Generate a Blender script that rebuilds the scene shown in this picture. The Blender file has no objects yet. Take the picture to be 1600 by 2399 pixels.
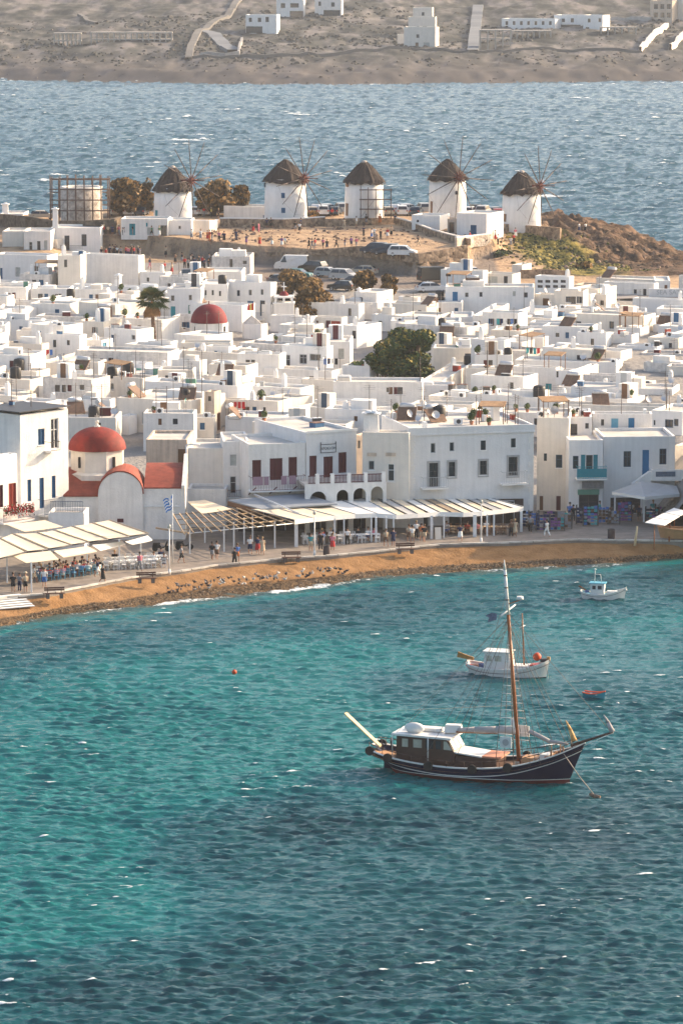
import bpy, math, random, re
import numpy as np
from mathutils import Vector, Matrix, noise as mnoise
R=math.radians
scene=bpy.context.scene
COL=scene.collection
rng=random.Random(7)
# ---------------- camera, light, exposure ----------------
CAM_H=62.0; F=9600.0; W0,H0=1600.0,2399.0
PITCH=math.atan((H0/2+223)/F)
cd=bpy.data.cameras.new("camera"); cam=bpy.data.objects.new("camera",cd); COL.objects.link(cam)
cam.location=(0,0,CAM_H); cam.rotation_euler=(math.pi/2-PITCH,0,0)
cd.sensor_fit='HORIZONTAL'; cd.sensor_width=36; cd.lens=36*F/W0; cd.clip_start=1; cd.clip_end=9000
scene.camera=cam
SUN_AZ=28.0   # degrees behind the +X axis
SUN_EL=23.0
world=bpy.data.worlds.new("World"); scene.world=world; world.use_nodes=True
wn=world.node_tree; wn.nodes.clear()
sky=wn.nodes.new('ShaderNodeTexSky'); sky.sky_type='NISHITA'; sky.sun_disc=False
sky.sun_elevation=R(SUN_EL); sky.sun_rotation=R(90-SUN_AZ); sky.air_density=1.0; sky.dust_density=4.0; sky.ozone_density=0.7
bg=wn.nodes.new('ShaderNodeBackground'); bg.inputs[1].default_value=0.15
wo=wn.nodes.new('ShaderNodeOutputWorld'); wn.links.new(sky.outputs[0],bg.inputs[0]); wn.links.new(bg.outputs[0],wo.inputs[0])
sd=bpy.data.lights.new("sun",'SUN'); sd.energy=3.9; sd.angle=R(0.6); sd.color=(1.0,0.77,0.52)
sun=bpy.data.objects.new("sun",sd); COL.objects.link(sun)
sdir=Vector((math.cos(R(SUN_AZ))*math.cos(R(SUN_EL)),math.sin(R(SUN_AZ))*math.cos(R(SUN_EL)),math.sin(R(SUN_EL))))
sun.rotation_euler=sdir.to_track_quat('Z','Y').to_euler()
scene.view_settings.view_transform='Standard'; scene.view_settings.look='None'
scene.view_settings.exposure=1.15; scene.view_settings.gamma=1; scene.view_settings.use_curve_mapping=False
scene.render.engine='CYCLES'
scene.cycles.volume_bounces=0; scene.cycles.max_bounces=6
# ---------------- pixel <-> place ----------------
_fw=(0,math.cos(PITCH),-math.sin(PITCH)); _up=(0,math.sin(PITCH),math.cos(PITCH))
def ray(px,py):
    x=(px-W0/2)/F; y=-(py-H0/2)/F
    return Vector((x,_fw[1]+y*_up[1],_fw[2]+y*_up[2]))
def at_z(px,py,z):
    d=ray(px,py); t=(z-CAM_H)/d.z; return Vector((d.x*t,d.y*t,z))
def at_y(px,py,Y):
    d=ray(px,py); t=Y/d.y; return Vector((d.x*t,Y,CAM_H+d.z*t))
def to_px(p):
    x,y,z=p[0],p[1],p[2]-CAM_H
    f=y*_fw[1]+z*_fw[2]; u=y*_up[1]+z*_up[2]
    return (W0/2+F*x/f, H0/2-F*u/f)
def lerp(a,b,t): return a+(b-a)*t
def interp(pts,x):
    if x<=pts[0][0]: return pts[0][1]
    for (a,b),(c,d) in zip(pts,pts[1:]):
        if x<=c: return b+(d-b)*(x-a)/(c-a)
    return pts[-1][1]
# ---------------- materials ----------------
MATS={}
def newmat(name):
    m=bpy.data.materials.new(name); m.use_nodes=True; nt=m.node_tree
    b=nt.nodes['Principled BSDF']; return m,nt,b
def N(nt,t,**kw):
    n=nt.nodes.new(t)
    for k,v in kw.items():
        if isinstance(v,(int,float,tuple,list)) and k in n.inputs: n.inputs[k].default_value=v
        else: setattr(n,k,v)
    return n
def mat(name,col,rough=0.8,var=0.10,scale=1.5,bump=0.0,bscale=20,metal=0.0,streak=0.0,objvar=0.0,trans=0.0,spec=0.3):
    """procedural surface: colour with two scales of grain, optional streaks, relief and per object tint"""
    if name in MATS: return MATS[name]
    m,nt,b=newmat(name); L=nt.links.new
    tc=N(nt,'ShaderNodeTexCoord')
    n1=N(nt,'ShaderNodeTexNoise'); n1.inputs['Scale'].default_value=scale; n1.inputs['Detail'].default_value=6; n1.inputs['Roughness'].default_value=0.65
    L(tc.outputs['Object'],n1.inputs['Vector'])
    mr=N(nt,'ShaderNodeMapRange'); mr.inputs[1].default_value=0.3; mr.inputs[2].default_value=0.7
    mr.inputs[3].default_value=1-var; mr.inputs[4].default_value=1+var*0.6
    L(n1.outputs[0],mr.inputs[0]); val=mr.outputs[0]
    if streak:
        mp=N(nt,'ShaderNodeMapping'); mp.inputs['Scale'].default_value=(2.2,2.2,0.12)
        n2=N(nt,'ShaderNodeTexNoise'); n2.inputs['Scale'].default_value=1.3; n2.inputs['Detail'].default_value=5
        L(tc.outputs['Object'],mp.inputs[0]); L(mp.outputs[0],n2.inputs['Vector'])
        m2=N(nt,'ShaderNodeMapRange'); m2.inputs[1].default_value=0.42; m2.inputs[2].default_value=0.68; m2.inputs[3].default_value=1.0; m2.inputs[4].default_value=1-streak
        L(n2.outputs[0],m2.inputs[0]); mm=N(nt,'ShaderNodeMath',operation='MULTIPLY'); L(val,mm.inputs[0]); L(m2.outputs[0],mm.inputs[1]); val=mm.outputs[0]
    if objvar:
        oi=N(nt,'ShaderNodeObjectInfo'); m3=N(nt,'ShaderNodeMapRange'); m3.inputs[3].default_value=1-objvar; m3.inputs[4].default_value=1+objvar*0.3
        L(oi.outputs['Random'],m3.inputs[0]); mm=N(nt,'ShaderNodeMath',operation='MULTIPLY'); L(val,mm.inputs[0]); L(m3.outputs[0],mm.inputs[1]); val=mm.outputs[0]
    mx=N(nt,'ShaderNodeVectorMath',operation='SCALE'); mx.inputs[0].default_value=col[:3]; L(val,mx.inputs['Scale'])
    L(mx.outputs[0],b.inputs['Base Color'])
    b.inputs['Roughness'].default_value=rough; b.inputs['Metallic'].default_value=metal; b.inputs['Specular IOR Level'].default_value=spec
    if trans: b.inputs['Transmission Weight'].default_value=trans
    if bump:
        n4=N(nt,'ShaderNodeTexNoise'); n4.inputs['Scale'].default_value=bscale; n4.inputs['Detail'].default_value=4
        L(tc.outputs['Object'],n4.inputs['Vector']); bp=N(nt,'ShaderNodeBump'); bp.inputs['Strength'].default_value=1; bp.inputs['Distance'].default_value=bump
        L(n4.outputs[0],bp.inputs['Height']); L(bp.outputs[0],b.inputs['Normal'])
    MATS[name]=m; return m
# ---------------- mesh builder ----------------
class MB:
    def __init__(s): s.v=[]; s.f=[]; s.m=[]; s.sm=[]
    def add(s,vs,fs,mi=0,smooth=False):
        o=len(s.v); s.v.extend([tuple(p) for p in vs]); s.f.extend([tuple(i+o for i in f) for f in fs]); s.m.extend([mi]*len(fs)); s.sm.extend([smooth]*len(fs)); return s
    def box(s,c,d,rz=0,mi=0,taper=1.0):
        hx,hy,hz=d[0]/2,d[1]/2,d[2]/2; vs=[]
        cs,sn=math.cos(rz),math.sin(rz)
        for z,k in ((-hz,1),(hz,taper)):
            for x,y in ((-hx,-hy),(hx,-hy),(hx,hy),(-hx,hy)):
                x*=k;y*=k; vs.append((c[0]+x*cs-y*sn,c[1]+x*sn+y*cs,c[2]+z))
        return s.add(vs,[(3,2,1,0),(4,5,6,7),(0,1,5,4),(1,2,6,5),(2,3,7,6),(3,0,4,7)],mi)
    def bx(s,x0,x1,y0,y1,z0,z1,mi=0): return s.box(((x0+x1)/2,(y0+y1)/2,(z0+z1)/2),(x1-x0,y1-y0,z1-z0),0,mi)
    def tube(s,p,q,r0,r1=None,n=6,mi=0,cap=True,smooth=True):
        p=Vector(p);q=Vector(q); r1=r0 if r1 is None else r1; d=q-p
        if d.length<1e-6: return s
        d.normalize(); a=d.orthogonal().normalized(); b=d.cross(a); vs=[]
        for c,r in ((p,r0),(q,r1)):
            for i in range(n):
                t=2*math.pi*i/n; vs.append(c+a*(r*math.cos(t))+b*(r*math.sin(t)))
        fs=[(i,(i+1)%n,n+(i+1)%n,n+i) for i in range(n)]
        s.add(vs,fs,mi,smooth)
        if cap: o=len(s.v)-2*n; s.f+= [tuple(o+n-1-i for i in range(n)),tuple(o+n+i for i in range(n))]; s.m+=[mi,mi]; s.sm+=[False,False]
        return s
    def path(s,pts,r,n=6,mi=0,rs=None):
        rs=rs or [r]*len(pts)
        for i in range(len(pts)-1): s.tube(pts[i],pts[i+1],rs[i],rs[i+1],n,mi)
        return s
    def lathe(s,prof,n=24,c=(0,0,0),mi=0,smooth=True,a0=0,a1=2*math.pi,cap=True):
        full=abs(a1-a0-2*math.pi)<1e-6; k=n if full else n+1; vs=[]
        for r,z in prof:
            for i in range(k):
                t=a0+(a1-a0)*i/n; vs.append((c[0]+r*math.cos(t),c[1]+r*math.sin(t),c[2]+z))
        fs=[]
        for j in range(len(prof)-1):
            for i in range(n):
                i2=(i+1)%k; fs.append((j*k+i,j*k+i2,(j+1)*k+i2,(j+1)*k+i))
        return s.add(vs,fs,mi,smooth)
    def sphere(s,c,r,n=10,m=6,mi=0,sc=(1,1,1)):
        vs=[];fs=[]
        for j in range(m+1):
            ph=math.pi*j/m
            for i in range(n):
                t=2*math.pi*i/n; vs.append((c[0]+sc[0]*r*math.sin(ph)*math.cos(t),c[1]+sc[1]*r*math.sin(ph)*math.sin(t),c[2]+sc[2]*r*math.cos(ph)))
        for j in range(m):
            for i in range(n): fs.append((j*n+i,(j+1)*n+i,(j+1)*n+(i+1)%n,j*n+(i+1)%n))
        return s.add(vs,fs,mi,True)
    def prism(s,poly,h,axis='z',o=0.0,mi=0):
        """extrude a 2-D polygon; axis y: poly is (x,z) from y=o to o+h; axis x: poly is (y,z)"""
        n=len(poly)
        def P(a,b,t): return (a,b,t) if axis=='z' else ((a,t,b) if axis=='y' else (t,a,b))
        vs=[P(a,b,o) for a,b in poly]+[P(a,b,o+h) for a,b in poly]
        fs=[tuple(range(n))[::-1],tuple(range(n,2*n))]+[(i,(i+1)%n,n+(i+1)%n,n+i) for i in range(n)]
        return s.add(vs,fs,mi)
    def quad(s,a,b,c,d,mi=0): return s.add([a,b,c,d],[(0,1,2,3)],mi)
    def slab(s,a,b,c,d,t,mi=0):
        """four corners with thickness t downward"""
        lo=[(p[0],p[1],p[2]-t) for p in (a,b,c,d)]
        return s.add([a,b,c,d]+lo,[(0,1,2,3),(7,6,5,4),(0,4,5,1),(1,5,6,2),(2,6,7,3),(3,7,4,0)],mi)
    def mesh(s,name,mats):
        me=bpy.data.meshes.new(name); me.from_pydata(s.v,[],s.f)
        for m in (mats if isinstance(mats,(list,tuple)) else [mats]): me.materials.append(m)
        if any(s.m): me.polygons.foreach_set('material_index',s.m)
        if any(s.sm): me.polygons.foreach_set('use_smooth',s.sm)
        me.update(); return me
    def build(s,name,mats,parent=None,loc=None):
        o=bpy.data.objects.new(name,s.mesh(name,mats)); COL.objects.link(o)
        if parent is not None: o.parent=parent
        if loc is not None: o.location=loc
        return o
def linkmesh(name,me,parent=None,loc=None,rz=0,sc=None):
    o=bpy.data.objects.new(name,me); COL.objects.link(o)
    if parent is not None: o.parent=parent
    if loc is not None: o.location=loc
    if rz: o.rotation_euler=(0,0,rz)
    if sc: o.scale=sc if isinstance(sc,tuple) else (sc,)*3
    return o
def tag(o,label=None,cat=None,group=None,kind=None):
    if label: o['label']=label
    if cat: o['category']=cat
    if group: o['group']=group
    if kind: o['kind']=kind
    return o
def thing(name,label,cat,loc=(0,0,0),rz=0,group=None):
    o=bpy.data.objects.new(name,None); COL.objects.link(o); o.empty_display_size=0.3
    o.location=loc; o.rotation_euler=(0,0,rz); tag(o,label,cat,group); return o
def copy_tree(o,parent=None):
    c=o.copy(); COL.objects.link(c); c.parent=parent
    for ch in list(KIDS.get(o.name,o.children)): copy_tree(ch,c)
    return c
KIDS={}
# ---------------- landscape ----------------
def fftfield(nx,ny,dx,dy,wl0,wl1,direction,spread,seed,slope=2.0):
    """random sea surface on a periodic grid"""
    r=np.random.default_rng(seed)
    kx=np.fft.fftfreq(nx,dx)*2*np.pi; ky=np.fft.fftfreq(ny,dy)*2*np.pi
    KX,KY=np.meshgrid(kx,ky,indexing='ij'); K=np.hypot(KX,KY); K[0,0]=1
    k0=2*np.pi/wl0; kc=2*np.pi/wl1
    amp=np.exp(-(k0/K)**4*1.2)*K**(-slope)*np.exp(-(K/kc)**2)
    th=np.arctan2(KY,KX)-direction
    amp=amp*(0.07+np.abs(np.cos(th))**spread); amp[0,0]=0
    g=(r.normal(size=K.shape)+1j*r.normal(size=K.shape))*amp
    h=np.real(np.fft.ifft2(g)); sx=np.real(np.fft.ifft2(-1j*KX/K*g)); sy=np.real(np.fft.ifft2(-1j*KY/K*g))
    s=h.std(); return h/s,sx/s,sy/s
def sample(fd,X,Y,dx,dy):
    nx,ny=fd.shape; a=(X/dx)%nx; b=(Y/dy)%ny
    i=np.floor(a).astype(int)%nx; j=np.floor(b).astype(int)%ny; u=a-np.floor(a); v=b-np.floor(b); i2=(i+1)%nx; j2=(j+1)%ny
    return (fd[i,j]*(1-u)*(1-v)+fd[i2,j]*u*(1-v)+fd[i,j2]*(1-u)*v+fd[i2,j2]*u*v)
def gridmesh(name,X,Y,Z,attrs,mats,smooth=True):
    nu,nv=X.shape; co=np.stack([X,Y,Z],-1).reshape(-1,3).astype(np.float32)
    i=np.arange(nu-1)[:,None]*nv+np.arange(nv-1)[None,:]
    f=np.stack([i,i+nv,i+nv+1,i+1],-1).reshape(-1,4).astype(np.int32)
    me=bpy.data.meshes.new(name); me.vertices.add(len(co)); me.vertices.foreach_set('co',co.ravel())
    me.loops.add(f.size); me.loops.foreach_set('vertex_index',f.ravel()); me.polygons.add(len(f))
    me.polygons.foreach_set('loop_start',np.arange(0,f.size,4,dtype=np.int32)); me.polygons.foreach_set('loop_total',np.full(len(f),4,np.int32))
    if smooth: me.polygons.foreach_set('use_smooth',np.ones(len(f),bool))
    me.update(calc_edges=True)
    for k,a in attrs.items():
        at=me.attributes.new(k,'FLOAT','POINT'); at.data.foreach_set('value',a.ravel().astype(np.float32))
    for m in mats: me.materials.append(m)
    o=bpy.data.objects.new(name,me); COL.objects.link(o); return o
def vnoise(X,Y,s,seed=0,oct=4,rough=0.5):
    """cheap periodic value noise from random lattice"""
    r=np.random.default_rng(seed); out=np.zeros_like(X); a=1;t=0
    for o in range(oct):
        L=r.random((64,64)); f=2**o/s
        x=X*f+17.3*o; y=Y*f+9.1*o; i=np.floor(x).astype(int); j=np.floor(y).astype(int); u=x-i; v=y-j; u=u*u*(3-2*u); v=v*v*(3-2*v)
        g=lambda p,q:L[p%64,q%64]
        out+=a*(g(i,j)*(1-u)*(1-v)+g(i+1,j)*u*(1-v)+g(i,j+1)*(1-u)*v+g(i+1,j+1)*u*v); t+=a; a*=rough
    return out/t
# shore lines read off as places on the ground
KERB=[(-160,1434),(0,1402),(112,1394),(140,1388),(252,1366),(323,1352),(440,1338),(508,1326),(553,1323),(649,1312),(780,1304),(899,1292),(1027,1278),(1122,1275),(1240,1272),(1341,1266),(1462,1268),(1600,1269),(1800,1266)]
WATER=[(-160,1500),(0,1467),(140,1439),(280,1425),(440,1405),(593,1391),(780,1368),(899,1350),(1059,1340),(1240,1329),(1428,1322),(1600,1305),(1800,1290)]
KP=[at_z(a,b,1.5) for a,b in KERB]; WP=[at_z(a,b,0.0) for a,b in WATER]
def kerb_y(x): return interp([(p.x,p.y) for p in KP],x)
def water_y(x): return interp([(p.x,p.y) for p in WP],x)
# seabed colour patches (posidonia beds dark, sand pale) placed in the bay
def px2w(px,py): p=at_z(px,py,0); return p.x,p.y
def blob(X,Y,px,py,rx,ry):
    """elliptical patch with centre and radii given on the water plane"""
    cx,cy=px2w(px,py); return np.exp(-(((X-cx)/rx)**2+((Y-cy)/ry)**2))
def water_mat():
    m,nt,b=newmat('sea_water'); L=nt.links.new
    at=N(nt,'ShaderNodeAttribute',attribute_name='bed'); fo=N(nt,'ShaderNodeAttribute',attribute_name='foam'); op=N(nt,'ShaderNodeAttribute',attribute_name='open')
    rp=N(nt,'ShaderNodeValToRGB'); L(at.outputs['Fac'],rp.inputs[0]); e=rp.color_ramp.elements
    e[0].position=0; e[0].color=(0.001,0.034,0.044,1); e[1].position=1; e[1].color=(0.075,0.085,0.06,1)
    for p,c in ((0.25,(0.001,0.056,0.068,1)),(0.5,(0.0005,0.080,0.094,1)),(0.72,(0.0005,0.132,0.134,1)),(0.88,(0.02,0.085,0.085,1))):
        n=e.new(p); n.color=c
    op2=N(nt,'ShaderNodeMix',data_type='RGBA'); L(op.outputs['Fac'],op2.inputs[0]); L(rp.outputs[0],op2.inputs[6]); op2.inputs[7].default_value=(0.026,0.085,0.115,1)
    geo=N(nt,'ShaderNodeNewGeometry')
    mp=N(nt,'ShaderNodeMapping'); mp.inputs['Scale'].default_value=(0.45,1.5,1.0); L(geo.outputs['Position'],mp.inputs[0])
    n1=N(nt,'ShaderNodeTexNoise'); n1.inputs['Scale'].default_value=3.4; n1.inputs['Detail'].default_value=7; n1.inputs['Roughness'].default_value=0.6; L(mp.outputs[0],n1.inputs['Vector'])
    bp=N(nt,'ShaderNodeBump'); bp.inputs['Distance'].default_value=0.10; bp.inputs['Strength'].default_value=1.0; L(n1.outputs[0],bp.inputs['Height']); L(bp.outputs[0],b.inputs['Normal'])
    # ragged foam
    n2=N(nt,'ShaderNodeTexNoise'); n2.inputs['Scale'].default_value=3.0; n2.inputs['Detail'].default_value=6; n2.inputs['Roughness'].default_value=0.7; L(geo.outputs['Position'],n2.inputs['Vector'])
    ad=N(nt,'ShaderNodeMath',operation='ADD'); L(fo.outputs['Fac'],ad.inputs[0]); L(n2.outputs[0],ad.inputs[1])
    mr=N(nt,'ShaderNodeMapRange'); mr.inputs[1].default_value=0.92; mr.inputs[2].default_value=1.12; L(ad.outputs[0],mr.inputs[0])
    mx=N(nt,'ShaderNodeMix',data_type='RGBA'); L(mr.outputs[0],mx.inputs[0]); L(op2.outputs[2],mx.inputs[6]); mx.inputs[7].default_value=(0.75,0.78,0.78,1)
    L(mx.outputs[2],b.inputs['Base Color'])
    mr2=N(nt,'ShaderNodeMapRange'); mr2.inputs[3].default_value=0.11; mr2.inputs[4].default_value=0.8; L(mr.outputs[0],mr2.inputs[0]); L(mr2.outputs[0],b.inputs['Roughness'])
    b.inputs['IOR'].default_value=1.33; b.inputs['Specular IOR Level'].default_value=0.42
    return m
WMAT=water_mat()
NX,NY=1024,2048; DX,DY=0.13,0.11
fh,fsx,fsy=fftfield(NX,NY,DX,DY,1.2,0.26,R(96),3.5,3,1.65)
fh2,_a,_b=fftfield(512,512,1.2,1.2,26,6,R(80),2,5,2.0)
def near_water():
    ys=np.concatenate([np.arange(212,320,0.135),np.arange(320,446,0.22)]); u=np.concatenate([np.linspace(-2.3,-1,70)[:-1],np.linspace(-1,1,400),np.linspace(1,2.3,70)[1:]])
    Y,U=np.meshgrid(ys,u,indexing='ij'); X=U*(0.0833*Y+9)
    sh=np.interp(X.ravel(),[p.x for p in WP],[p.y for p in WP]).reshape(X.shape)-Y   # distance to the shore
    h=sample(fh,X,Y,DX,DY); sx=sample(fsx,X,Y,DX,DY); sy=sample(fsy,X,Y,DX,DY)
    g=sample(fh2,X,Y,1.2,1.2)
    gust=0.30+1.4*vnoise(X*.8,Y*0.5,14,4,4)
    A=0.036*gust*np.clip(0.25+sh/30,0.2,1)
    m3=sample(fh,X*.41+9,Y*.41+5,DX,DY); Z=A*h+0.060*m3*gust+0.034*sample(fh,X*.63+3,Y*.66+8,DX,DY)*gust+0.04*g*np.clip(sh/20,0,1)
    foam=np.clip(0.5*(0.6*h+0.85*m3-1.95)+1.7*(vnoise(X,Y*.7,5,9,3)-0.51),-1,1)
    run=np.where((sh<2.2)&(sh>-3),0.50-0.25*np.abs(sh-0.6)+0.9*(vnoise(X,Y*0.5,5,12,4)-0.5)-0.004*(X+20),-1)
    foam=np.maximum(foam,run)
    n=vnoise(X,Y*0.45,16,21,5,0.55)-0.5
    n2=vnoise(X*0.35,Y,3.0,33,3)-0.5
    bed=0.54+0.75*n+0.18*n2
    bed+=0.36*blob(X,Y,330,1700,15,38)+0.30*blob(X,Y,60,1990,8,24)+0.22*blob(X,Y,100,2150,7,10)+0.20*blob(X,Y,700,1560,9,20)+0.15*blob(X,Y,1150,1740,12,12)
    bed-=0.42*blob(X,Y,900,1920,11,10)+0.22*blob(X,Y,1250,2250,22,30)+0.35*blob(X,Y,300,2330,9,14)+0.28*blob(X,Y,960,1600,7,10)+0.3*blob(X,Y,520,1960,9,12)+0.25*blob(X,Y,1480,1900,9,18)
    bed-=0.28*np.exp(-((sh-14)/14)**2)
    bed=np.clip(bed,0.02,0.74)
    shore=np.clip(1-sh/7,0,1); bed=bed*(1-shore)+shore*1.0
    o=gridmesh('bay_water',X-0.3*A*sx,Y-0.3*A*sy,Z,{'bed':bed,'foam':foam,'open':np.zeros_like(X)},[WMAT]); o['kind']='structure'
near_water()
def far_water():
    ys=[655.0]
    while ys[-1]<1480: ys.append(ys[-1]+0.55*(ys[-1]/700)**1.6)
    ys=np.array(ys); u=np.concatenate([np.linspace(-2.4,-1,80)[:-1],np.linspace(-1,1,420),np.linspace(1,2.4,80)[1:]]); Y,U=np.meshgrid(ys,u,indexing='ij'); X=U*(0.0833*Y+14)
    h=sample(fh,X*0.30+31,Y*0.30,DX,DY); g=sample(fh2,X,Y,1.2,1.2)
    Z=0.20*h+0.16*g
    foam=np.clip(0.5*(0.8*h+0.6*g-1.75)+2.0*(vnoise(X,Y*0.30,11,44,4)-0.50),-1,1)
    o=gridmesh('open_sea',X,Y,Z,{'bed':np.full_like(X,0.3),'foam':foam,'open':np.ones_like(X)},[WMAT]); o['kind']='structure'
far_water()
def base_sea():
    xs=np.linspace(-2500,2500,6); ys=np.array([-900,-300,200,600,1200,1800.0]); Y,X=np.meshgrid(ys,xs,indexing='ij')
    o=gridmesh('sea',X,Y,np.full_like(X,-0.9),{'bed':np.full_like(X,0.42),'foam':np.full_like(X,-1),'open':np.full_like(X,0.25)},[WMAT]); o['kind']='structure'
base_sea()
# ---- town and mill hill ground ----
G=[(395,1.3),(413,1.4),(420,1.75),(600,6.0),(625,6.4),(641,6.7)]
def town_z(Y): return interp(G,Y)
# plaza edge: retaining wall line (top) from px, then plateau
EDGE=[(-200,655),(200,655),(330,655),(430,650),(500,646),(560,641),(584,638.8),(646,637.8),(713,633.8),(766,632.5),(845,630.3),(900,626.3),(981,620.6),(1096,625.6),(1110,645),(1180,650),(1300,652),(1700,652)]
EDW=[((a-800)/F*b,b) for a,b in EDGE]
def edge_y(x): return interp(EDW,x)
def plateau_z(x,Y): return 9.4+(Y-640)*0.02
def coast_y(x):
    return interp([(-130,700),(-68,708),(-55,706),(30,704),(38,704),(44,704),(52,704),(62,702),(90,690)],x)
def c_crest(x): return interp([(30,668),(36,664),(45,668),(60,662),(80,650)],x)
def ground_z(x,Y):
    e=edge_y(x)
    if Y<e: z=town_z(Y)
    else: z=plateau_z(x,Y)
    if x<-40:   # ground on the left climbs steadily without a wall
        k=min(1,(-40-x)/6); z2=interp([(600,6.0),(655,8.6),(690,9.6),(900,10)],Y); z=lerp(z,z2,k) if Y>600 else z
    if x>24.0 and Y>e-14:  # slope on the right instead of the wall
        z2=interp([(e-14,6.6),(e,7.4),(e+10,8.8),(e+30,9.8),(e+200,10)],Y); k=min(1,(x-24)/2); z=lerp(z,z2,k)
    if x>31 and Y<=c_crest(x):
        k=min(1,(x-31)/4); w=c_crest(x); z2=interp([(w-40,6.2),(w-20,5.9),(w-16,6.6),(w-3,9.1),(w,9.4)],Y); z=lerp(z,z2,k)
    if x>38:   # headland drops away
        d=interp([(38,.2),(41,.8),(45,1.8),(49,2.9),(55,5.4),(60,7),(90,9.5)],x); 
        z-=d*min(1,max(0,(Y-646)/10))
    c=coast_y(x)
    if Y>c-4: z=lerp(z,-3,min(1,(Y-(c-4))/16)**0.8)
    return z
def land():
    xs=np.concatenate([np.arange(-140,-68,3.0),np.arange(-68,72,0.7),np.arange(72,142,3.0)]); ys=np.concatenate([np.arange(396,600,3.0),np.arange(600,624,2.0),np.arange(624,748,0.6)])
    Y,X=np.meshgrid(ys,xs,indexing='ij'); Z=np.vectorize(ground_z)(X,Y)
    n=vnoise(X,Y,9,2,5,0.55)-0.5; rk=np.clip((X-31)/4,0,1)*np.clip((Y-619)/6,0,1)
    amp=np.where(Y>640,0.5,0.0)*np.clip((Y-640)/6,0,1)
    ridg=1-np.abs(vnoise(X+0.5*Y,Y*.6,4.5,8,5,0.62)-0.5)*4
    Z=Z+n*amp+rk*(1.9*ridg-1.0+1.4*(np.abs(vnoise(X,Y,1.7,81,3,0.6)-.5)*2-.3))*np.clip((Y-636)/12,.3,1)
    cx=np.interp(Y,[628,640,655,668],[39.5,37.0,33.0,31.0]); wd=np.interp(Y,[628,640,655,668],[6,8,7,4])
    gr=np.clip((1-np.abs((X-cx)/wd))*3+1.5*(vnoise(X,Y,2.5,17,3)-.5),0,1)*np.clip((Y-620)/4,0,1)*np.clip((668-Y)/5,0,1)
    gr=gr*(1-.6*rk*(X>41))
    park=((Y<edge_v(X))&(Y>600)&(X>-24)&(X<24)).astype(float)
    o=gridmesh('ground',X,Y,Z,{'grass':gr,'rock':rk,'park':park,'town':((Y<604)|((X<-20)&(Y<640))).astype(float)},[ground_mat()]); o['kind']='structure'
def edge_v(X): return np.interp(X,[a for a,b in EDW],[b for a,b in EDW])
def ground_mat():
    m,nt,b=newmat('dry_ground'); L=nt.links.new; geo=N(nt,'ShaderNodeNewGeometry')
    n1=N(nt,'ShaderNodeTexNoise'); n1.inputs['Scale'].default_value=0.35; n1.inputs['Detail'].default_value=9; n1.inputs['Roughness'].default_value=0.65; L(geo.outputs['Position'],n1.inputs['Vector'])
    r=N(nt,'ShaderNodeValToRGB'); L(n1.outputs[0],r.inputs[0]); e=r.color_ramp.elements
    e[0].position=0.36; e[0].color=(0.17,0.12,0.085,1); e[1].position=0.62; e[1].color=(0.46,0.32,0.20,1); k=e.new(0.48); k.color=(0.38,0.26,0.165,1)
    def att(n): return N(nt,'ShaderNodeAttribute',attribute_name=n).outputs['Fac']
    r2=N(nt,'ShaderNodeValToRGB'); L(n1.outputs[0],r2.inputs[0]); e=r2.color_ramp.elements
    e[0].position=0.40; e[0].color=(0.035,0.04,0.012,1); e[1].position=0.58; e[1].color=(0.27,0.21,0.055,1)
    r3=N(nt,'ShaderNodeValToRGB'); L(n1.outputs[0],r3.inputs[0]); e=r3.color_ramp.elements
    e[0].position=0.36; e[0].color=(0.04,0.028,0.02,1); e[1].position=0.66; e[1].color=(0.19,0.12,0.08,1)
    def mix(f,a,bb):
        x=N(nt,'ShaderNodeMix',data_type='RGBA'); L(f,x.inputs[0]); L(a,x.inputs[6])
        if isinstance(bb,tuple): x.inputs[7].default_value=bb
        else: L(bb,x.inputs[7])
        return x.outputs[2]
    c=mix(att('rock'),r.outputs[0],r3.outputs[0]); c=mix(att('park'),c,(0.20,0.165,0.14,1)); c=mix(att('town'),c,(0.27,0.25,0.23,1)); c=mix(att('grass'),c,r2.outputs[0])
    L(c,b.inputs['Base Color']); b.inputs['Roughness'].default_value=0.95; b.inputs['Specular IOR Level'].default_value=0.1
    n2=N(nt,'ShaderNodeTexNoise'); n2.inputs['Scale'].default_value=1.6; n2.inputs['Detail'].default_value=8; L(geo.outputs['Position'],n2.inputs['Vector'])
    bp=N(nt,'ShaderNodeBump'); bp.inputs['Distance'].default_value=0.35; L(n2.outputs[0],bp.inputs['Height']); L(bp.outputs[0],b.inputs['Normal'])
    return m
land()
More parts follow.
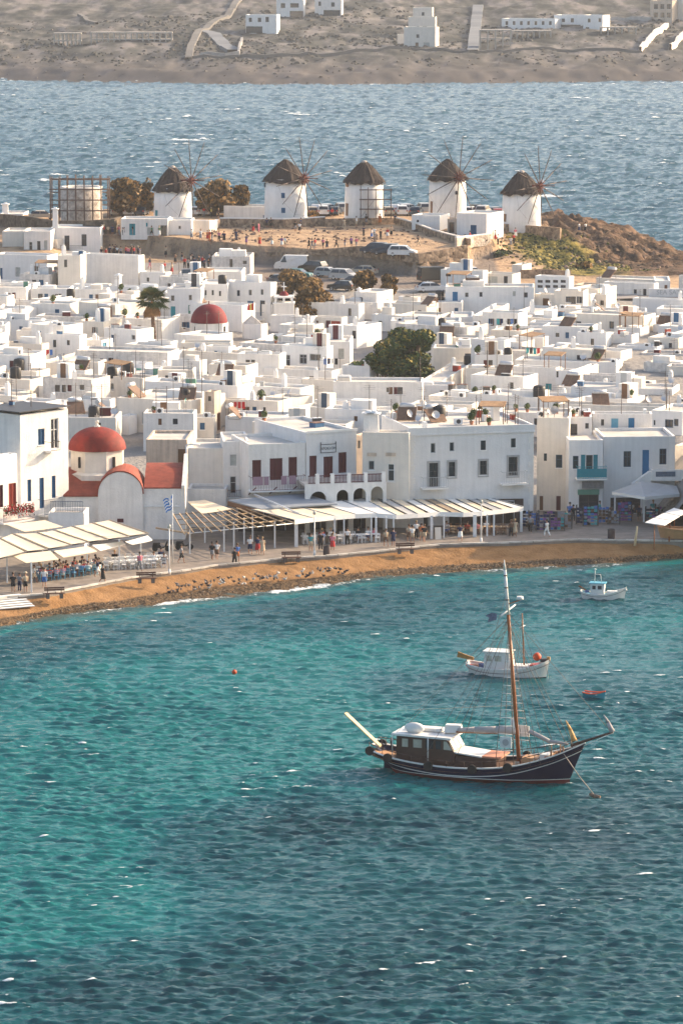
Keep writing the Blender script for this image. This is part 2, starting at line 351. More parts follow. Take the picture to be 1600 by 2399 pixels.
# ---- far island ----
SHORE=[(-1000,200),(0,186),(200,190),(600,196),(800,196),(1100,193),(1500,190),(2600,185)]
SHW=[((p:=at_z(a,b,0)).x,p.y) for a,b in SHORE]
def far_z(x,Y):
    d=Y-interp(SHW,x)
    return interp([(-60,-6),(0,0),(12,3.2),(60,9),(160,15.5),(240,22),(420,38),(700,62),(1100,70),(2200,60)],d)
def far_rough(X,Y,Z):
    n=vnoise(X,Y*0.6,60,14,6,0.6)-0.5; r=1-np.abs(vnoise(X,Y*0.7,14,15,6,0.62)-0.5)*4
    k=np.clip((Z+1.5)/4,0,1); return Z+k*(n*6+ (r-0.3)*1.3)
def farZ(x,Y):
    return float(far_rough(np.array([[x]]),np.array([[Y]]),np.array([[far_z(x,Y)]]))[0,0])
def far_hill():
    xs=np.concatenate([np.arange(-900,-160,30),np.arange(-160,162,1.6),np.arange(170,900,30)]); ys=np.concatenate([np.arange(1380,1740,1.7),np.arange(1742,2300,14),np.arange(2300,3600,90)])
    Y,X=np.meshgrid(ys,xs,indexing='ij'); Z=np.vectorize(far_z)(X,Y)
    Z=far_rough(X,Y,Z)
    m,nt,b=newmat('far_island_hazed_scrub'); L=nt.links.new; geo=N(nt,'ShaderNodeNewGeometry')
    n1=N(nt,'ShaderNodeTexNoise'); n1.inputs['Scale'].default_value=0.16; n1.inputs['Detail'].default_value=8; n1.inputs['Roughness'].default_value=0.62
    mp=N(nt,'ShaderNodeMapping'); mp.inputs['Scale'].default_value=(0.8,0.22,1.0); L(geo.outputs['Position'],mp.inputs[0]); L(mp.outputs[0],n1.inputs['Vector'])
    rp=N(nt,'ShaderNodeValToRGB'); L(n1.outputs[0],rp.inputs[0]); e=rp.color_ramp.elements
    e[0].position=0.36; e[0].color=(0.042,0.045,0.044,1); e[1].position=0.62; e[1].color=(0.18,0.165,0.157,1)  # scrub and soil tones greyed to carry part of the distance haze
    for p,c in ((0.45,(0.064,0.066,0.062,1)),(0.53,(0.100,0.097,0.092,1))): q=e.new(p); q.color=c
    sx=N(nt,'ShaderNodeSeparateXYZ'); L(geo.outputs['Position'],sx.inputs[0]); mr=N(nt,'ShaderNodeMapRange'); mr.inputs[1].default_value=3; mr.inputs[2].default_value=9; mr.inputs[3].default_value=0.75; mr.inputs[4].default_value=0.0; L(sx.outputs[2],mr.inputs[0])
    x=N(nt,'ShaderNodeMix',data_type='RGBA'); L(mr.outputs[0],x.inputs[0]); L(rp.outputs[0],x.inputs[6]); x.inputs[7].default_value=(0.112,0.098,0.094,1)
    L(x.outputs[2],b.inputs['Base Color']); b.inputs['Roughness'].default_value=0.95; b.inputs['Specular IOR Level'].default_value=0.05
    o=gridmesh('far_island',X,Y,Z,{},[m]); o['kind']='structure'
far_hill()
# ---- haze ----
def haze():
    hb=MB().bx(-1100,1100,-60,3900,-8,92); m=bpy.data.materials.new('haze'); m.use_nodes=True; nt=m.node_tree; nt.nodes.clear()
    v=nt.nodes.new('ShaderNodeVolumePrincipled'); v.inputs['Color'].default_value=(0.82,0.86,0.92,1); v.inputs['Density'].default_value=HAZE; v.inputs['Anisotropy'].default_value=0.0
    o=nt.nodes.new('ShaderNodeOutputMaterial'); nt.links.new(v.outputs[0],o.inputs['Volume'])
    ob=hb.build('haze',m); ob['kind']='stuff'
HAZE=0.00008
haze()
# ---------------- building kit ----------------
PL={ 'w':mat('whitewash',(0.78,0.75,0.71),0.9,0.12,0.7,0.03,6,streak=0.10,objvar=0.05),
 'W':mat('fresh_whitewash',(0.82,0.80,0.77),0.9,0.08,0.7,0.02,6,streak=0.07,objvar=0.03),
 'c':mat('cream_plaster',(0.74,0.68,0.60),0.9,0.10,0.7,0.02,6,streak=0.08,objvar=0.05),
 'e':mat('beige_plaster',(0.60,0.49,0.39),0.92,0.2,0.8,0.04,5,streak=0.25,objvar=0.05),
 'g':mat('grey_whitewash',(0.72,0.71,0.70),0.9,0.08,0.6,0.02,6,streak=0.07,objvar=0.05),
 'r':mat('flaking_whitewash',(0.68,0.64,0.60),0.95,0.28,1.6,0.06,5,streak=0.2)}
ROOFM=mat('lime_roof',(0.58,0.54,0.49),0.95,0.26,0.5,0.02,4,objvar=0.14)
ROOFG=mat('concrete_roof',(0.36,0.35,0.34),0.95,0.25,0.5,objvar=0.1)
def paint(n,c,r=0.5): return mat(n,c,r,0.10,3,0,spec=0.4)
COLR={'b':paint('blue_paint',(0.010,0.085,0.20)),'B':paint('bright_blue_paint',(0.01,0.16,0.34)),'t':paint('teal_paint',(0.01,0.24,0.30)),'T':paint('pale_blue_paint',(0.16,0.42,0.56)),
 'q':paint('mint_paint',(0.22,0.62,0.48)),'m':paint('maroon_paint',(0.085,0.006,0.012)),'r':paint('red_paint',(0.30,0.03,0.015)),'d':paint('dark_frame',(0.035,0.035,0.04)),'n':paint('slate_blue_paint',(0.022,0.055,0.10)),
 'g':paint('grey_frame',(0.42,0.43,0.43)),'w':paint('white_frame',(0.75,0.75,0.74)),'o':paint('brown_wood',(0.16,0.075,0.035)),'G':paint('green_paint',(0.08,0.22,0.16))}
GLASS=mat('window_glass',(0.03,0.035,0.045),0.12,0.3,2,spec=0.6)
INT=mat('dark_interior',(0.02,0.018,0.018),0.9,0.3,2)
CURT=mat('pale_curtain',(0.42,0.44,0.42),0.8,0.2,4)
OPAQUE='bBtTqmrGo'
def face(mb,P,u0,u1,z0,z1,holes,dep,mi=0):
    """wall face as cells round its openings, plus the reveals going inwards"""
    hs=[(max(u0,a),max(z0,b),min(u1,c),min(z1,d)) for a,b,c,d in holes]; hs=[h for h in hs if h[2]-h[0]>.02 and h[3]-h[1]>.02]
    us=sorted({u0,u1,*[h[0] for h in hs],*[h[2] for h in hs]}); zs=sorted({z0,z1,*[h[1] for h in hs],*[h[3] for h in hs]})
    for a,b in zip(us,us[1:]):
        for c,d in zip(zs,zs[1:]):
            mu,mz=(a+b)/2,(c+d)/2
            if any(h[0]<mu<h[2] and h[1]<mz<h[3] for h in hs): continue
            mb.quad(P(a,c,0),P(b,c,0),P(b,d,0),P(a,d,0),mi)
    for a,b,c,d in hs:
        for p,q in (((a,b),(c,b)),((c,b),(c,d)),((c,d),(a,d)),((a,d),(a,b))):
            mb.quad(P(p[0],p[1],0),P(q[0],q[1],0),P(q[0],q[1],dep),P(p[0],p[1],dep),mi)
def opening(root,P,h,kind,px,dep=0.16,frameproud=0.0,ground=0.0):
    a,b,c,d=h; w=c-a; t=d-b; fw=min(0.09,w*0.12)
    name='door' if (t>1.75 and t/w>1.5 and kind not in 'w') else 'window'
    if t>1.75 and t/w>1.5 and kind in 'bBtTqmro': name='door'
    m=MB()
    def bar(x0,x1,z0,z1,y0,y1,mi=0):
        q=[P(x0,z0,y0),P(x1,z0,y0),P(x1,z1,y0),P(x0,z1,y0),P(x0,z0,y1),P(x1,z0,y1),P(x1,z1,y1),P(x0,z1,y1)]
        m.add(q,[(0,1,2,3),(7,6,5,4),(0,4,5,1),(1,5,6,2),(2,6,7,3),(3,7,4,0)],mi)
    y0,y1=dep-0.08,dep+0.01
    if kind in OPAQUE:
        bar(a,a+fw,b,d,y0,y1);bar(c-fw,c,b,d,y0,y1);bar(a+fw,c-fw,d-fw,d,y0,y1);bar(a+fw,c-fw,b,b+fw,y0,y1)
        if w>0.8: bar((a+c)/2-0.03,(a+c)/2+0.03,b+fw,d-fw,y0,y1)
        fm=COLR[kind]; pm=COLR[kind]
    else:
        bar(a,a+fw,b,d,y0,y1);bar(c-fw,c,b,d,y0,y1);bar(a+fw,c-fw,d-fw,d,y0,y1);bar(a+fw,c-fw,b,b+fw,y0,y1)
        if w>0.7: bar((a+c)/2-0.025,(a+c)/2+0.025,b+fw,d-fw,y0,y1)
        if t>1.2: bar(a+fw,c-fw,b+t*0.62,b+t*0.62+0.05,y0,y1)
        fm=COLR[kind]; pm=GLASS if kind!='g' else (CURT if rng.random()<0.4 else GLASS)
        if kind=='x': pm=INT
    pq=MB(); pq.quad(P(a,b,dep+0.0),P(c,b,dep),P(c,d,dep),P(a,d,dep))
    if px>=9:
        o=m.build(name,fm,root); pn='shutter' if kind in OPAQUE and name=='window' else ('panel' if kind in OPAQUE else 'pane')
        pq.build(pn,pm,o)
        if name=='window' and t>0.5:
            s=MB(); q=[P(a-0.08,b-0.09,-0.07),P(c+0.08,b-0.09,-0.07),P(c+0.08,b-0.005,-0.07),P(a-0.08,b-0.005,-0.07),P(a-0.08,b-0.09,-0.004),P(c+0.08,b-0.09,-0.004),P(c+0.08,b-0.005,-0.004),P(a-0.08,b-0.005,-0.004)]
            s.add(q,[(0,1,2,3),(7,6,5,4),(0,4,5,1),(1,5,6,2),(2,6,7,3),(3,7,4,0)]); s.build('sill',PL['W'],o)
    else:
        m.add(pq.v,pq.f,1); o=m.build(name,[fm,pm],root)
    return o
HOUSES=[]
def solve_y(px,pyb,zf=town_z):
    Y=380.0; st=3.0
    while Y<760:
        x=(px-800)/F*Y
        if to_px((x,Y,zf(Y)))[1]<=pyb:
            if st<0.02: return Y
            Y-=st; st/=6; Y+=st; continue
        Y+=st
    return Y
def house(x0,xc,x1,yt,yb,wins=(),th=None,H=None,Y=None,m='w',d=None,dep=None,margin=9,roof=None,chim=(),par=0.28,label=None,name='house',cat='house',z0=None,bot=.6,cornice=False,group='white houses of the old town'):
    side=(x1-xc)>1.5 and (th is None or th>0); left=(th is not None and th<0)
    t=R(th if th is not None else (24 if side else 3))
    if left: cx=xc
    else: cx=xc
    if Y is None: Y=solve_y(cx,yb+margin)
    C=at_y(cx,yt,Y); zb=(town_z(Y) if z0 is None else z0)
    if H is not None: pass
    H=C.z-zb
    s=F/Y
    sx=1 if left else -1
    fpx=(x1-xc) if left else (xc-x0); spx=(xc-x0) if left else (x1-xc)
    w=max(1.0,fpx/s/math.cos(t)); 
    dd=d if d else (spx/s/abs(math.sin(t)) if spx>1.5 else 7.5)
    dd=min(max(dd,2.0),22)
    root=thing(name,None,cat,(C.x,C.y,zb),-t,group)
    M=Matrix.Rotation(-t,3,'Z'); Mi=M.transposed(); C0=Vector((C.x,C.y,zb))
    # local frames
    PF=lambda u,z,q:(u,q,z)                       # front face, q inwards
    ud=(0,dd)
    xs=0.0                                         # visible side at local x=0
    if sx<0: fu=(-w,0.0); PS=lambda u,z,q:(-q,u,z); back=-w
    else:    fu=(0.0,w);  PS=lambda u,z,q:(q,u,z); back=w
    def front_uv(px,py):
        r=Mi@ray(px,py); o=Mi@(Vector((0,0,CAM_H))-C0); k=-o.y/r.y; p=o+r*k; return p.x,p.z
    def side_uv(px,py):
        r=Mi@ray(px,py); o=Mi@(Vector((0,0,CAM_H))-C0); k=-o.x/r.x; p=o+r*k; return p.y,p.z
    FH=[];SH=[]
    for wd in wins:
        a,b,c,e,k=wd; mid=(a+c)/2
        onside=(mid>xc and spx>3) if not left else (mid<xc and spx>3)
        f=side_uv if onside else front_uv
        u0_,zt=f(a,b); u1_,zb_=f(c,e); lo,hi=sorted((u0_,u1_)); zl,zh=sorted((zb_,zt))
        if onside: lo=max(lo,0.1); hi=min(hi,dd-0.1)
        else: lo=max(lo,fu[0]+0.1); hi=min(hi,fu[1]-0.1)
        zh=min(zh,H-0.15); zl=max(zl,0.02)
        if hi-lo<0.15 or zh-zl<0.15: continue
        (SH if onside else FH).append(((lo,zl,hi,zh),k,c-a))
    mb=MB()
    face(mb,PF,fu[0],fu[1],-bot,H,[h[0] for h in FH],0.2)
    if sx>0: face(mb,lambda u,z,q:(q,dd-u,z),0,dd,-bot,H,[(dd-h[0][2],h[0][1],dd-h[0][0],h[0][3]) for h in SH],0.2)
    else: face(mb,PS,0,dd,-bot,H,[h[0] for h in SH],0.2)
    # other walls
    mb.quad((back,0,-bot),(back,dd,-bot),(back,dd,H),(back,0,H)); mb.quad((fu[1],dd,-bot),(fu[0],dd,-bot),(fu[0],dd,H),(fu[1],dd,H))
    # parapet ring
    k=0.22; rz=H-par; X0,X1=fu
    o=[(X0,0),(X1,0),(X1,dd),(X0,dd)]; i=[(X0+k,k),(X1-k,k),(X1-k,dd-k),(X0+k,dd-k)]
    for j in range(4):
        j2=(j+1)%4; mb.quad((*o[j],H),(*o[j2],H),(*i[j2],H),(*i[j],H)); mb.quad((*i[j],H),(*i[j2],H),(*i[j2],rz),(*i[j],rz))
    if cornice: mb.bx(X0-.12,X1+.12,-.14,-.01,H-.75,H-.6); mb.bx(X0-.08,X1+.08,-.10,-.01,H-.60,H+.02)
    mb.build('wall',PL[m],root)
    rb=MB().bx(X0+k+.003,X1-k-.003,k+.003,dd-k-.003,rz-.15,rz); rb.build('roof',roof or ROOFM,root)
    for hs,P in ((FH,PF),(SH,PS)):
        for h,kk,px in hs: opening(root,P,h,kk,px)
    for (cpx,cpy,cw,ch) in chim:   # chimney base px on roof, size m
        r=Mi@ray(cpx,cpy); oo=Mi@(Vector((0,0,CAM_H))-C0); q=(rz-oo.z)/r.z; p=oo+r*q
        x=min(max(p.x,X0+.4),X1-.4); y=min(max(p.y,.4),dd-.4)
        cb=MB().box((x,y,rz+ch/2),(cw,cw,ch),0.1,0,0.9); cb.box((x,y,rz+ch+.06),(cw*1.25,cw*1.25,.12)); cb.box((x,y,rz+ch+.22),(cw*.7,cw*.7,.2),0,0,.5); cb.build('chimney',PL['W'],root)
    if label: root['label']=label
    nb={}
    for h,kk,px in FH+SH: nb[kk]=nb.get(kk,0)+1
    HOUSES.append(dict(root=root,Mi=Mi,C=C0,x=fu,d=dd,rz=rz+zb,H=H,w=w,px=((x0+x1)/2,(yt+yb)/2),fx=(x0,x1),yt=yt,wins=nb,m=m,label=label,side=spx>1.5,key=None,Y=Y,th=t))
    return HOUSES[-1]
def roof_hit(px,py,margin=0.25):
    best=None
    for h in HOUSES:
        r=ray(px,py); k=(h['rz']-CAM_H)/r.z; p=r*k; p=Vector((p.x,p.y,h['rz']))
        l=h['Mi']@(p-h['C'])
        if h['x'][0]+margin<l.x<h['x'][1]-margin and margin<l.y<h['d']-margin:
            if best is None or p.y<best[0].y: best=(p,h)
        # blocked by this house's front wall?
    if best is None: return None
    for h in HOUSES:   # is the spot hidden behind a nearer wall
        if h is best[1] or h['Y']>best[0].y: continue
        if h['fx'][0]<px<h['fx'][1] and py>h['yt']+2 and py>h['yt']: return None
    return best
# ---------------- old town, far rows to near rows (corner pixels read off the photograph) ----------------
T=[
# left hillside
dict(a=(0,54,54,500,535),w=[(25,512,35,522,'t')],chim=[(10,500,1.1,1.6)]),
dict(a=(5,54,54,541,592),m='c'),
dict(a=(55,118,118,541,597),w=[(68,566,76,587,'g'),(87,564,95,586,'d'),(103,562,111,584,'g')]),
dict(a=(118,235,236,533,590),w=[(151,551,163,585,'n'),(191,548,203,576,'n')],m='W',chim=[(124,540,.9,3.2)],rail=(133,194,574,589)),
dict(a=(-20,110,132,598,664),w=[(0,627,6,653,'b'),(36,625,48,648,'g'),(79,622,90,644,'g'),(117,634,133,676,'m')],m='g',th=20),
dict(a=(135,188,188,598,690),m='c'),
dict(a=(192,324,330,598,672),m='w'),
dict(a=(326,388,392,638,676),m='W'),
dict(a=(110,134,136,560,592),m='c',w=[(121,585,128,611,'m')]),
dict(a=(23,78,82,663,710),m='W'),
dict(a=(62,100,143,678,712),m='w',w=[(88,686,96,707,'o')]),
dict(a=(-10,123,126,708,742),m='w'),
dict(a=(163,390,398,674,715),w=[(216,691,221,701,'d'),(315,696,322,708,'g')],m='g',chim=[(294,668,.8,1.6)]),
dict(a=(179,270,345,713,777),w=[(220,730,247,773,'w'),(193,748,204,767,'n')],m='c',th=38),
dict(a=(88,121,170,700,752),m='W',th=30),
dict(a=(-10,120,122,752,805),m='g'),
dict(a=(120,122,171,751,785),m='W',th=40),
# building block behind the red dome
dict(a=(395,471,472,675,760),w=[(400,691,409,705,'g'),(442,690,450,703,'g'),(441,714,453,738,'G'),(400,717,411,742,'t')],m='g',chim=[(440,676,.7,.8)],rail=(395,421,741,758),railm='G'),
dict(a=(418,476,477,640,678),w=[(427,654,434,668,'b'),(443,655,448,667,'b'),(457,657,464,670,'b')],m='w'),
dict(a=(476,566,567,636,668),w=[(495,654,501,664,'d'),(520,654,525,664,'d')],m='w'),
dict(a=(471,533,534,665,748),w=[(479,679,484,691,'n'),(496,679,501,691,'n'),(513,681,518,693,'n'),(477,704,487,718,'g'),(492,705,505,718,'b'),(510,707,520,726,'d')],m='g'),
dict(a=(533,634,637,662,748),w=[(555,679,562,693,'n'),(583,678,590,691,'n'),(611,677,617,690,'n'),(554,707,565,733,'d'),(579,704,595,728,'b'),(609,703,621,740,'n')],m='g',rail=(566,612,730,748),railm='b'),
dict(a=(496,586,587,600,640),w=[(538,606,545,635,'d'),(569,610,578,618,'d')],m='r'),
dict(a=(613,640,690,713,748),w=[(623,727,629,740,'g')],m='w',th=15),
# centre back, below the car park
dict(a=(829,882,922,685,736),m='w',w=[(902,708,910,733,'o')],chim=[(838,688,.5,.6)]),
dict(a=(721,840,842,712,748),m='w'),
dict(a=(800,884,922,708,740),m='w'),
dict(a=(922,1008,1013,707,738),m='w'),
dict(a=(1012,1083,1084,708,738),m='w'),
dict(a=(1043,1251,1256,672,728),m='W',w=[(1060,683,1072,708,'B')],th=3),
dict(a=(1033,1131,1134,634,672),m='w',w=[(1044,640,1056,647,'d'),(1078,658,1091,668,'g')]),
dict(a=(1131,1200,1222,642,668),m='c',w=[(1180,646,1189,664,'d'),(1135,646,1165,664,'g')]),
dict(a=(1255,1333,1335,648,695),m='W',w=[(1259+i*18,655+r*12,1271+i*18,662+r*12,'d') for i in range(4) for r in range(2)]),
dict(a=(1312,1384,1386,689,734),m='W'),
dict(a=(1417,1532,1536,664,690),m='w'),
dict(a=(1534,1570,1571,657,678),m='W'),
dict(a=(1486,1620,1622,703,746),m='g'),
dict(a=(1384,1420,1422,690,732),m='c'),
dict(a=(1254,1308,1316,690,728),m='c',w=[(1271,698,1286,720,'o')]),
# row under them
dict(a=(631,728,734,742,772),m='w',w=[(663,757,682,766,'r')]),
dict(a=(728,800,803,744,772),m='c',w=[(732,750,746,770,'o'),(763,750,774,768,'m'),(775,751,797,766,'r')]),
dict(a=(683,720,722,766,790),m='w',w=[(684,769,697,788,'t')]),
dict(a=(567,612,616,760,786),m='W'),
dict(a=(405,480,543,787,828),m='w',th=35),
dict(a=(800,836,895,763,808),m='W',w=[(825,774,834,793,'d')],th=35),
dict(a=(871,925,928,738,768),m='w'),
dict(a=(925,1010,1058,742,775),m='c',w=[(1056,745,1062,753,'o')]),
dict(a=(1055,1107,1108,742,776),m='g'),
dict(a=(1107,1140,1205,739,782),m='w',w=[(1120,751,1125,763,'d'),(1137,753,1142,764,'d')],th=12),
dict(a=(1200,1253,1310,733,770),m='w',th=18),
dict(a=(1253,1316,1320,744,772),m='g'),
dict(a=(1350,1398,1400,740,778),m='w'),
dict(a=(1400,1480,1530,752,790),m='c'),
dict(a=(1530,1600,1640,745,775),m='c',w=[(1560,752,1580,762,'d')]),
dict(a=(1274,1350,1352,773,812),m='c',w=[(1281+i*9.5,783,1287+i*9.5,807,'d') for i in range(7)]),
dict(a=(1353,1420,1424,780,835),m='W',w=[(1366,814,1377,829,'t')]),
dict(a=(1420,1480,1500,784,832),m='g'),
dict(a=(1200,1272,1276,790,838),m='w'),
dict(a=(1570,1600,1640,782,838),m='g'),
dict(a=(102,186,188,785,842),m='W'),
dict(a=(189,238,262,797,835),m='w',w=[(240,803,250,826,'T')]),
dict(a=(240,319,358,772,824),m='W',th=36),
dict(a=(345,400,402,800,840),m='w'),
dict(a=(0,98,100,806,850),m='c',w=[(0,840,15,863,'t')]),
dict(a=(1440,1500,1525,768,812),m='w',w=[(1455,780,1462,792,'d')]),
dict(a=(1520,1590,1640,792,846),m='c'),
dict(a=(1532,1600,1602,762,800),m='W',w=[(1550,772,1558,785,'n')]),
dict(a=(1448,1540,1560,812,852),m='g'),
# middle rows
dict(a=(533,560,660,822,856),m='W',w=[(545,831,551,839,'d'),(576,832,598,850,'w')],th=14),
dict(a=(480,536,538,812,858),m='w'),
dict(a=(659,765,768,812,886),m='W',w=[(664,830,680,862,'g'),(701,829,719,853,'g'),(725,828,752,846,'g')],roofslab=1),
dict(a=(718,820,821,800,860),m='g',w=[(792,816,806,841,'g')]),
dict(a=(492,640,648,852,888),m='w'),
dict(a=(400,468,470,845,898),m='w',w=[(410,862,415,872,'d')]),
dict(a=(469,596,600,886,920),m='g'),
dict(a=(596,706,708,888,936),m='w',w=[(681,906,704,922,'d')]),
dict(a=(706,800,806,892,942),m='c',w=[(719,919,726,935,'m'),(758,924,769,940,'m')]),
dict(a=(800,866,870,858,894),m='W',chim=[(925,868,.8,.9)]),
dict(a=(896,990,992,873,890),m='w',chim=[(926,876,.8,1.0)]),
dict(a=(1040,1104,1106,812,842),m='W'),
dict(a=(1104,1182,1186,797,882),m='g'),
dict(a=(1137,1160,1204,828,888),m='w',th=30),
dict(a=(1036,1100,1104,786,815),m='c'),
dict(a=(1201,1302,1304,862,920),m='w',w=[(1278,898,1292,913,'t')]),
dict(a=(1302,1334,1352,868,922),m='W',w=[(1303,866,1308,884,'d')]),
dict(a=(1269,1356,1392,826,868),m='w',w=[(1285,836,1290,844,'d'),(1336,840,1342,852,'d')]),
dict(a=(1391,1540,1583,830,862),m='c',w=[(1395,838,1402,850,'o'),(1441,838,1455,846,'g')]),
dict(a=(1338,1352,1412,870,935),m='w',th=20),
dict(a=(1368,1480,1494,882,942),m='r',w=[(1452,918,1461,929,'m')]),
dict(a=(1448,1600,1640,856,896),m='c'),
dict(a=(1490,1600,1640,876,905),m='w'),
dict(a=(1555,1600,1640,898,945),m='e',w=[(1559,915,1574,934,'d'),(1580,905,1592,915,'o')]),
dict(a=(1455,1520,1560,915,950),m='c'),
dict(a=(84,136,212,850,878),m='c',th=20),
dict(a=(138,199,212,868,914),m='w'),
dict(a=(198,280,290,838,862),m='w',w=[(198,835,216,857,'t')]),
dict(a=(291,340,342,851,892),m='W',w=[(319,862,331,885,'q')]),
dict(a=(212,340,400,894,932),m='g',th=10),
dict(a=(338,400,410,866,905),m='w'),
dict(a=(0,86,88,888,922),m='W'),
dict(a=(89,118,140,904,942),m='W'),
dict(a=(0,52,69,921,952),m='w',w=[(18,927,24,936,'d')]),
dict(a=(153,258,268,937,982),m='W',w=[(236,955,248,968,'c')],th=12),
dict(a=(69,151,153,944,985),m='g'),
dict(a=(355,440,470,910,950),m='c'),
# front middle rows
dict(a=(268,447,478,940,1012),m='c',w=[(332,965,345,993,'g'),(403,970,416,992,'d')],d=9),
dict(a=(478,502,512,918,1010),m='e',w=[(509,968,530,1003,'o')],th=20),
dict(a=(502,587,600,938,990),m='c'),
dict(a=(601,667,732,937,988),m='c',w=[(686,962,716,981,'g')],th=34),
dict(a=(735,856,860,942,990),m='g'),
dict(a=(160,262,285,985,1015),m='w',w=[(267,993,276,1004,'m')]),
dict(a=(285,302,304,974,1010),m='W'),
dict(a=(840,930,932,916,958),m='w',w=[(916,917,927,953,'B')]),
dict(a=(927,984,986,896,932),m='w'),
dict(a=(1040,1080,1082,911,934),m='W'),
dict(a=(984,1036,1130,893,930),m='c',th=12),
dict(a=(1004,1112,1165,932,972),m='w',w=[(1036,949,1051,963,'g'),(1082,948,1095,962,'g')]),
dict(a=(1137,1196,1204,876,935),m='c',w=[(1143,892,1152,928,'g')]),
dict(a=(1200,1270,1289,917,982),m='w',w=[(1212,971,1233,983,'b')]),
dict(a=(1289,1380,1384,938,965),m='W'),
dict(a=(1380,1440,1448,918,962),m='w'),
dict(a=(1440,1500,1560,935,965),m='w'),
dict(a=(900,954,958,966,1000),m='W'),
dict(a=(958,1040,1060,962,995),m='w'),
dict(a=(1060,1160,1166,958,990),m='w'),
]
def rail(h,px0,px1,pt,pb,mk,root=None,y=-0.95):
    """small balcony with posts and a top rail on the front face"""
    root=h['root']; o=h['Mi']@(Vector((0,0,CAM_H))-h['C'])
    def uv(px,py):
        r=h['Mi']@ray(px,py); k=(y-o.y)/r.y; p=o+r*k; return p.x,p.z
    u0,zt=uv(px0,pt); u1,zb=uv(px1,pb); mb=MB()
    mb.bx(u0,u1,y-.02,y+.02,zt-.04,zt); mb.bx(u0,u1,y-.015,y+.015,zb,zb+.04)
    n=max(3,int((u1-u0)/0.16))
    for i in range(n+1):
        u=lerp(u0,u1,i/n); mb.bx(u-.012,u+.012,y-.012,y+.012,zb,zt)
    for u in (u0,u1): mb.bx(u-.015,u+.015,y,-0.02,zt-.04,zt)
    b=mb.build('balcony_rail',COLR[mk],root); MB().bx(u0-.05,u1+.05,y-.05,-.003,zb-.16,zb-.01).build('balcony_slab',PL['W'],root)
    return b
for t in T:
    k={q:t[q] for q in ('th','m','d','chim','H','Y') if q in t}
    ws=[tuple(w[:4])+(('g' if w[4]=='c' else w[4]),) for w in t.get('w',[])]
    if len(ws)<2 and rng.random()<.8:
        a=t['a']; n=max(1,int((a[1]-a[0])/34))
        for q in range(n):
            if rng.random()<.3: continue
            x=lerp(a[0],a[1],(q+rng.uniform(.25,.75))/n); y=a[3]+rng.uniform(9,13)
            if any(abs(x-o[0])<14 for o in ws): continue
            ws.append((x,y,x+rng.uniform(6,9),y+rng.choice([10,12,18]),rng.choice('dddngob')))
    h=house(*t['a'],wins=ws,**k)
    if 'rail' in t: rail(h,*t['rail'],t.get('railm','d'))
def overlaps(x,y,r):
    for h in HOUSES:
        l=h['Mi']@(Vector((x,y,h['C'].z))-h['C'])
        if h['x'][0]-r<l.x<h['x'][1]+r and -r<l.y<h['d']+r: return True
    return False
PROT=[(445,700,540,790,543),(318,680,398,802,536),(852,768,1042,884,499),(805,845,905,882,500),(636,622,786,746,563),(815,625,945,690,588),(612,668,692,748,560),(560,735,615,785,545),(585,598,1000,642,620),(1013,690,1036,672,600),(1043,676,1254,722,600),(1480,676,1600,715,588)]
def hides(a,b,c,d,Y):
    return any(a<r and c>p and b<s and d>q and Y<yy for p,q,r,s,yy in PROT)
def fillers(xa=-40,xb=1640,lim=240,tries=16000):
    """low houses in the gaps between the ones read off the photograph"""
    n=0
    for i in range(tries):
        px=rng.uniform(xa,xb); py=rng.uniform(690,1010) if rng.random()<.9 else rng.uniform(1010,1060)
        if any(a<px<c and b<py<d for a,b,c,d in ((610,0,800,775),(820,0,1060,745),(790,760,1060,905),(230,0,1300,715),(1230,0,1700,725))): continue
        Y=solve_y(px,py); x=(px-800)/F*Y; w=rng.choice([rng.uniform(4,7),rng.uniform(6,12),rng.uniform(8,14)]); d=rng.uniform(3,6)
        if Y>590 and not px<440: continue
        if hides(px-w*F/Y,to_px((x,Y,town_z(Y)+3))[1],px+d*F/Y*.4,py,Y): continue
        ok=not any(overlaps(x-w*u,Y+d*v,0.4) for u in (0,.5,1) for v in (0,.5,1))
        if not ok: continue
        H=rng.uniform(2.5,4.3) if not hides(px-w*F/Y,to_px((x,Y,town_z(Y)+4.4))[1],px+3,py,Y) else 2.6; s=F/Y; th=rng.choice([3,14,24,30])
        t=to_px((x,Y,town_z(Y)+H))[1]; ws=[]
        for q in range(rng.choice([1,2,2,3,4])):
            a=px-rng.uniform(.15,.85)*w*s; ws.append((a,t+12,a+rng.uniform(8,12),t+rng.uniform(24,30),rng.choice('ddgnbwom')))
        house(px-w*s*math.cos(R(th)),px,px+d*s*math.sin(R(th)) if th>5 else px+1,t,py,wins=ws,th=th,Y=Y,d=d,m=rng.choice('wwWcccgr')); n+=1
        if n>lim: break
    print('fillers',n)
fillers()
fillers(1650,1900,16,400); fillers(-260,-60,12,400)
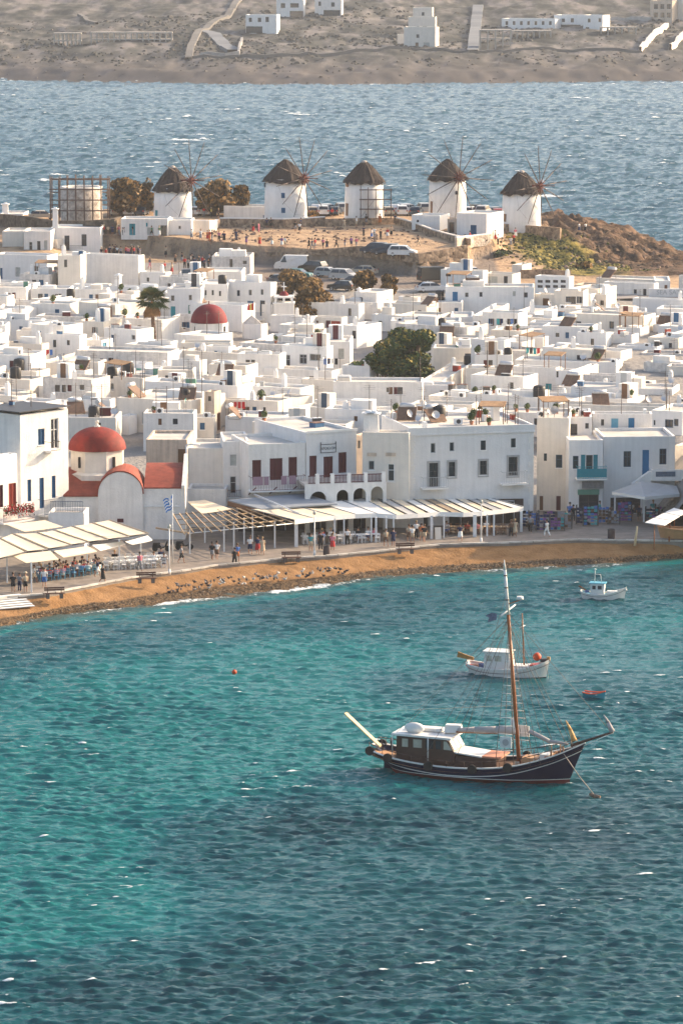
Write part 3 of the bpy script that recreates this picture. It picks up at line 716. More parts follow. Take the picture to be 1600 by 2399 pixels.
# ---------------- promenade, beach ----------------
PAVE=mat('worn_paving',(0.23,0.195,0.165),0.85,0.30,0.9,0.02,5)
def promenade():
    xs=np.linspace(-48,52,120); vs=[];fs=[]
    for i,x in enumerate(xs):
        ky=kerb_y(x); 
        for y,z in ((ky,0.9),(ky,1.5),(ky+0.5,1.5),(ky+6,1.5),(ky+12,1.5),(413.5 if x<20 else 413.5,1.5)): vs.append((x,max(y,ky),z))
    for i in range(len(xs)-1):
        for j in range(5): a=i*6+j; fs.append((a,a+6,a+7,a+1))
    m=MB().add(vs,fs).build('promenade',[PAVE]); m['kind']='structure'
    # painted kerb stones along the edge
    ks=MB().box((0,0,0),(1.12,0.34,0.14)); me=ks.mesh('kerb_stone',mat('worn_white_kerb',(.58,.54,.48),.9,.35,1.2,.02,6,objvar=.3)); x=-46; 
    while x<51:
        y=kerb_y(x); y2=kerb_y(x+1.16); a=math.atan2(y2-y,1.16); L=1.16
        o=linkmesh('kerb_stone',me,m,(x+L/2,(y+y2)/2+0.15,1.58+rng.uniform(-.02,.02)),a+rng.uniform(-.02,.02)); x+=L*math.cos(a)
    # paving slabs: rows of large flags, lighter joints left between
    sl=MB()
    for k in range(900):
        x=rng.uniform(-46,50); y=kerb_y(x)+rng.uniform(0.6,9)
    return m
prom=promenade()
def sand():
    m,nt,b=newmat('beach_sand'); L=nt.links.new; geo=N(nt,'ShaderNodeNewGeometry'); at=N(nt,'ShaderNodeAttribute',attribute_name='wet')
    n1=N(nt,'ShaderNodeTexNoise'); n1.inputs['Scale'].default_value=0.8; n1.inputs['Detail'].default_value=8; L(geo.outputs['Position'],n1.inputs['Vector'])
    rp=N(nt,'ShaderNodeValToRGB'); L(n1.outputs[0],rp.inputs[0]); e=rp.color_ramp.elements; e[0].position=.35; e[0].color=(0.22,0.118,0.05,1); e[1].position=.68; e[1].color=(0.31,0.175,0.08,1)
    n2=N(nt,'ShaderNodeTexNoise'); n2.inputs['Scale'].default_value=5; n2.inputs['Detail'].default_value=5; L(geo.outputs['Position'],n2.inputs['Vector'])
    r2=N(nt,'ShaderNodeValToRGB'); L(n2.outputs[0],r2.inputs[0]); e=r2.color_ramp.elements; e[0].position=.4; e[0].color=(0.04,0.026,0.016,1); e[1].position=.62; e[1].color=(0.16,0.105,0.06,1)
    ad=N(nt,'ShaderNodeMath',operation='ADD'); L(at.outputs['Fac'],ad.inputs[0]); m2=N(nt,'ShaderNodeMath',operation='MULTIPLY_ADD'); m2.inputs[1].default_value=0.6; m2.inputs[2].default_value=-0.3; L(n2.outputs[0],m2.inputs[0]); L(m2.outputs[0],ad.inputs[1])
    cl=N(nt,'ShaderNodeMapRange'); cl.inputs[1].default_value=.35; cl.inputs[2].default_value=.65; L(ad.outputs[0],cl.inputs[0])
    x=N(nt,'ShaderNodeMix',data_type='RGBA'); L(cl.outputs[0],x.inputs[0]); L(rp.outputs[0],x.inputs[6]); L(r2.outputs[0],x.inputs[7]); L(x.outputs[2],b.inputs['Base Color']); b.inputs['Roughness'].default_value=.95; b.inputs['Specular IOR Level'].default_value=.1
    bp=N(nt,'ShaderNodeBump'); bp.inputs['Distance'].default_value=.10; L(n2.outputs[0],bp.inputs['Height']); L(bp.outputs[0],b.inputs['Normal'])
    xs=np.arange(-46,50,0.14); t=np.linspace(-0.25,1,110); Xg,Tg=np.meshgrid(xs,t,indexing='ij')
    ky=np.interp(xs,[p.x for p in KP],[p.y for p in KP])[:,None]; wy=np.interp(xs,[p.x for p in WP],[p.y for p in WP])[:,None]
    Y=wy+(ky-wy)*Tg+0.05*Tg; Z=np.interp(Tg,[-.25,0,.25,.6,1],[-.6,0.02,.38,.80,1.28])
    wet=np.interp(Tg,[-.25,0.0,.12,.26,.36,1],[1,1,.95,.6,0,0]); n=vnoise(Xg,Y,1.1,5,4)-.5; n2=vnoise(Xg,Y,0.35,6,2)-.5; n3=vnoise(Xg,Y,5,61,3)-.5
    Z=Z+0.16*n*(Tg<1)+0.22*n2*wet+0.25*n3*np.clip(Tg*4,0,1)*np.clip((1-Tg)*3,0,1)
    Y=Y+0.9*wet*(vnoise(Xg,Y,2.5,9,3)-.5)
    o=gridmesh('beach',Xg,Y,Z,{'wet':np.clip(wet+0.25*n3,0,1)},[m]); o['kind']='structure'
    # pebbles along the waterline
    pb=MB(); r=random.Random(3)
    for i in range(3600):
        x=r.uniform(-42,47); ky=kerb_y(x); wy=water_y(x); t=r.gauss(.15,.07); y=lerp(wy,ky,t); z=interp([(-.25,-.6),(0,.02),(.25,.38),(.6,.75)],t); s=r.uniform(.04,.11)
        a=r.uniform(0,6); v=[(x+s*math.cos(a+k*1.57)*r.uniform(.7,1.2),y+s*math.sin(a+k*1.57)*r.uniform(.7,1.2),z) for k in range(4)]+[(x,y,z+s*.8)]
        pb.add(v,[(0,1,4),(1,2,4),(2,3,4),(3,0,4)],i%3)
    o=pb.build('pebbles',[mat('pebble_dark',(0.04,0.03,0.02),.9),mat('pebble_brown',(0.11,0.075,0.045),.9),mat('pebble_pale',(0.26,0.20,0.14),.9)]); o['kind']='stuff'
sand()
def steps():
    t=thing('stone_steps','white painted stone steps going down to the beach at the left edge','steps',at_z(30,1425,0.3))
    m=MB(); o=t.location
    for i in range(6):
        a=at_z(-6,1399+i*5.5,1.60-i*.13); b=at_z(52+i*6,1393+i*5.2,1.60-i*.13); 
        d=(b-a); n=Vector((-d.y,d.x,0)).normalized()*0.55
        if n.y<0: n=-n
        q=[a-o,b-o,b+n-o,a+n-o]; s=MB().slab(*[(p.x,p.y,p.z) for p in q],.07); s.build('step',PL['W'],t)
steps()
# ---------------- church with the red dome on the waterfront ----------------
REDM=mat('red_lime_dome',(0.205,0.019,0.012),0.75,0.45,1.2,0.01,8,objvar=0)
REDR=mat('red_lime_roof',(0.27,0.060,0.036),0.85,0.35,1.0,0.01,8)
def church():
    Y=390.0; C=at_y(283,1268,Y); z0=1.5
    t=thing('church','white church with big red dome and red vaulted roofs on the waterfront','church',(C.x,Y,z0))
    def X(px): return (px-283)/F*Y
    def Zp(py,Yy=Y): return at_y(283,py,Yy).z-z0
    zs=Zp(1158); zt=Zp(1143); r=2.15
    w=MB()
    # front arm with round gable
    n=18; arc=[(r*math.cos(math.pi*i/n),zs+r*math.sin(math.pi*i/n)) for i in range(n+1)]
    poly=[(-r,-.5),(r,-.5)]+[(a,b) for a,b in arc]
    w.prism([(p[0],p[1]) for p in poly],0.3,'y',0)
    w.bx(-r,r,.3,6,-.5,zs)
    # left arm and right arm walls
    xl=X(150); xr=X(436)
    w.bx(xl,-r-.003,.35,7,-.5,Zp(1162)); w.bx(r+.003,xr,.25,7,-.5,zt)
    w.bx(xr-.35,xr,-.02,6.9,zt-.01,zt+.25)
    # rake of the end wall
    w.prism([(-.05,zt+.25),(6.5,zt+2.4),(7,zt+2.4),(7,zt),(-.05,zt)],.3,'x',xr-.32)
    # sunk panel frame on the right part
    x1,x2=X(340),X(421)
    w.bx(x1,x2,.08,.247,Zp(1183),Zp(1150)) if False else None
    w.build('wall',PL['w'],t)
    fr=MB(); a,b,c,d=X(337),X(424),Zp(1186),Zp(1146)
    fr.bx(a,b,.12,.248,c-.1,c); fr.bx(a-.1,a-.003,.12,.248,c-.1,d); fr.bx(b+.003,b+.1,.12,.248,c-.1,d); fr.build('wall_panel_frame',PL['g'],t)
    # roofs: barrel over the front arm
    rb=MB(); rr=r+.10; ring=[(rr*math.cos(math.pi*i/n),rr*math.sin(math.pi*i/n)) for i in range(n+1)]
    vs=[];fs=[]
    for yy in (-.06,5.2):
        for a_,b_ in ring: vs.append((a_,yy,zs+.05+b_))
    ring2=[(a_*.955,b_*.955) for a_,b_ in ring]
    for yy in (-.06,5.2):
        for a_,b_ in ring2: vs.append((a_,yy,zs+.05+b_))
    k=n+1
    for i in range(n): fs.append((i,i+1,k+i+1,k+i)); fs.append((2*k+i,2*k+i+1,i+1,i))
    rb.add(vs,fs,0,False); rb.build('barrel_roof',REDR,t)
    def vault(x0,x1,zf,rise,dep,y0=.3,nm='vault_roof'):
        m=MB(); vs=[];fs=[];n=10
        for xx in (x0,x1):
            for i in range(n+1):
                q=i/n*math.pi/2; vs.append((xx,y0-.1+dep*(1-math.cos(q)) if False else y0-.1+dep*i/n,zf+rise*math.sin(q)))
        for i in range(n): fs.append((i,n+1+i,n+2+i,i+1))
        # end caps and a thin front lip
        vs+= [(x0,y0-.1,zf-.12),(x1,y0-.1,zf-.12)]; fs.append((2*n+2,2*n+3,n+1,0))
        m.add(vs,fs,0,False)
        m.build(nm,REDR,t)
    vault(xl-.1,-r+.2,Zp(1162)+.02,2.1,5.0)
    vault(r+.1,xr-.34,zt+.02,1.55,6.4)
    # octagonal drum on sloping shoulders
    dx=X(221); dy=5.3; rd=2.72; dz0=Zp(1109,Y+2.6); dz1=Zp(1062,Y+2.6)
    dr=MB(); dr.lathe([(rd+.9,zt-2.2),(rd+.75,dz0-.15),(rd+.05,dz0),(rd,dz0),(rd,dz1),(rd+.12,dz1+.02),(rd+.12,dz1+.12),(0.1,dz1+.12)],8,(dx,dy,0),0,False,R(22.5),R(382.5)); d_=dr.build('drum',PL['c'],t)
    for ang in (-90-38,-90+42):
        a_=R(ang); c=Vector((dx+math.cos(a_)*(rd*.93),dy+math.sin(a_)*(rd*.93),(dz0+dz1)/2)); MB().box(c,(.22,.30,1.05),a_+math.pi/2).build('slit_window',INT,d_)
    dm=MB(); R0=rd+.1; dm.lathe([(R0*math.cos(q*math.pi/2/14),dz1+.12+2.15*math.sin(q*math.pi/2/14)) for q in range(14)]+[(.12,dz1+2.27)],48,(dx,dy,0)); dob=dm.build('dome',REDM,t)
    fn=MB(); fn.lathe([(.3,0),(.34,.12),(.16,.22),(.12,.4),(.2,.5),(.2,.62),(.0,.7)],10,(dx,dy,dz1+2.22)); fn.box((dx,dy,dz1+3.2),(.06,.06,.7)); fn.box((dx,dy,dz1+3.3),(.42,.06,.06)); fn.build('finial',PL['c'],dob)
    MB().bx(X(276),X(287),.22,.40,Zp(1222),Zp(1214)).build('small_window',COLR['m'],t) if False else None
    m=MB(); m.bx(X(275),X(290),-.03,.02,Zp(1224),Zp(1215)); m.build('window',COLR['m'],t)
church()
# ---------------- waterfront houses ----------------
FR='houses along the waterfront'
L1=house(-60,47,152,972,1230,th=41,Y=386,z0=1.5,m='w',wins=[(89,1005,105,1041,'n'),(64,1124,74,1174,'n'),(92,1120,104,1190,'b'),(121,1115,131,1166,'n'),(119,981,138,1018,'x'),(120,1040,138,1055,'x')] if False else [(89,1005,105,1041,'b'),(64,1124,74,1174,'b'),(92,1120,104,1190,'b'),(121,1115,131,1166,'b'),(119,981,138,1050,'w')],chim=(),name='townhouse',label='tall cream townhouse with blue shutters at the left edge, next to the red domed church',group=FR)
rail(L1,-40,-20,1035,1057,'d') if False else None
def side_rail(h,px0,px1,pt,pb,mk,out=.9,slab=True,solid=None):
    o=h['Mi']@(Vector((0,0,CAM_H))-h['C'])
    def uv(px,py):
        r=h['Mi']@ray(px,py); k=(out-o.x)/r.x; p=o+r*k; return p.y,p.z
    u0,zt=uv(px0,pt); u1,zb=uv(px1,pb); mb=MB()
    mb.bx(out-.02,out+.02,u0,u1,zt-.04,zt)
    n=max(3,int(abs(u1-u0)/.15))
    for i in range(n+1): u=lerp(u0,u1,i/n); mb.bx(out-.012,out+.012,u-.012,u+.012,zb,zt)
    mb.bx(out-.012,out+.012,u0,u1,zb,zb+.04)
    for u in (u0,u1): mb.bx(.02,out,u-.015,u+.015,zt-.04,zt)
    mb.build('balcony_rail',COLR[mk],h['root'])
    if slab: MB().bx(.003,out+.06,u0-.05,u1+.05,zb-.18,zb-.01).build('balcony_slab',PL['W'],h['root'])
    if solid: MB().bx(out+.03,out+.12,u0,u1,zb,zt-.1).build('balcony_panel',solid,h['root'])
side_rail(L1,104,147,1172,1200,'n')
side_rail(L1,120,141,1036,1054,'d')
MB().bx(L1['x'][0],0.3,-.4,L1['d']+.1,L1['H']+.25,L1['H']+.33).build('roof_canopy',COLR['d'],L1['root'])
L2=house(-90,-75,47,1078,1235,th=41,Y=379.5,z0=1.5,m='W',d=6.4,wins=[(20,1133,39,1190,'r'),(-4,1137,8,1188,'m')],name='townhouse',label='low white house with red shutters and red balcony flowers at left edge',group=FR)
side_rail(L2,8,80,1192,1214,'m',out=1.0)
def flowers():
    h=L2; o=h['Mi']@(Vector((0,0,CAM_H))-h['C']); mb=MB(); r=random.Random(5)
    for i in range(700):
        px=r.uniform(10,78); py=r.gauss(1197-(px-10)*.08,6); rr=h['Mi']@ray(px,py); k=(1.15-o.x)/rr.x; p=o+rr*k; p.x+=r.uniform(-.2,.2); s=r.uniform(.05,.11); a=Vector((r.gauss(0,1),r.gauss(0,1),r.gauss(0,1))).normalized(); b=a.orthogonal().normalized(); c=a.cross(b)
        mb.add([p+b*s,p+c*s,p-b*s,p-c*s],[(0,1,2,3)],0 if r.random()<.72 else 1)
    mb.build('flower_row',[mat('red_petals',(0.38,0.02,0.02),.7),mat('leaf_green',(0.06,0.11,0.03),.7)],h['root'])['kind']='stuff'
flowers()
house(112,197,198,1203,1235,Y=383,z0=1.5,m='W',d=4,name='terrace',cat='terrace',label='low white terrace block with a dark glass railing in front of the domed church',group=FR)
h=HOUSES[-1]; rail(h,118,194,1174,1200,'n',y=0.1)
house(341,438,439,1030,1125,Y=409,z0=1.5,m='e',wins=[(417,1052,437,1106,'o')],label='worn beige house with a tall brown door behind the flag pole',group=FR,name='townhouse')
M1=house(439,523,524,1050,1180,Y=402,z0=1.5,m='c',label='plain cream house with blank front wall left of the maroon balcony',group=FR,name='townhouse')
def pipe():
    h=M1; m=MB(); o=h['x']; z=h['H']
    m.path([(o[0]-.12,-.12,z-3.4),(o[0]-.12,-.12,z+.25),(o[0]+.1,-.12,z+.38),(o[0]+1.2,-.12,z+.36)],.09,8); m.build('vent_pipe',COLR['w'],h['root'])
pipe()
house(438,529,530,1146,1190,Y=398,z0=1.5,m='w',d=4,label='low white wall block below the plain cream house',group=FR,name='outbuilding',cat='outbuilding')
A1=house(523,523,583,1034,1180,Y=401,z0=1.5,m='w',th=-4,wins=[(539,1065,554,1091,'g'),(539,1116,553,1156,'g')],label='narrow white house with two pale windows and small maroon balcony',group=FR,name='townhouse')
rail(A1,534,567,1148,1164,'m',y=-.7)
A3=house(590,717,836,1013,1190,th=-26,Y=398.5,z0=1.5,m='g',wins=[(725,1068,742,1116,'m'),(758,1070,780,1120,'m'),(793,1060,812,1107,'m')],label='white seafront building with maroon doors and a signboard under its roof',group=FR,name='seafront_building',cat='building',cornice=False)
m=MB(); m.bx(A3['x'][0]-.05,A3['x'][1]+.1,-.12,-.01,A3['H']-.12,A3['H']+.12); m.build('cornice',PL['W'],A3['root'])
A2=house(583,583,716,1041,1190,th=-14,Y=397,z0=1.5,m='w',d=8,wins=[(591,1078,612,1124,'m'),(632,1074,662,1124,'m'),(676,1071,696,1118,'m')],label='lower white wing with three maroon doors and a long maroon balcony',group=FR,name='seafront_building',cat='building')
rail(A2,588,716,1118,1146,'m',y=-1.2)
def balcony_cloth():
    h=A2; mb=MB(); x0,x1=h['x']; o=h['Mi']@(Vector((0,0,CAM_H))-h['C'])
    r=h['Mi']@ray(590,1140); k=(-1.24-o.y)/r.y; z=(o+r*k).z
    for a,b in ((.02,.2),(.22,.3),(.52,.62),(.66,.78)): mb.bx(lerp(x0,x1,a),lerp(x0,x1,b),-1.245,-1.225,z+.1,z+.95)
    mb.build('balcony_panel',mat('faded_plum_panel',(0.30,0.19,0.24),.8),h['root'])
    s=MB()
    for a in (.08,.45,.8): x=lerp(x0,x1,a); s.tube((x-.5,-.02,z-.95),(x,-1.1,z-.15),.06,.06,4)
    s.build('balcony_bracket',COLR['m'],h['root'])
balcony_cloth()
def text_obj(body,size,name,mt,parent,loc,rz,ext=.01,rx=math.pi/2):
    cu=bpy.data.curves.new(name,'FONT'); cu.body=body; cu.size=size; cu.extrude=ext; cu.align_x='CENTER'; cu.align_y='CENTER'; cu.materials.append(mt)
    q=bpy.data.objects.new(name,cu); COL.objects.link(q); dg=bpy.context.evaluated_depsgraph_get(); me=bpy.data.meshes.new_from_object(q.evaluated_get(dg)); bpy.data.objects.remove(q); o=bpy.data.objects.new(name,me); COL.objects.link(o)
    if not me.materials: me.materials.append(mt)
    if parent: o.parent=parent
    o.location=loc; o.rotation_euler=(rx,0,rz); return o
def wall_uv(h,px,py,out=-.03):
    o=h['Mi']@(Vector((0,0,CAM_H))-h['C']); r=h['Mi']@ray(px,py); k=(out-o.y)/r.y; return o+r*k
def apollon_sign():
    a=wall_uv(A3,752,1060); b=wall_uv(A3,786,1040); m=MB(); m.bx(a.x,b.x,-.06,-.01,a.z,b.z); sg=m.build('signboard',mat('sign_pale',(0.62,0.62,0.62),.7),A3['root'])
    f=MB(); f.bx(a.x-.05,a.x,-.08,-.01,a.z-.05,b.z+.25); f.bx(b.x,b.x+.05,-.08,-.01,a.z-.05,b.z+.25); f.bx(a.x,b.x,-.08,-.01,a.z-.05,a.z); f.bx(a.x,b.x,-.08,-.01,b.z,b.z+.05); f.build('sign_frame',COLR['d'],sg)
    t=text_obj('APOLLON',(b.x-a.x)/4.1,'lettering',COLR['d'],sg,((a.x+b.x)/2,-.07,(a.z+b.z)/2),0)
apollon_sign()
def terrace():
    """arcaded terrace with piers and maroon balustrades"""
    Yc=394.5; th=-R(-20) ; C=at_y(716,1128,Yc); t=thing('terrace','white arcaded terrace with maroon balustrades between piers on the seafront','terrace',(C.x,Yc,1.5),R(14))
    Mt=Matrix.Rotation(-R(14),3,'Z'); O=Mt@(Vector((0,0,CAM_H))-Vector((C.x,Yc,1.5)))
    def uv(px,py,y=0):
        r=Mt@ray(px,py); k=(y-O.y)/r.y; p=O+r*k; return p.x,p.z
    W,_=uv(905,1130); zt=uv(744,1134)[1]; zd=zt
    arches=[(726,765,1152,1200),(789,817,1148,1200),(828,858,1144,1200),(869,898,1140,1200)]
    m=MB(); prev=0; A=[]
    for a,b,c,d in arches:
        x0,zt_=uv(a,c); x1,_=uv(b,c); A.append((x0,x1,zt_))
    n=10; xs=0.0
    for x0,x1,za in A:
        r=(x1-x0)/2; cx=(x0+x1)/2; zs=za-r
        m.quad((xs,0,-.5),(x0,0,-.5),(x0,0,zd),(xs,0,zd))
        for i in range(n):
            p=math.pi*(1-i/n); q=math.pi*(1-(i+1)/n); ax,az=cx+r*math.cos(p),zs+r*math.sin(p); bx,bz=cx+r*math.cos(q),zs+r*math.sin(q)
            m.quad((ax,0,az),(bx,0,bz),(bx,0,zd),(ax,0,zd)); m.quad((ax,.35,az),(bx,.35,bz),(bx,0,bz),(ax,0,az))
        m.quad((x0,0,-.5),(x0,.35,-.5),(x0,.35,zs),(x0,0,zs)); m.quad((x1,.35,-.5),(x1,0,-.5),(x1,0,zs),(x1,.35,zs)); xs=x1
    m.quad((xs,0,-.5),(W,0,-.5),(W,0,zd),(xs,0,zd)); m.quad((W,0,-.5),(W,4,-.5),(W,4,zd),(W,0,zd)); m.quad((0,.5,-.5),(0,0,-.5),(0,0,zd),(0,.5,zd))
    m.build('arcade_wall',PL['w'],t); MB().bx(.003,W-.003,.003,5.5,zd-.25,zd-.003).build('floor',ROOFM,t)
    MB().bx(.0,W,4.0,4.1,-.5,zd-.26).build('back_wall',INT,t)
    piers=[744,779,818,857,899]; px=[uv(p,1115)[0] for p in piers]; zp=uv(744,1111)[1]
    for x in px: MB().bx(x-.18,x+.18,-.02,.3,zd+.002,zp).build('pier',PL['W'],t)
    for x0,x1 in zip([0.1]+px,px):
        b=MB(); b.bx(x0+.18,x1-.18,.08,.16,zp-.22,zp-.14); b.bx(x0+.18,x1-.18,.08,.16,zd+.05,zd+.12)
        k=int((x1-x0-.36)/.14)
        for i in range(k): xx=x0+.2+i*.14; b.bx(xx,xx+.05,.09,.15,zd+.12,zp-.22)
        b.build('balustrade',COLR['m'],t)
terrace()
house(831,849,851,1020,1170,Y=414,z0=1.5,m='e',wins=[(838,1032,844,1050,'d')],label='narrow beige stone house in the alley right of the arcaded terrace',group=FR,name='townhouse')
M2=house(848,958,960,1014,1180,Y=397.6,z0=1.5,m='c',th=8,wins=[(863,1079,877,1101,'g'),(908,1086,924,1128,'w')],chim=[(862,1010,1.0,1.9),(880,1010,1.0,1.9)],label='cream house with two tall chimneys between the arcaded terrace and the long grey house',group=FR,name='townhouse')
m=MB()
for a,b in ((860,882),(903,927)):
    p=wall_uv(M2,a,1068); q=wall_uv(M2,b,1063); m.bx(p.x,q.x,-.12,-.01,p.z,q.z+.1)
m.build('lintel',PL['e'],M2['root'])
BG=house(958,960,1256,1003,1190,th=-14,Y=398.5,z0=1.5,m='g',d=11,cornice=True,wins=[(1009,1038,1020,1061,'g'),(1053,1036,1064,1057,'g'),(1126,1032,1138,1054,'d'),(1197,1027,1208,1048,'d'),(1005,1084,1026,1141,'d'),(1051,1082,1066,1116,'d'),(1124,1079,1140,1112,'d'),(1191,1070,1212,1114,'d')],chim=[(1160,985,.7,1.6)],label='long grey white two storey house with cornice and two iron balconies',group=FR,name='seafront_building',cat='building')
def surrounds():
    for a,b,c,d in ((1005,1084,1026,1141),(1051,1082,1066,1116),(1124,1079,1140,1112),(1191,1070,1212,1114)):
        p=wall_uv(BG,a,d,0); q=wall_uv(BG,c,b,0); m=MB(); k=.2; m.bx(p.x-k,p.x-.003,-.07,-.004,p.z-.05,q.z+k); m.bx(q.x+.003,q.x+k,-.07,-.004,p.z-.05,q.z+k); m.bx(p.x-.003,q.x+.003,-.07,-.004,q.z+.003,q.z+k)
        if d<1120: m.bx(p.x-k,q.x+k,-.10,-.004,p.z-.22,p.z-.1)
        m.build('stone_surround',mat('grey_stone_trim',(0.36,0.36,0.36),.9,.15),BG['root'])
surrounds()
rail(BG,991,1049,1119,1142,'g',y=-.9); rail(BG,1178,1236,1106,1132,'g',y=-.9)
# corner quoins
q=MB()
for i in range(13):
    w_=.55 if i%2 else .35
    q.bx(.0+.003,w_,-.035,-.003,BG['H']-1.2-i*.62,BG['H']-.62-i*.62)
    q.bx(BG['x'][1]-w_,BG['x'][1]-.003,-.035,-.003,BG['H']-1.2-i*.62,BG['H']-.62-i*.62)
q.build('quoins',PL['w'],BG['root'])
# right hand group
R1=house(1258,1333,1334,979,1235,Y=409,z0=1.5,m='c',th=6,d=8,wins=[(1302,1065,1317,1096,'n'),(1274,1062,1281,1080,'d'),(1264,1162,1272,1200,'o'),(1303,1162,1313,1198,'m')],label='tall pinkish cream house wall on the alley right of the long grey house',group=FR,name='townhouse')
R1b=house(1290,1387,1388,977,1060,Y=412.2,z0=1.5,m='g',th=2,wins=[(1305,995,1321,1022,'d'),(1337,993,1352,1027,'d'),(1371,991,1379,1004,'n')],label='white upper house with three dark windows set back above the teal balcony',group=FR,name='townhouse')
R2=house(1388,1528,1530,970,1050,Y=415,z0=1.5,m='w',th=2,wins=[(1408,982,1415,997,'d'),(1432,980,1448,1022,'T'),(1472,979,1486,1002,'B')],label='white upper house with pale blue door and bright blue shutter, set back',group=FR,name='townhouse')
R3=house(1333,1333,1414,1031,1235,Y=406,z0=1.5,m='g',th=-3,wins=[(1342,1068,1355,1098,'n'),(1361,1065,1371,1118,'t'),(1373,1066,1388,1118,'d'),(1390,1065,1400,1118,'t'),(1356,1159,1402,1210,'x' if False else 'd')],label='white house with teal balcony and double doors above the souvenir shop',group=FR,name='townhouse')
rail(R3,1352,1421,1093,1121,'t',y=-1.1)
p_=wall_uv(R3,1352,1119,-1.07); q_=wall_uv(R3,1421,1098,-1.07); MB().bx(p_.x,q_.x,-1.085,-1.06,p_.z,q_.z).build('balcony_panel',COLR['t'],R3['root'])
R4=house(1414,1414,1584,1023,1235,Y=407,z0=1.5,m='g',th=-4,d=7,wins=[(1461,1057,1478,1094,'n'),(1505,1054,1520,1116,'B'),(1545,1051,1561,1088,'n'),(1430,1166,1500,1212,'d')],label='broad white house, bright blue door and two navy windows, right end of quay',group=FR,name='townhouse')
def signs():
    a=wall_uv(R3,1363,1144); b=wall_uv(R3,1414,1127); m=MB(); m.bx(a.x,b.x,-.25,-.12,a.z,b.z); s=m.build('shop_sign',mat('sign_grey',(0.20,0.20,0.21),.7,.3,4),R3['root'])
    a=wall_uv(R3,1353,1158); b=wall_uv(R3,1403,1146); m=MB(); m.bx(a.x,b.x,-.35,-.12,a.z,b.z); m.build('shop_sign',COLR['G'],R3['root'])
    # balcony parapet with blue lettering band and the outside stair
    a=wall_uv(R4,1526,1122,-1.3); b=wall_uv(R4,1592,1100,-1.3); m=MB(); m.bx(a.x,b.x+.4,-1.35,-1.22,a.z,b.z); m.bx(a.x-.1,b.x+.5,-1.4,-.004,a.z-.2,a.z-.003); m.bx(a.x,a.x+.12,-1.22,-.004,a.z,b.z); m.build('balcony_parapet',PL['W'],R4['root'])
    m=MB(); m.bx(lerp(a.x,b.x,.15),lerp(a.x,b.x,.85),-1.365,-1.352,lerp(a.z,b.z,.25),lerp(a.z,b.z,.8)); bd=m.build('signboard',mat('sign_slate',(0.12,0.16,0.22),.7,.35,5),R4['root'])
    c=wall_uv(R4,1500,1128,-.8); m=MB(); m.prism([(c.x-.9,c.z-.2),(a.x,c.z-.2),(a.x,a.z+.7),(a.x-.2,a.z+.7)],.8,'y',-1.2); m.build('stair_wall',PL['W'],R4['root'])
signs()
house(1583,1640,1660,1046,1235,Y=416,z0=1.5,m='c',label='cream house behind the dark tree at the right edge',group=FR,name='townhouse')
R6=house(1528,1600,1660,964,1010,Y=432,z0=2.0,m='W',wins=[(1558,982,1577,1002,'n'),(1579,981,1589,998,'n'),(1531,984,1535,996,'n')],label='bright white house with navy windows at the right edge above the quay')
house(1640,1640,1900,1000,1245,Y=396,z0=1.5,m='c',th=-2,d=12,label='house beyond the right edge of the frame')
# ---------------- awnings ----------------
CAN=mat('cream_canvas',(0.70,0.60,0.45),.9,.08,1.2); CANW=mat('white_canvas',(0.74,0.73,0.70),.9,.06,1.2); CANG=mat('grey_canvas',(0.42,0.42,0.42),.9,.1,1); CANB=mat('brown_canvas',(0.35,0.27,0.19),.9,.15,1)
WOOD=mat('pale_timber',(0.48,0.35,0.22),.85,.25,3); POSTM=COLR['w']
def sub(p,o): return (p.x-o[0],p.y-o[1],p.z-o[2])
def canopy(t,panels,mats,gap=.03,th=.04,name='canvas_panel',sag=.12):
    """fabric strips between rafters; each sags a little"""
    o=t.location
    for i,(bl,br,fr,fl) in enumerate(panels):
        m=MB(); nu,nv=4,5; vs=[]
        for k in (0,1):
            for a in range(nu+1):
                for b in range(nv+1):
                    u=gap+(1-2*gap)*a/nu; v=b/nv; p=bl.lerp(br,u).lerp(fl.lerp(fr,u),v); s=sag*math.sin(math.pi*u)*(.4+.6*math.sin(math.pi*v)); vs.append((p.x-o[0],p.y-o[1],p.z-o[2]-s-k*th))
        q=(nu+1)*(nv+1); fs=[]
        for a in range(nu):
            for b in range(nv):
                c=a*(nv+1)+b; fs.append((c,c+1,c+nv+2,c+nv+1)); fs.append((q+c+nv+1,q+c+nv+2,q+c+1,q+c))
        m.add(vs,fs,0,True); m.build(name,mats[i%len(mats)],t)
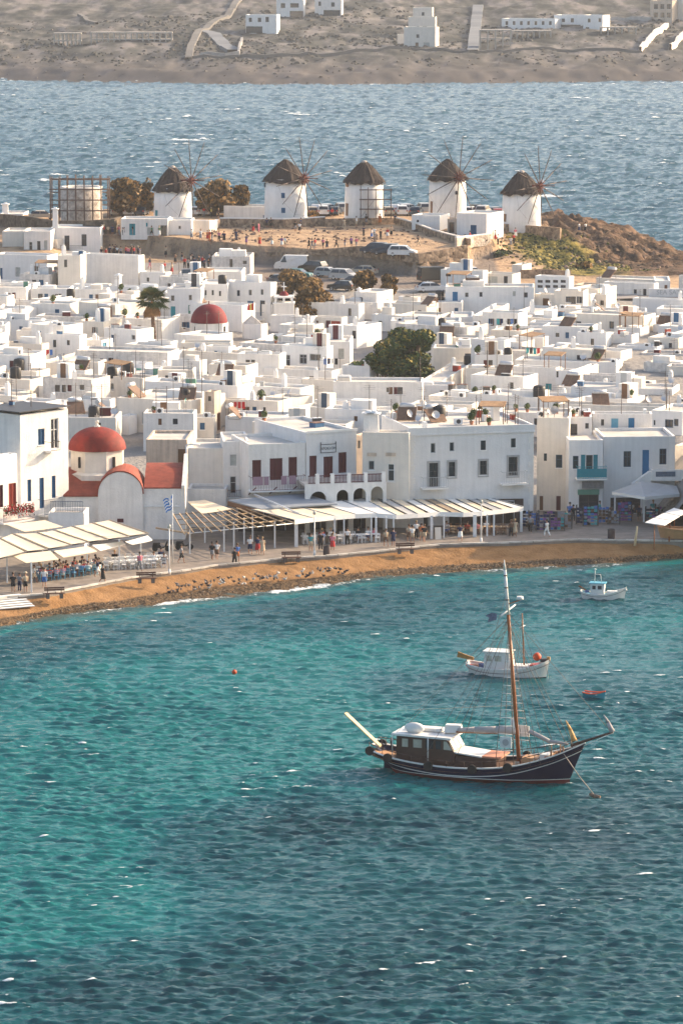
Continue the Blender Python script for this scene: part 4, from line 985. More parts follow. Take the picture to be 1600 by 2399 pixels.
def left_awning():
    zb,zf=4.9,4.35
    gaps=[((-60,1276),(-12,1312)),((0,1262),(62,1293)),((28,1250),(112,1287)),((87,1248),(168,1277)),((126,1242),(208,1270)),((168,1233),(253,1264)),((216,1225),(303,1257)),((255,1218),(348,1250))]
    P=[(at_z(*b,zb),at_z(*f,zf)) for b,f in gaps]; o=at_z(150,1300,1.5)
    t=thing('awning','long cream canvas awning over crowded taverna tables below the domed church','awning',o,0,'canvas awnings over the promenade cafes')
    canopy(t,[(P[i][0].lerp(P[i+1][0],.1),P[i+1][0],P[i+1][1],P[i][1].lerp(P[i+1][1],.1)) for i in range(len(P)-1)],[CAN])
    for b,f in P: MB().tube(sub(b,o),sub(f,o),.06,.06,5).build('rafter',COLR['d'] if False else WOOD,t)
    for i in range(len(P)-1):
        MB().tube(sub(P[i][1],o),sub(P[i+1][1],o),.07,.07,5).build('front_beam',COLR['d'],t)
    v=[((22,1300),(121,1290),(140,1310),(59,1319)),((123,1291),(208,1279),(230,1291),(146,1306)),((213,1277),(289,1268),(297,1274),(233,1290)),((292,1269),(348,1254),(359,1265),(309,1276))]
    canopy(t,[(at_z(*a,zf-.05),at_z(*b,zf-.05),at_z(*c,zf-.55),at_z(*d,zf-.55)) for a,b,c,d in v],[CAN,CAN,CANW,CANW],name='drop_awning',sag=.05)
    canopy(t,[(at_z(*a,5.2),at_z(*b,5.2),at_z(*c,5.0),at_z(*d,5.0)) for a,b,c,d in [((10,1228),(108,1218),(150,1233),(55,1246))]],[CAN],name='rear_panel')
    for px,py in ((17,1366),(74,1388),(101,1362),(122,1350),(280,1334),(330,1318),(205,1345)):
        p=at_z(px,py,1.5); MB().bx(p.x-o.x-.06,p.x-o.x+.06,p.y-o.y-.06,p.y-o.y+.06,0,2.8).build('post',POSTM,t)
left_awning()
def wood_pergola():
    o=at_z(540,1290,1.5); zz=4.1
    t=thing('pergola','bare timber pergola frame with white posts between the church and the cafe','pergola',o)
    for i in range(13):
        u=i/12; b=at_z(lerp(405,585,u),lerp(1204,1187,u),4.45+.1*math.sin(i*2)); f=at_z(lerp(432,690,u),lerp(1252,1226,u)+2*math.sin(i*5),zz); MB().tube(sub(b,o),sub(f,o),.07,.06,4).build('rafter',WOOD,t)
    for v in (0.05,.3,.55,.8,1):
        a=at_z(lerp(405,436,v),lerp(1204,1250,v),4.35-.3*v); b=at_z(lerp(585,690,v),lerp(1187,1226,v),4.35-.3*v); MB().tube(sub(a,o),sub(b,o),.055,.055,4).build('cross_beam',WOOD if v<1 else POSTM,t)
    for px,py in ((445,1298),(525,1293),(548,1287),(644,1284),(480,1272),(572,1275),(592,1270)):
        p=at_z(px,py,1.5); MB().bx(p.x-o.x-.07,p.x-o.x+.07,p.y-o.y-.07,p.y-o.y+.07,0,2.6).build('post',POSTM,t)
    canopy(t,[(at_z(437,1174,4.7),at_z(480,1170,4.7),at_z(545,1192,4.6),at_z(470,1203,4.6))],[CAN])
    a=at_z(366,1237,4.1); b=at_z(442,1249,4.1); MB().tube(sub(a,o),sub(b,o),.10,.10,6).build('end_beam',WOOD,t)
wood_pergola()
def long_awning():
    G1=[(590,1193,690,1218),(640,1188,732,1213),(690,1184,782,1208),(745,1178,832,1204),(800,1172,882,1202),(850,1167,928,1206),(900,1162,978,1203),(950,1159,1030,1199),(990,1157,1085,1201),(1040,1155,1132,1198),(1085,1155,1176,1193),(1128,1160,1226,1187)]
    def zf(px): return interp([(690,4.25),(1226,3.7)],px)
    P=[(at_z(a,b,zf(c)+.45),at_z(c,d,zf(c))) for a,b,c,d in G1]; o=at_z(900,1262,1.5)
    t=thing('awning','very long awning of cream and white canvas strips over the middle cafes','awning',o,0,'canvas awnings over the promenade cafes')
    mats=[CAN,CAN,CAN,CANW,CANW,CANG,CANW,CANB,CANW,CANG,CANW]
    canopy(t,[(P[i][0].lerp(P[i+1][0],.06),P[i+1][0],P[i+1][1],P[i][1].lerp(P[i+1][1],.06)) for i in range(5)],mats[:5])
    for i in range(5,11):   # narrower strips with gaps
        for k in (0,.5):
            a,b=k+.05,k+.42; canopy(t,[(P[i][0].lerp(P[i+1][0],a),P[i][0].lerp(P[i+1][0],b),P[i][1].lerp(P[i+1][1],b),P[i][1].lerp(P[i+1][1],a))],[mats[i] if k else CAN],sag=.06)
    for b,f in P: MB().tube(sub(b,o),sub(f,o),.05,.05,4).build('rafter',COLR['g'],t)
    for i in range(len(P)-1):
        a,b=P[i][1],P[i+1][1]; m=MB(); A=sub(a,o);B=sub(b,o); m.add([A,B,(B[0],B[1]-.1,B[2]-.42),(A[0],A[1]-.1,A[2]-.42),(A[0],A[1]+.04,A[2]),(B[0],B[1]+.04,B[2]),(B[0],B[1]-.06,B[2]-.42),(A[0],A[1]-.06,A[2]-.42)],[(3,2,1,0),(4,5,6,7),(2,3,7,6),(0,1,5,4)]); m.build('valance',CANW if i>2 else CANW,t)
    for px,py,w in ((694,1281,.17),(784,1275,.07),(806,1275,.07),(870,1270,.07),(881,1270,.10),(905,1268,.07),(922,1268,.07),(1011,1262,.13),(1040,1261,.07),(1112,1257,.17),(1141,1256,.08),(1157,1255,.08),(1221,1246,.12)):
        p=at_z(px,py,1.5); MB().bx(p.x-o.x-w,p.x-o.x+w,p.y-o.y-w,p.y-o.y+w,0,zf(px)-1.5-.15).build('post',POSTM,t)
long_awning()
def cafe_roof():
    o=at_z(700,1185,1.5); t=thing('cafe_roof','flat grey blue sheet roof of the cafe below the maroon balcony','roof',o)
    q=[at_z(534,1171,4.9),at_z(612,1192,4.7),at_z(790,1180,4.7),at_z(712,1155,4.9)]
    m=MB().slab(*[sub(p,o) for p in q],.12); m.build('roof_sheet',mat('shade_darkened_blue_grey',(0.24,0.27,0.31),.7,.12,.8),t)  # sheet colour darkened to stand in for the building's shade on it
    a,b=q[0],q[1]; A=sub(a,o);B=sub(b,o); m=MB().add([(A[0]-.02,A[1],A[2]-.13),(B[0]-.02,B[1],B[2]-.13),(B[0]-.02,B[1],B[2]-.6),(A[0]-.02,A[1],A[2]-.6),(A[0]+.1,A[1],A[2]-.13),(B[0]+.1,B[1],B[2]-.13),(B[0]+.1,B[1],B[2]-.6),(A[0]+.1,A[1],A[2]-.6)],[(0,1,2,3),(7,6,5,4),(2,3,7,6),(0,4,7,3),(1,5,6,2)]); m.build('fascia',COLR['o'],t)
    a=at_z(596,1158,5.1);b=at_z(700,1203,4.9); MB().tube(sub(a,o),sub(b,o),.09,.09,6).build('ridge_pole',POSTM,t)
    # rear wall and dark interior of the cafes under the awnings
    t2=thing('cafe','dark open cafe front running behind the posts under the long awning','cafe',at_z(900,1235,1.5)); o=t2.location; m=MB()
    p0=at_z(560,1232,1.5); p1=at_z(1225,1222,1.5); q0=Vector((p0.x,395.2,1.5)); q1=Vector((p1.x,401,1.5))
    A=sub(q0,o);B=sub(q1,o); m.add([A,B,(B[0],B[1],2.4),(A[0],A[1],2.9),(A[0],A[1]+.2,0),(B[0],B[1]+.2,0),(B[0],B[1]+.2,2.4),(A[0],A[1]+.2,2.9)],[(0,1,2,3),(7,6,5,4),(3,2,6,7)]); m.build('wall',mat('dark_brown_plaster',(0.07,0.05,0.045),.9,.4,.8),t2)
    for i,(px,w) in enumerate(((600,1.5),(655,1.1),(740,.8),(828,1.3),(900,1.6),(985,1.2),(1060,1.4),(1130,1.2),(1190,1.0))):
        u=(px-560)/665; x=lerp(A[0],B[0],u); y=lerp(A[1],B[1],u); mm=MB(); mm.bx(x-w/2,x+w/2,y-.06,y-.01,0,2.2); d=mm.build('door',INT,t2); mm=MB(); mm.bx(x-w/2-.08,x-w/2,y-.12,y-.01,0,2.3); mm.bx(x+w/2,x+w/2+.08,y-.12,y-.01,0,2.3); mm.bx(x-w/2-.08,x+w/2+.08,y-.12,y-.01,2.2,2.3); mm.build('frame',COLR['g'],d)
cafe_roof()
def right_awning():
    o=at_z(1510,1222,1.5); t=thing('awning','grey pyramid canvas awning over the shop right of the teal balcony','awning',o,0,'canvas awnings over the promenade cafes')
    ap=at_y(1500,1127,403); c=[at_y(1434,1152,403.5),at_y(1511,1164,397),at_y(1592,1157,398.5),at_y(1585,1138,405)]
    for i in range(3):
        a,b=c[i],c[i+1]; m=MB(); A,B,T=sub(a,o),sub(b,o),sub(ap,o)
        if i==1: T2=sub(at_y(1560,1135,404),o); m.add([A,B,T2,T],[(0,1,2,3)])
        elif i==0: m.add([A,B,T],[(0,1,2)])
        else: m.add([A,B,sub(at_y(1560,1135,404),o)],[(0,1,2)])
        m.build('canvas_panel',CANG,t)
        D=lambda p,k:(p[0],p[1]-.02,p[2]-k); m=MB().add([A,B,D(B,.28),D(A,.28)],[(3,2,1,0)]); m.build('valance',CANG if i else CANW,t)
    for px,py in ((1508,1223),(1590,1214),(1440,1207)):
        p=at_z(px,py,1.5); MB().bx(p.x-o.x-.08,p.x-o.x+.08,p.y-o.y-.08,p.y-o.y+.08,0,2.3).build('post',POSTM,t)
right_awning()
# ---------------- mill hill ----------------
def ground_hit(px,py,zf=ground_z):
    Y=solve_y(px,py,lambda Y:zf((px-800)/F*Y,Y)); x=(px-800)/F*Y; return Vector((x,Y,zf(x,Y)))
def stone_mat(name,scale,c0,c1):
    m,nt,b=newmat(name); L=nt.links.new; tc=N(nt,'ShaderNodeTexCoord')
    v=N(nt,'ShaderNodeTexVoronoi'); v.inputs['Scale'].default_value=scale; L(tc.outputs['Object'],v.inputs['Vector'])
    n=N(nt,'ShaderNodeTexNoise'); n.inputs['Scale'].default_value=1.2; n.inputs['Detail'].default_value=6; L(tc.outputs['Object'],n.inputs['Vector'])
    sp=N(nt,'ShaderNodeSeparateColor'); L(v.outputs['Color'],sp.inputs[0]); x=N(nt,'ShaderNodeMix',data_type='RGBA'); L(sp.outputs[0],x.inputs[0]); x.inputs[6].default_value=(*c0,1); x.inputs[7].default_value=(*c1,1)
    ml=N(nt,'ShaderNodeMix',data_type='RGBA',blend_type='MULTIPLY'); ml.inputs[0].default_value=1; L(x.outputs[2],ml.inputs[6]); mr=N(nt,'ShaderNodeMapRange'); mr.inputs[1].default_value=.3; mr.inputs[2].default_value=.7; mr.inputs[3].default_value=.6; mr.inputs[4].default_value=1.15; L(n.outputs[0],mr.inputs[0]); L(mr.outputs[0],ml.inputs[7])
    L(ml.outputs[2],b.inputs['Base Color']); b.inputs['Roughness'].default_value=.95; b.inputs['Specular IOR Level'].default_value=.1
    bp=N(nt,'ShaderNodeBump'); bp.inputs['Distance'].default_value=.06; L(v.outputs['Distance'],bp.inputs['Height']); bp.invert=True; L(bp.outputs[0],b.inputs['Normal']); MATS[name]=m; return m
STONE=stone_mat('rubble_stone',2.2,(0.17,0.12,0.085),(0.45,0.33,0.23))
def wall_run(name,label,pts,thick=.5,mt=None,cap=None,cat='stone wall',back=0):
    P=[]
    for px,yt,yb in pts:
        g=ground_hit(px,yb); zt=at_y(px,yt,g.y).z; P.append((g.x,g.y,g.z-.8,zt))
    o=(P[0][0],P[0][1],P[0][2]); t=thing(name,label,cat,o); m=MB(); c=MB()
    for a,b in zip(P,P[1:]):
        d=Vector((b[0]-a[0],b[1]-a[1],0)).normalized(); n=Vector((-d.y,d.x,0))*thick
        v=[(a[0],a[1],a[2]),(b[0],b[1],b[2]),(b[0]+n.x,b[1]+n.y,b[2]),(a[0]+n.x,a[1]+n.y,a[2])]; w=[(a[0],a[1],a[3]),(b[0],b[1],b[3]),(b[0]+n.x,b[1]+n.y,b[3]),(a[0]+n.x,a[1]+n.y,a[3])]
        q=[tuple(p[i]-o[i] for i in range(3)) for p in v+w]; f=[(0,1,5,4),(1,2,6,5),(2,3,7,6),(3,0,4,7),(4,5,6,7)]
        m.add(q,f)
        if cap: q2=[(p[0],p[1],p[2]+.004) for p in q[4:]]; q3=[(p[0],p[1],p[2]+.16) for p in q[4:]]; c.add(q2+q3,[(0,1,5,4),(1,2,6,5),(2,3,7,6),(3,0,4,7),(4,5,6,7)])
    m.build('wall',mt or STONE,t)
    if cap: c.build('coping',cap,t)
    return t
wall_run('retaining_wall','long rubble retaining wall between the car park and the mill plaza',[(560,604,610),(584,602,612),(646,599,614),(713,589,618),(766,582,620),(845,575,622),(900,583,629),(981,594,638),(1040,584,634),(1096,573,631)],.6)
wall_run('terrace_wall','low stone terrace wall with pale coping below the second windmill from the left',[(515,511,530),(580,512,532),(664,513,534),(720,511,530),(762,508,526)],.5,cap=PL['W'])
wall_run('terrace_wall','stone terrace wall in front of the windmill without sails',[(764,512,530),(809,511,528),(870,510,526),(928,509,522)],.5)
wall_run('terrace_wall','curved stone wall running down to the right from the middle of the mill terraces',[(925,510,524),(960,519,533),(1011,538,552),(1050,549,563),(1096,559,574)],.5,cap=PL['c'])
wall_run('terrace_wall','stone terrace wall under the rightmost windmill',[(1158,522,540),(1215,526,540),(1279,530,560),(1312,533,562)],.5)
wall_run('terrace_wall','dark stone wall under the scaffolded ruin on the left',[(-5,500,528),(60,506,545),(120,516,548),(200,516,549),(268,512,548),(285,506,535)],.6,mt=stone_mat('dark_stone',2,(.10,.08,.06),(.22,.17,.125)))
THATCH=mat('weathered_thatch',(0.046,0.033,0.029),.95,.35,3,.08,9)
SPARW=mat('weathered_spar',(0.11,0.085,0.075),.8,.2,2); HUBM=mat('red_brown_timber',(0.13,0.035,0.026),.8,.25,2)
def windmill(label,cx,w,ycap,yeave,ybase,Y,hub=None,facing=44,wins=(),sails=True,seed=1,paint_=None,R_=6.8):
    b=at_y(cx,ybase,Y); s=F/Y; r0=w/2/s; zc=at_y(cx,ycap,Y).z-b.z; ze=at_y(cx,yeave,Y).z-b.z
    t=thing('windmill',label,'windmill',b,0,'windmills on the hill')
    r=random.Random(seed); H=ze+.15
    tw=MB(); prof=[(r0*1.02,-1.2),(r0*1.02,0),(r0*.985,H*.5),(r0*.965,H),(.1,H)]; tw.lathe(prof,40); tw.build('tower',paint_ or PL['W'],t)
    # thatched cap
    n=44; cp=MB(); vs=[];fs=[]; ring=[(r0*1.10,ze-.35),(r0*1.02,ze+.1),(r0*.62,ze+(zc-ze)*.52),(r0*.30,ze+(zc-ze)*.84),(r0*.14,zc-.12),(0.02,zc)]
    for j,(rr,z) in enumerate(ring):
        for i in range(n):
            a=2*math.pi*i/n; k=rr*(1+(r.uniform(-.05,.05) if j<4 else 0)); vs.append((k*math.cos(a),k*math.sin(a),z+(r.uniform(-.32,.12) if j==0 else r.uniform(-.08,.08))))
    for j in range(len(ring)-1):
        for i in range(n): fs.append((j*n+i,j*n+(i+1)%n,(j+1)*n+(i+1)%n,(j+1)*n+i))
    cp.add(vs,fs,0,False)
    for i in range(150):   # loose straw bundles
        a=r.uniform(0,6.283); q=r.random(); rr=lerp(r0*1.08,r0*.35,q); z=lerp(ze-.2,ze+(zc-ze)*.8,q); p=Vector((rr*math.cos(a),rr*math.sin(a),z+.08)); d=Vector((math.cos(a)*.5,math.sin(a)*.5,-.75))*r.uniform(.3,.6); cp.tube(p,p+d,.05,.02,3,0,False)
    cp.build('thatched_cap',THATCH,t)
    MB().lathe([(r0*.2,zc-.3),(r0*.12,zc+.02),(.01,zc+.12)],12).build('cap_tip',mat('sun_bleached_straw',(.42,.36,.31),.9,.2,4) if seed%2 else THATCH,t)
    Mi=Matrix.Identity(3)
    for (a,b_,c,d,k) in wins:
        # opening on the curved wall
        px=(a+c)/2; x=(px-cx)/s; x=max(-r0*.97,min(r0*.97,x)); y=-math.sqrt(max(0,(r0*.985)**2-x*x)); z0_=at_y(px,d,Y-r0).z-b.z; z1_=at_y(px,b_,Y-r0).z-b.z; ang=math.atan2(y,x)
        ww=max(.5,(c-a)/s/max(.35,abs(y)/r0)); fr=MB().box((x,y,(z0_+z1_)/2),(ww,.22,z1_-z0_),ang+math.pi/2); fr.build('door' if z1_-z0_>1.6 else 'window',COLR[k],t)
    if not sails: return t
    hp=at_y(hub[0],hub[1],Y-2.5); hp=Vector((hp.x-b.x,-2.5,hp.z-b.z)); f=R(facing); nrm=Vector((math.sin(f),-math.cos(f),0)); side=Vector((math.cos(f),math.sin(f),0)); up=Vector((0,0,1))
    # axle from inside the cap through the hub and out as a bowsprit
    c0=Vector((0,0,hp.z-.25)); lateral=nrm*((hp-c0).dot(nrm)); hp=c0+nrm*max(r0+1.0,(hp.x)/max(.3,math.sin(f))); hp.z+=.25
    MB().tube(c0,hp,.22,.2,8).build('axle',HUBM,t)
    MB().tube(hp,hp+nrm*3.2+up*.15,.13,.05,6).build('bowsprit',HUBM,t)
    h=MB(); h.tube(hp-nrm*.35,hp+nrm*.35,.42,.42,10); h.build('hub',HUBM,t)
    off=r.uniform(0,.5)
    tips=[]
    for i in range(12):
        a=off+i*math.pi/6; d=side*math.cos(a)+up*math.sin(a); L=R_*r.uniform(.93,1.03); m=MB(); m.tube(hp+d*.3,hp+d*L*.6,.09,.08,5); m.tube(hp+d*L*.6,hp+d*L,.08,.05,5)
        m.build('sail_spar',SPARW,t); tips.append(hp+d*L*.93)
        m=MB(); m.tube(hp+d*.4,hp+d*1.1,.12,.10,5); m.build('spar_root',HUBM,t)
    g=MB(); e=hp+nrm*3.1+up*.15
    for i in range(12): g.tube(tips[i],tips[(i+1)%12],.012,.012,3,0,False); g.tube(tips[i],e,.010,.010,3,0,False)
    go=g.build('rigging',SPARW,t); go['kind']='stuff'
    return t
windmill('leftmost windmill, whitewashed with ragged brown thatched cap and bare spars',405,89,388,440,516,676,(449,421),44,[(366,493,371,513,'t'),(369,444,373,452,'d')],True,1)
windmill('second windmill from the left with two small blue windows and bare spars',669,99,373,419,513,676,(713,416),44,[(660,451,668,463,'b'),(660,486,669,498,'b'),(619,430,623,440,'n')],True,2)
windmill('middle windmill without sails, scaffolding on its right side',853,92,376,421,513,676,None,0,[(811,424,816,438,'o'),(811,477,816,506,'o')],False,3)
windmill('fourth windmill from the left with rust stained wall and bare spars',1048,88,372,414,512,676,(1069,414),26,[(1066,447,1071,455,'d'),(1009,472,1013,502,'o'),(1010,418,1013,425,'o')],True,4,paint_=PL['w'])
windmill('rightmost windmill standing on a stone terrace above the green slope',1221,91,399,447,531,671,(1261,434),44,[(1180,502,1185,520,'o'),(1181,450,1184,458,'o')],True,5,R_=6.5)
def scaffold(label,x0,x1,yt,yb,Y,nx,nz,dep=1.6,jit=.0):
    o=at_y(x0,yb,Y); e=at_y(x1,yt,Y); W=e.x-o.x; Hh=e.z-o.z; t=thing('scaffolding',label,'scaffolding',o); r=random.Random(int(x0)); RM=mat('rusty_tube',(0.12,0.075,0.06),.7,.3,3)
    for i in range(nx+1):
        for y in (0,dep):
            x=W*i/nx; MB().tube((x,y,-.3),(x,y,Hh+r.uniform(-.3,.6)),.07,.07,5).build('upright',RM,t)
    for j in range(1,nz+1):
        z=Hh*j/nz-.3
        for y in (0,dep): MB().tube((-.2,y,z),(W+.2,y,z),.055,.055,5).build('ledger',RM,t)
        if j<nz+1: MB().bx(0,W,.3,1.1,z-.06,z-.02).build('deck_board',WOOD if jit else RM,t)
    for i in range(nx):
        z=Hh*((i%nz))/nz; MB().tube((W*i/nx,-.05,z),(W*(i+1)/nx,-.05,z+Hh/nz),.025,.025,4).build('brace',RM,t)
    return t
scaffold('light scaffold tower against the right side of the middle windmill',845,916,440,508,671,4,3,1.2)
RU=stone_mat('pale_masonry',3.0,(.44,.36,.29),(.66,.58,.50))
def ruin():
    b=at_y(191,516,676); t=thing('ruined_mill','roofless stone mill tower wrapped in rusty scaffolding on the left','ruined mill',b); s=F/676; w=98/s; h=at_y(191,440,676).z-b.z
    m=MB(); m.lathe([(w/2,-1),(w/2*.99,h),(w/2*.8,h),(w/2*.8,h-.8),(.05,h-.8)],28); m.build('tower',RU,t); MB().lathe([(w/2*1.01,h+.004),(w/2*1.01,h+.3),(w/2*.8,h+.3),(w/2*.8,h+.01)],28).build('wall_cap',PL['c'],t)
ruin()
scaffold('rusty scaffolding round the roofless mill on the left, front row',118,256,414,514,669,7,4,1.3)
scaffold('rusty scaffolding round the roofless mill on the left, rear row behind the tower',122,252,416,505,683,7,3,1.2)
# small buildings at the feet of the mills
MG='buildings at the feet of the mills'
def hb(*a,**k):
    g=ground_hit(a[1],a[4]); return house(*a,Y=g.y,z0=g.z,**k)
hb(283,393,395,512,552,th=-2 if False else 3,m='w',d=6,wins=[(303,523,317,550,'t'),(342,521,346,530,'t'),(345,532,360,550,'g'),(376,527,391,552,'d')],label='low white shop with a turquoise door under the leftmost windmill',group=MG,name='shop',cat='shop')
hb(394,448,449,515,550,m='W',d=6,wins=[(418,528,424,536,'g')],label='bright white wall block right of the turquoise shop door',group=MG,name='outbuilding',cat='outbuilding')
wall_run('terrace_wall','pale plastered terrace wall right of the leftmost windmill',[(448,516,545),(490,517,543),(508,517,538),(512,515,530)],.5,mt=PL['c'],cap=PL['W'])
hb(523,628,630,484,513,m='w',d=5,wins=[(616,503,620,511,'b'),(626,502,629,510,'b')],label='long low white building left of the second windmill',group=MG,name='outbuilding',cat='outbuilding')
hb(620,706,708,500,514,m='W',d=3,label='low white plinth in front of the second windmill',group=MG,name='outbuilding',cat='outbuilding')
hb(965,1030,1048,504,540,th=20,m='W',d=5,wins=[(976,514,981,520,'d')],label='low white annex left of the fourth windmill',group=MG,name='outbuilding',cat='outbuilding')
hb(1048,1071,1072,512,546,m='e',d=4,wins=[(1052,520,1064,545,'d')],label='small stone hut with dark doorway under the fourth windmill',group=MG,name='hut',cat='hut')
hb(1071,1140,1156,500,553,th=25,m='W',d=7,wins=[(1102,526,1116,552,'b')],label='white round shouldered building with a blue door right of the fourth windmill',group=MG,name='outbuilding',cat='outbuilding')
wall_run('terrace_wall','pale stone garden wall below the blue door right of the fourth windmill',[(1071,556,578),(1110,552,574),(1150,548,570),(1158,530,560)],.4,mt=RU,cap=PL['W'])
# ---------------- trees ----------------
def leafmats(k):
    return {'dark':[mat('leaf_dark',(.028,.052,.014),.7,.3,2),mat('leaf_mid',(.065,.095,.022),.7,.3,2),mat('leaf_lit_olive',(.32,.24,.04),.7,.3,2)],
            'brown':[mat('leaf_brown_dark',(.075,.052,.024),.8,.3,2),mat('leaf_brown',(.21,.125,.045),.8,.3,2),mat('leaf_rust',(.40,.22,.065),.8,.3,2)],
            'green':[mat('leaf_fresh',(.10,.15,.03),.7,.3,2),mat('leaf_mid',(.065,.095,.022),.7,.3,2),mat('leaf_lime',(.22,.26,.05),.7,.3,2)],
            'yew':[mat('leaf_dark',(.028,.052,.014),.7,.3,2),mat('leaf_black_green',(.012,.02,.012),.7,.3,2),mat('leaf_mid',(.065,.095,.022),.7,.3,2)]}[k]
BARK=mat('bark',(.11,.08,.055),.95,.3,4)
def tree(name,label,x0,x1,yt,yb,Y,kind,n=3000,leaf=.28,seed=1,cat='tree',group=None,trunk=True,dep=None,zbase=None):
    r=random.Random(seed); c=at_y((x0+x1)/2,(yt+yb)/2,Y); s=F/Y; rx=(x1-x0)/2/s; rz=(yb-yt)/2/s; ry=dep or rx*.8; zb=at_y((x0+x1)/2,yb,Y).z if zbase is None else zbase
    t=thing(name,label,cat,(c.x,Y,zb-.4),0,group); cz=c.z-zb+.4
    lobes=[]
    for i in range(16 if cat=='tree' else 30):
        a=r.uniform(0,6.283); q=r.uniform(.15,.68) if cat=='tree' else r.uniform(0,.72); e=r.uniform(-.75,.72); k=math.sqrt(max(0,1-e*e*.8)); lobes.append((rx*q*k*math.cos(a),ry*q*k*math.sin(a),cz+rz*e,r.uniform(.24,.46)))
    fs=MB(); ms=leafmats(kind)
    for i in range(n):
        lx,ly,lz,lr=r.choice(lobes); d=Vector((r.gauss(0,1),r.gauss(0,1),r.gauss(0,1))).normalized(); q=lr*(.55+.5*r.random()**.5); p=Vector((lx+d.x*q*rx,ly+d.y*q*ry,lz+d.z*q*rz*.85))
        if p.z<.1: p.z=.1+r.random()*.3
        nn=(d+Vector((r.gauss(0,.6),r.gauss(0,.6),r.gauss(0,.6)))).normalized(); a=nn.orthogonal().normalized(); a=(Matrix.Rotation(r.uniform(0,3.1),3,nn)@a); b=nn.cross(a); L=leaf*r.uniform(.6,1.35)
        fs.add([p+a*L,p+b*L*.7,p-a*L,p-b*L*.7],[(0,1,2,3)],0 if d.z<-.2 and r.random()<.7 else r.choice((0,1,1,2) if d.z>.1 else (0,0,1)))  # brightest leaves only on upper sides, darkest beneath: light painted into the crown
    fs.build('crown',ms,t)
    tr=MB(); rt=.10*rx
    for k in range(3 if trunk else 1):
        a=r.uniform(-.4,.4); p0=Vector((a*rx*.3,0,-.6)); p1=Vector((a*rx,r.uniform(-.2,.2)*ry,cz*.7)); tr.tube(p0,p1,rt,rt*.6,7); 
        for j in range(4): l=r.choice(lobes); tr.tube(p1,(l[0]*.8,l[1]*.8,l[2]),rt*.5,rt*.15,5)
    tr.build('trunk',BARK,t); return t
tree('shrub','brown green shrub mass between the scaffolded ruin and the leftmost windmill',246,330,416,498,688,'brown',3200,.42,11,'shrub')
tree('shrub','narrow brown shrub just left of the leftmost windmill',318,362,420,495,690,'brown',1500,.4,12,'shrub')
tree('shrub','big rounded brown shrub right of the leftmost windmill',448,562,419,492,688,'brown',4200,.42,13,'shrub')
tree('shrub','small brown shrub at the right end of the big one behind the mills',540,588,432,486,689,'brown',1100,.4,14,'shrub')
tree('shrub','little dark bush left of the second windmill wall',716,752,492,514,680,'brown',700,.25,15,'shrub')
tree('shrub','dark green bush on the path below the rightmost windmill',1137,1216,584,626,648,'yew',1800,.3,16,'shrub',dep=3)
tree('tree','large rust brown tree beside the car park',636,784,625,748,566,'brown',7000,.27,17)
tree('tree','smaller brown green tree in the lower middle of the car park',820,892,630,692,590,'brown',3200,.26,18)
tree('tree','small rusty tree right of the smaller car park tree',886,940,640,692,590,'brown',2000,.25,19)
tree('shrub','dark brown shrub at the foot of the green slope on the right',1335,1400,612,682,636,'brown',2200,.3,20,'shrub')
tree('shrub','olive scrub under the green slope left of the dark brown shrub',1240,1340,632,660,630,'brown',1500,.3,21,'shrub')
tree('tree','big dark green tree with painted yellow lit top in the middle of the old town',870,1040,768,888,502,'dark',12000,.21,22)
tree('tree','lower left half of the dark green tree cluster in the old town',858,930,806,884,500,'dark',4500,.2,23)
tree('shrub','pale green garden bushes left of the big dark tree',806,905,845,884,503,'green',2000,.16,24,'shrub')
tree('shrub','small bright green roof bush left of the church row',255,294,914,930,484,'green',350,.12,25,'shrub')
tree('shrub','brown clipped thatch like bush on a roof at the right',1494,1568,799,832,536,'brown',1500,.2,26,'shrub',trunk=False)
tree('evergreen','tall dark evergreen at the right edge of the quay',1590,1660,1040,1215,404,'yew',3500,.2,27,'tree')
def palm():
    Y=536; b=at_y(362,800,Y); t=thing('palm_tree','tall fan palm with a skirt of dry fronds in front of the white block','palm',b); s=F/Y; top=at_y(357,702,Y).z-b.z; r=random.Random(4)
    tr=MB(); 
    for i in range(10): tr.tube((-.03*i,0,top*i/10-.5),(-.03*(i+1),0,top*(i+1)/10-.45),.34-.012*i,.27-.008*i,10)
    tr.build('trunk',mat('palm_bark',(.13,.085,.065),.95,.3,5),t)
    ms=[mat('palm_green',(.055,.085,.02),.6,.3,2),mat('palm_olive',(.13,.13,.035),.6,.3,2)]; dry=mat('palm_dry',(.33,.19,.085),.9,.3,3)
    c=Vector((-.3,0,top))
    def frond(d,L,w,mt,nm):
        m=MB(); d=d.normalized(); side=d.cross(Vector((0,0,1))).normalized(); hub=c+d*L*.45; dn=Vector((0,0,-1)); m.tube(c,hub,.035,.025,4)
        for k in range(15):
            a=(k/14-.5)*2.7; dd=(d*math.cos(a)+side*math.sin(a)); tip=hub+dd*w+dn*(w*.22+.22*w*abs(math.sin(a))*r.uniform(.6,1.4)); q=side*math.cos(a)-d*math.sin(a); mid=hub.lerp(tip,.5)+Vector((0,0,.08)); m.add([hub,mid+q*.10,tip,mid-q*.10],[(0,1,2,3)])
        m.build(nm,mt,t)
    for i in range(44):
        a=r.uniform(0,6.283); e=r.uniform(-.45,1.25); frond(Vector((math.cos(a)*math.cos(e),math.sin(a)*math.cos(e),math.sin(e))),r.uniform(1.9,2.5),r.uniform(1.2,1.6),ms[r.random()<.4],'frond')
    for i in range(26):
        a=r.uniform(0,6.283); frond(Vector((math.cos(a)*.5,math.sin(a)*.5,-1.05)),r.uniform(1.6,3.4),1.1,dry,'dry_frond')
palm()
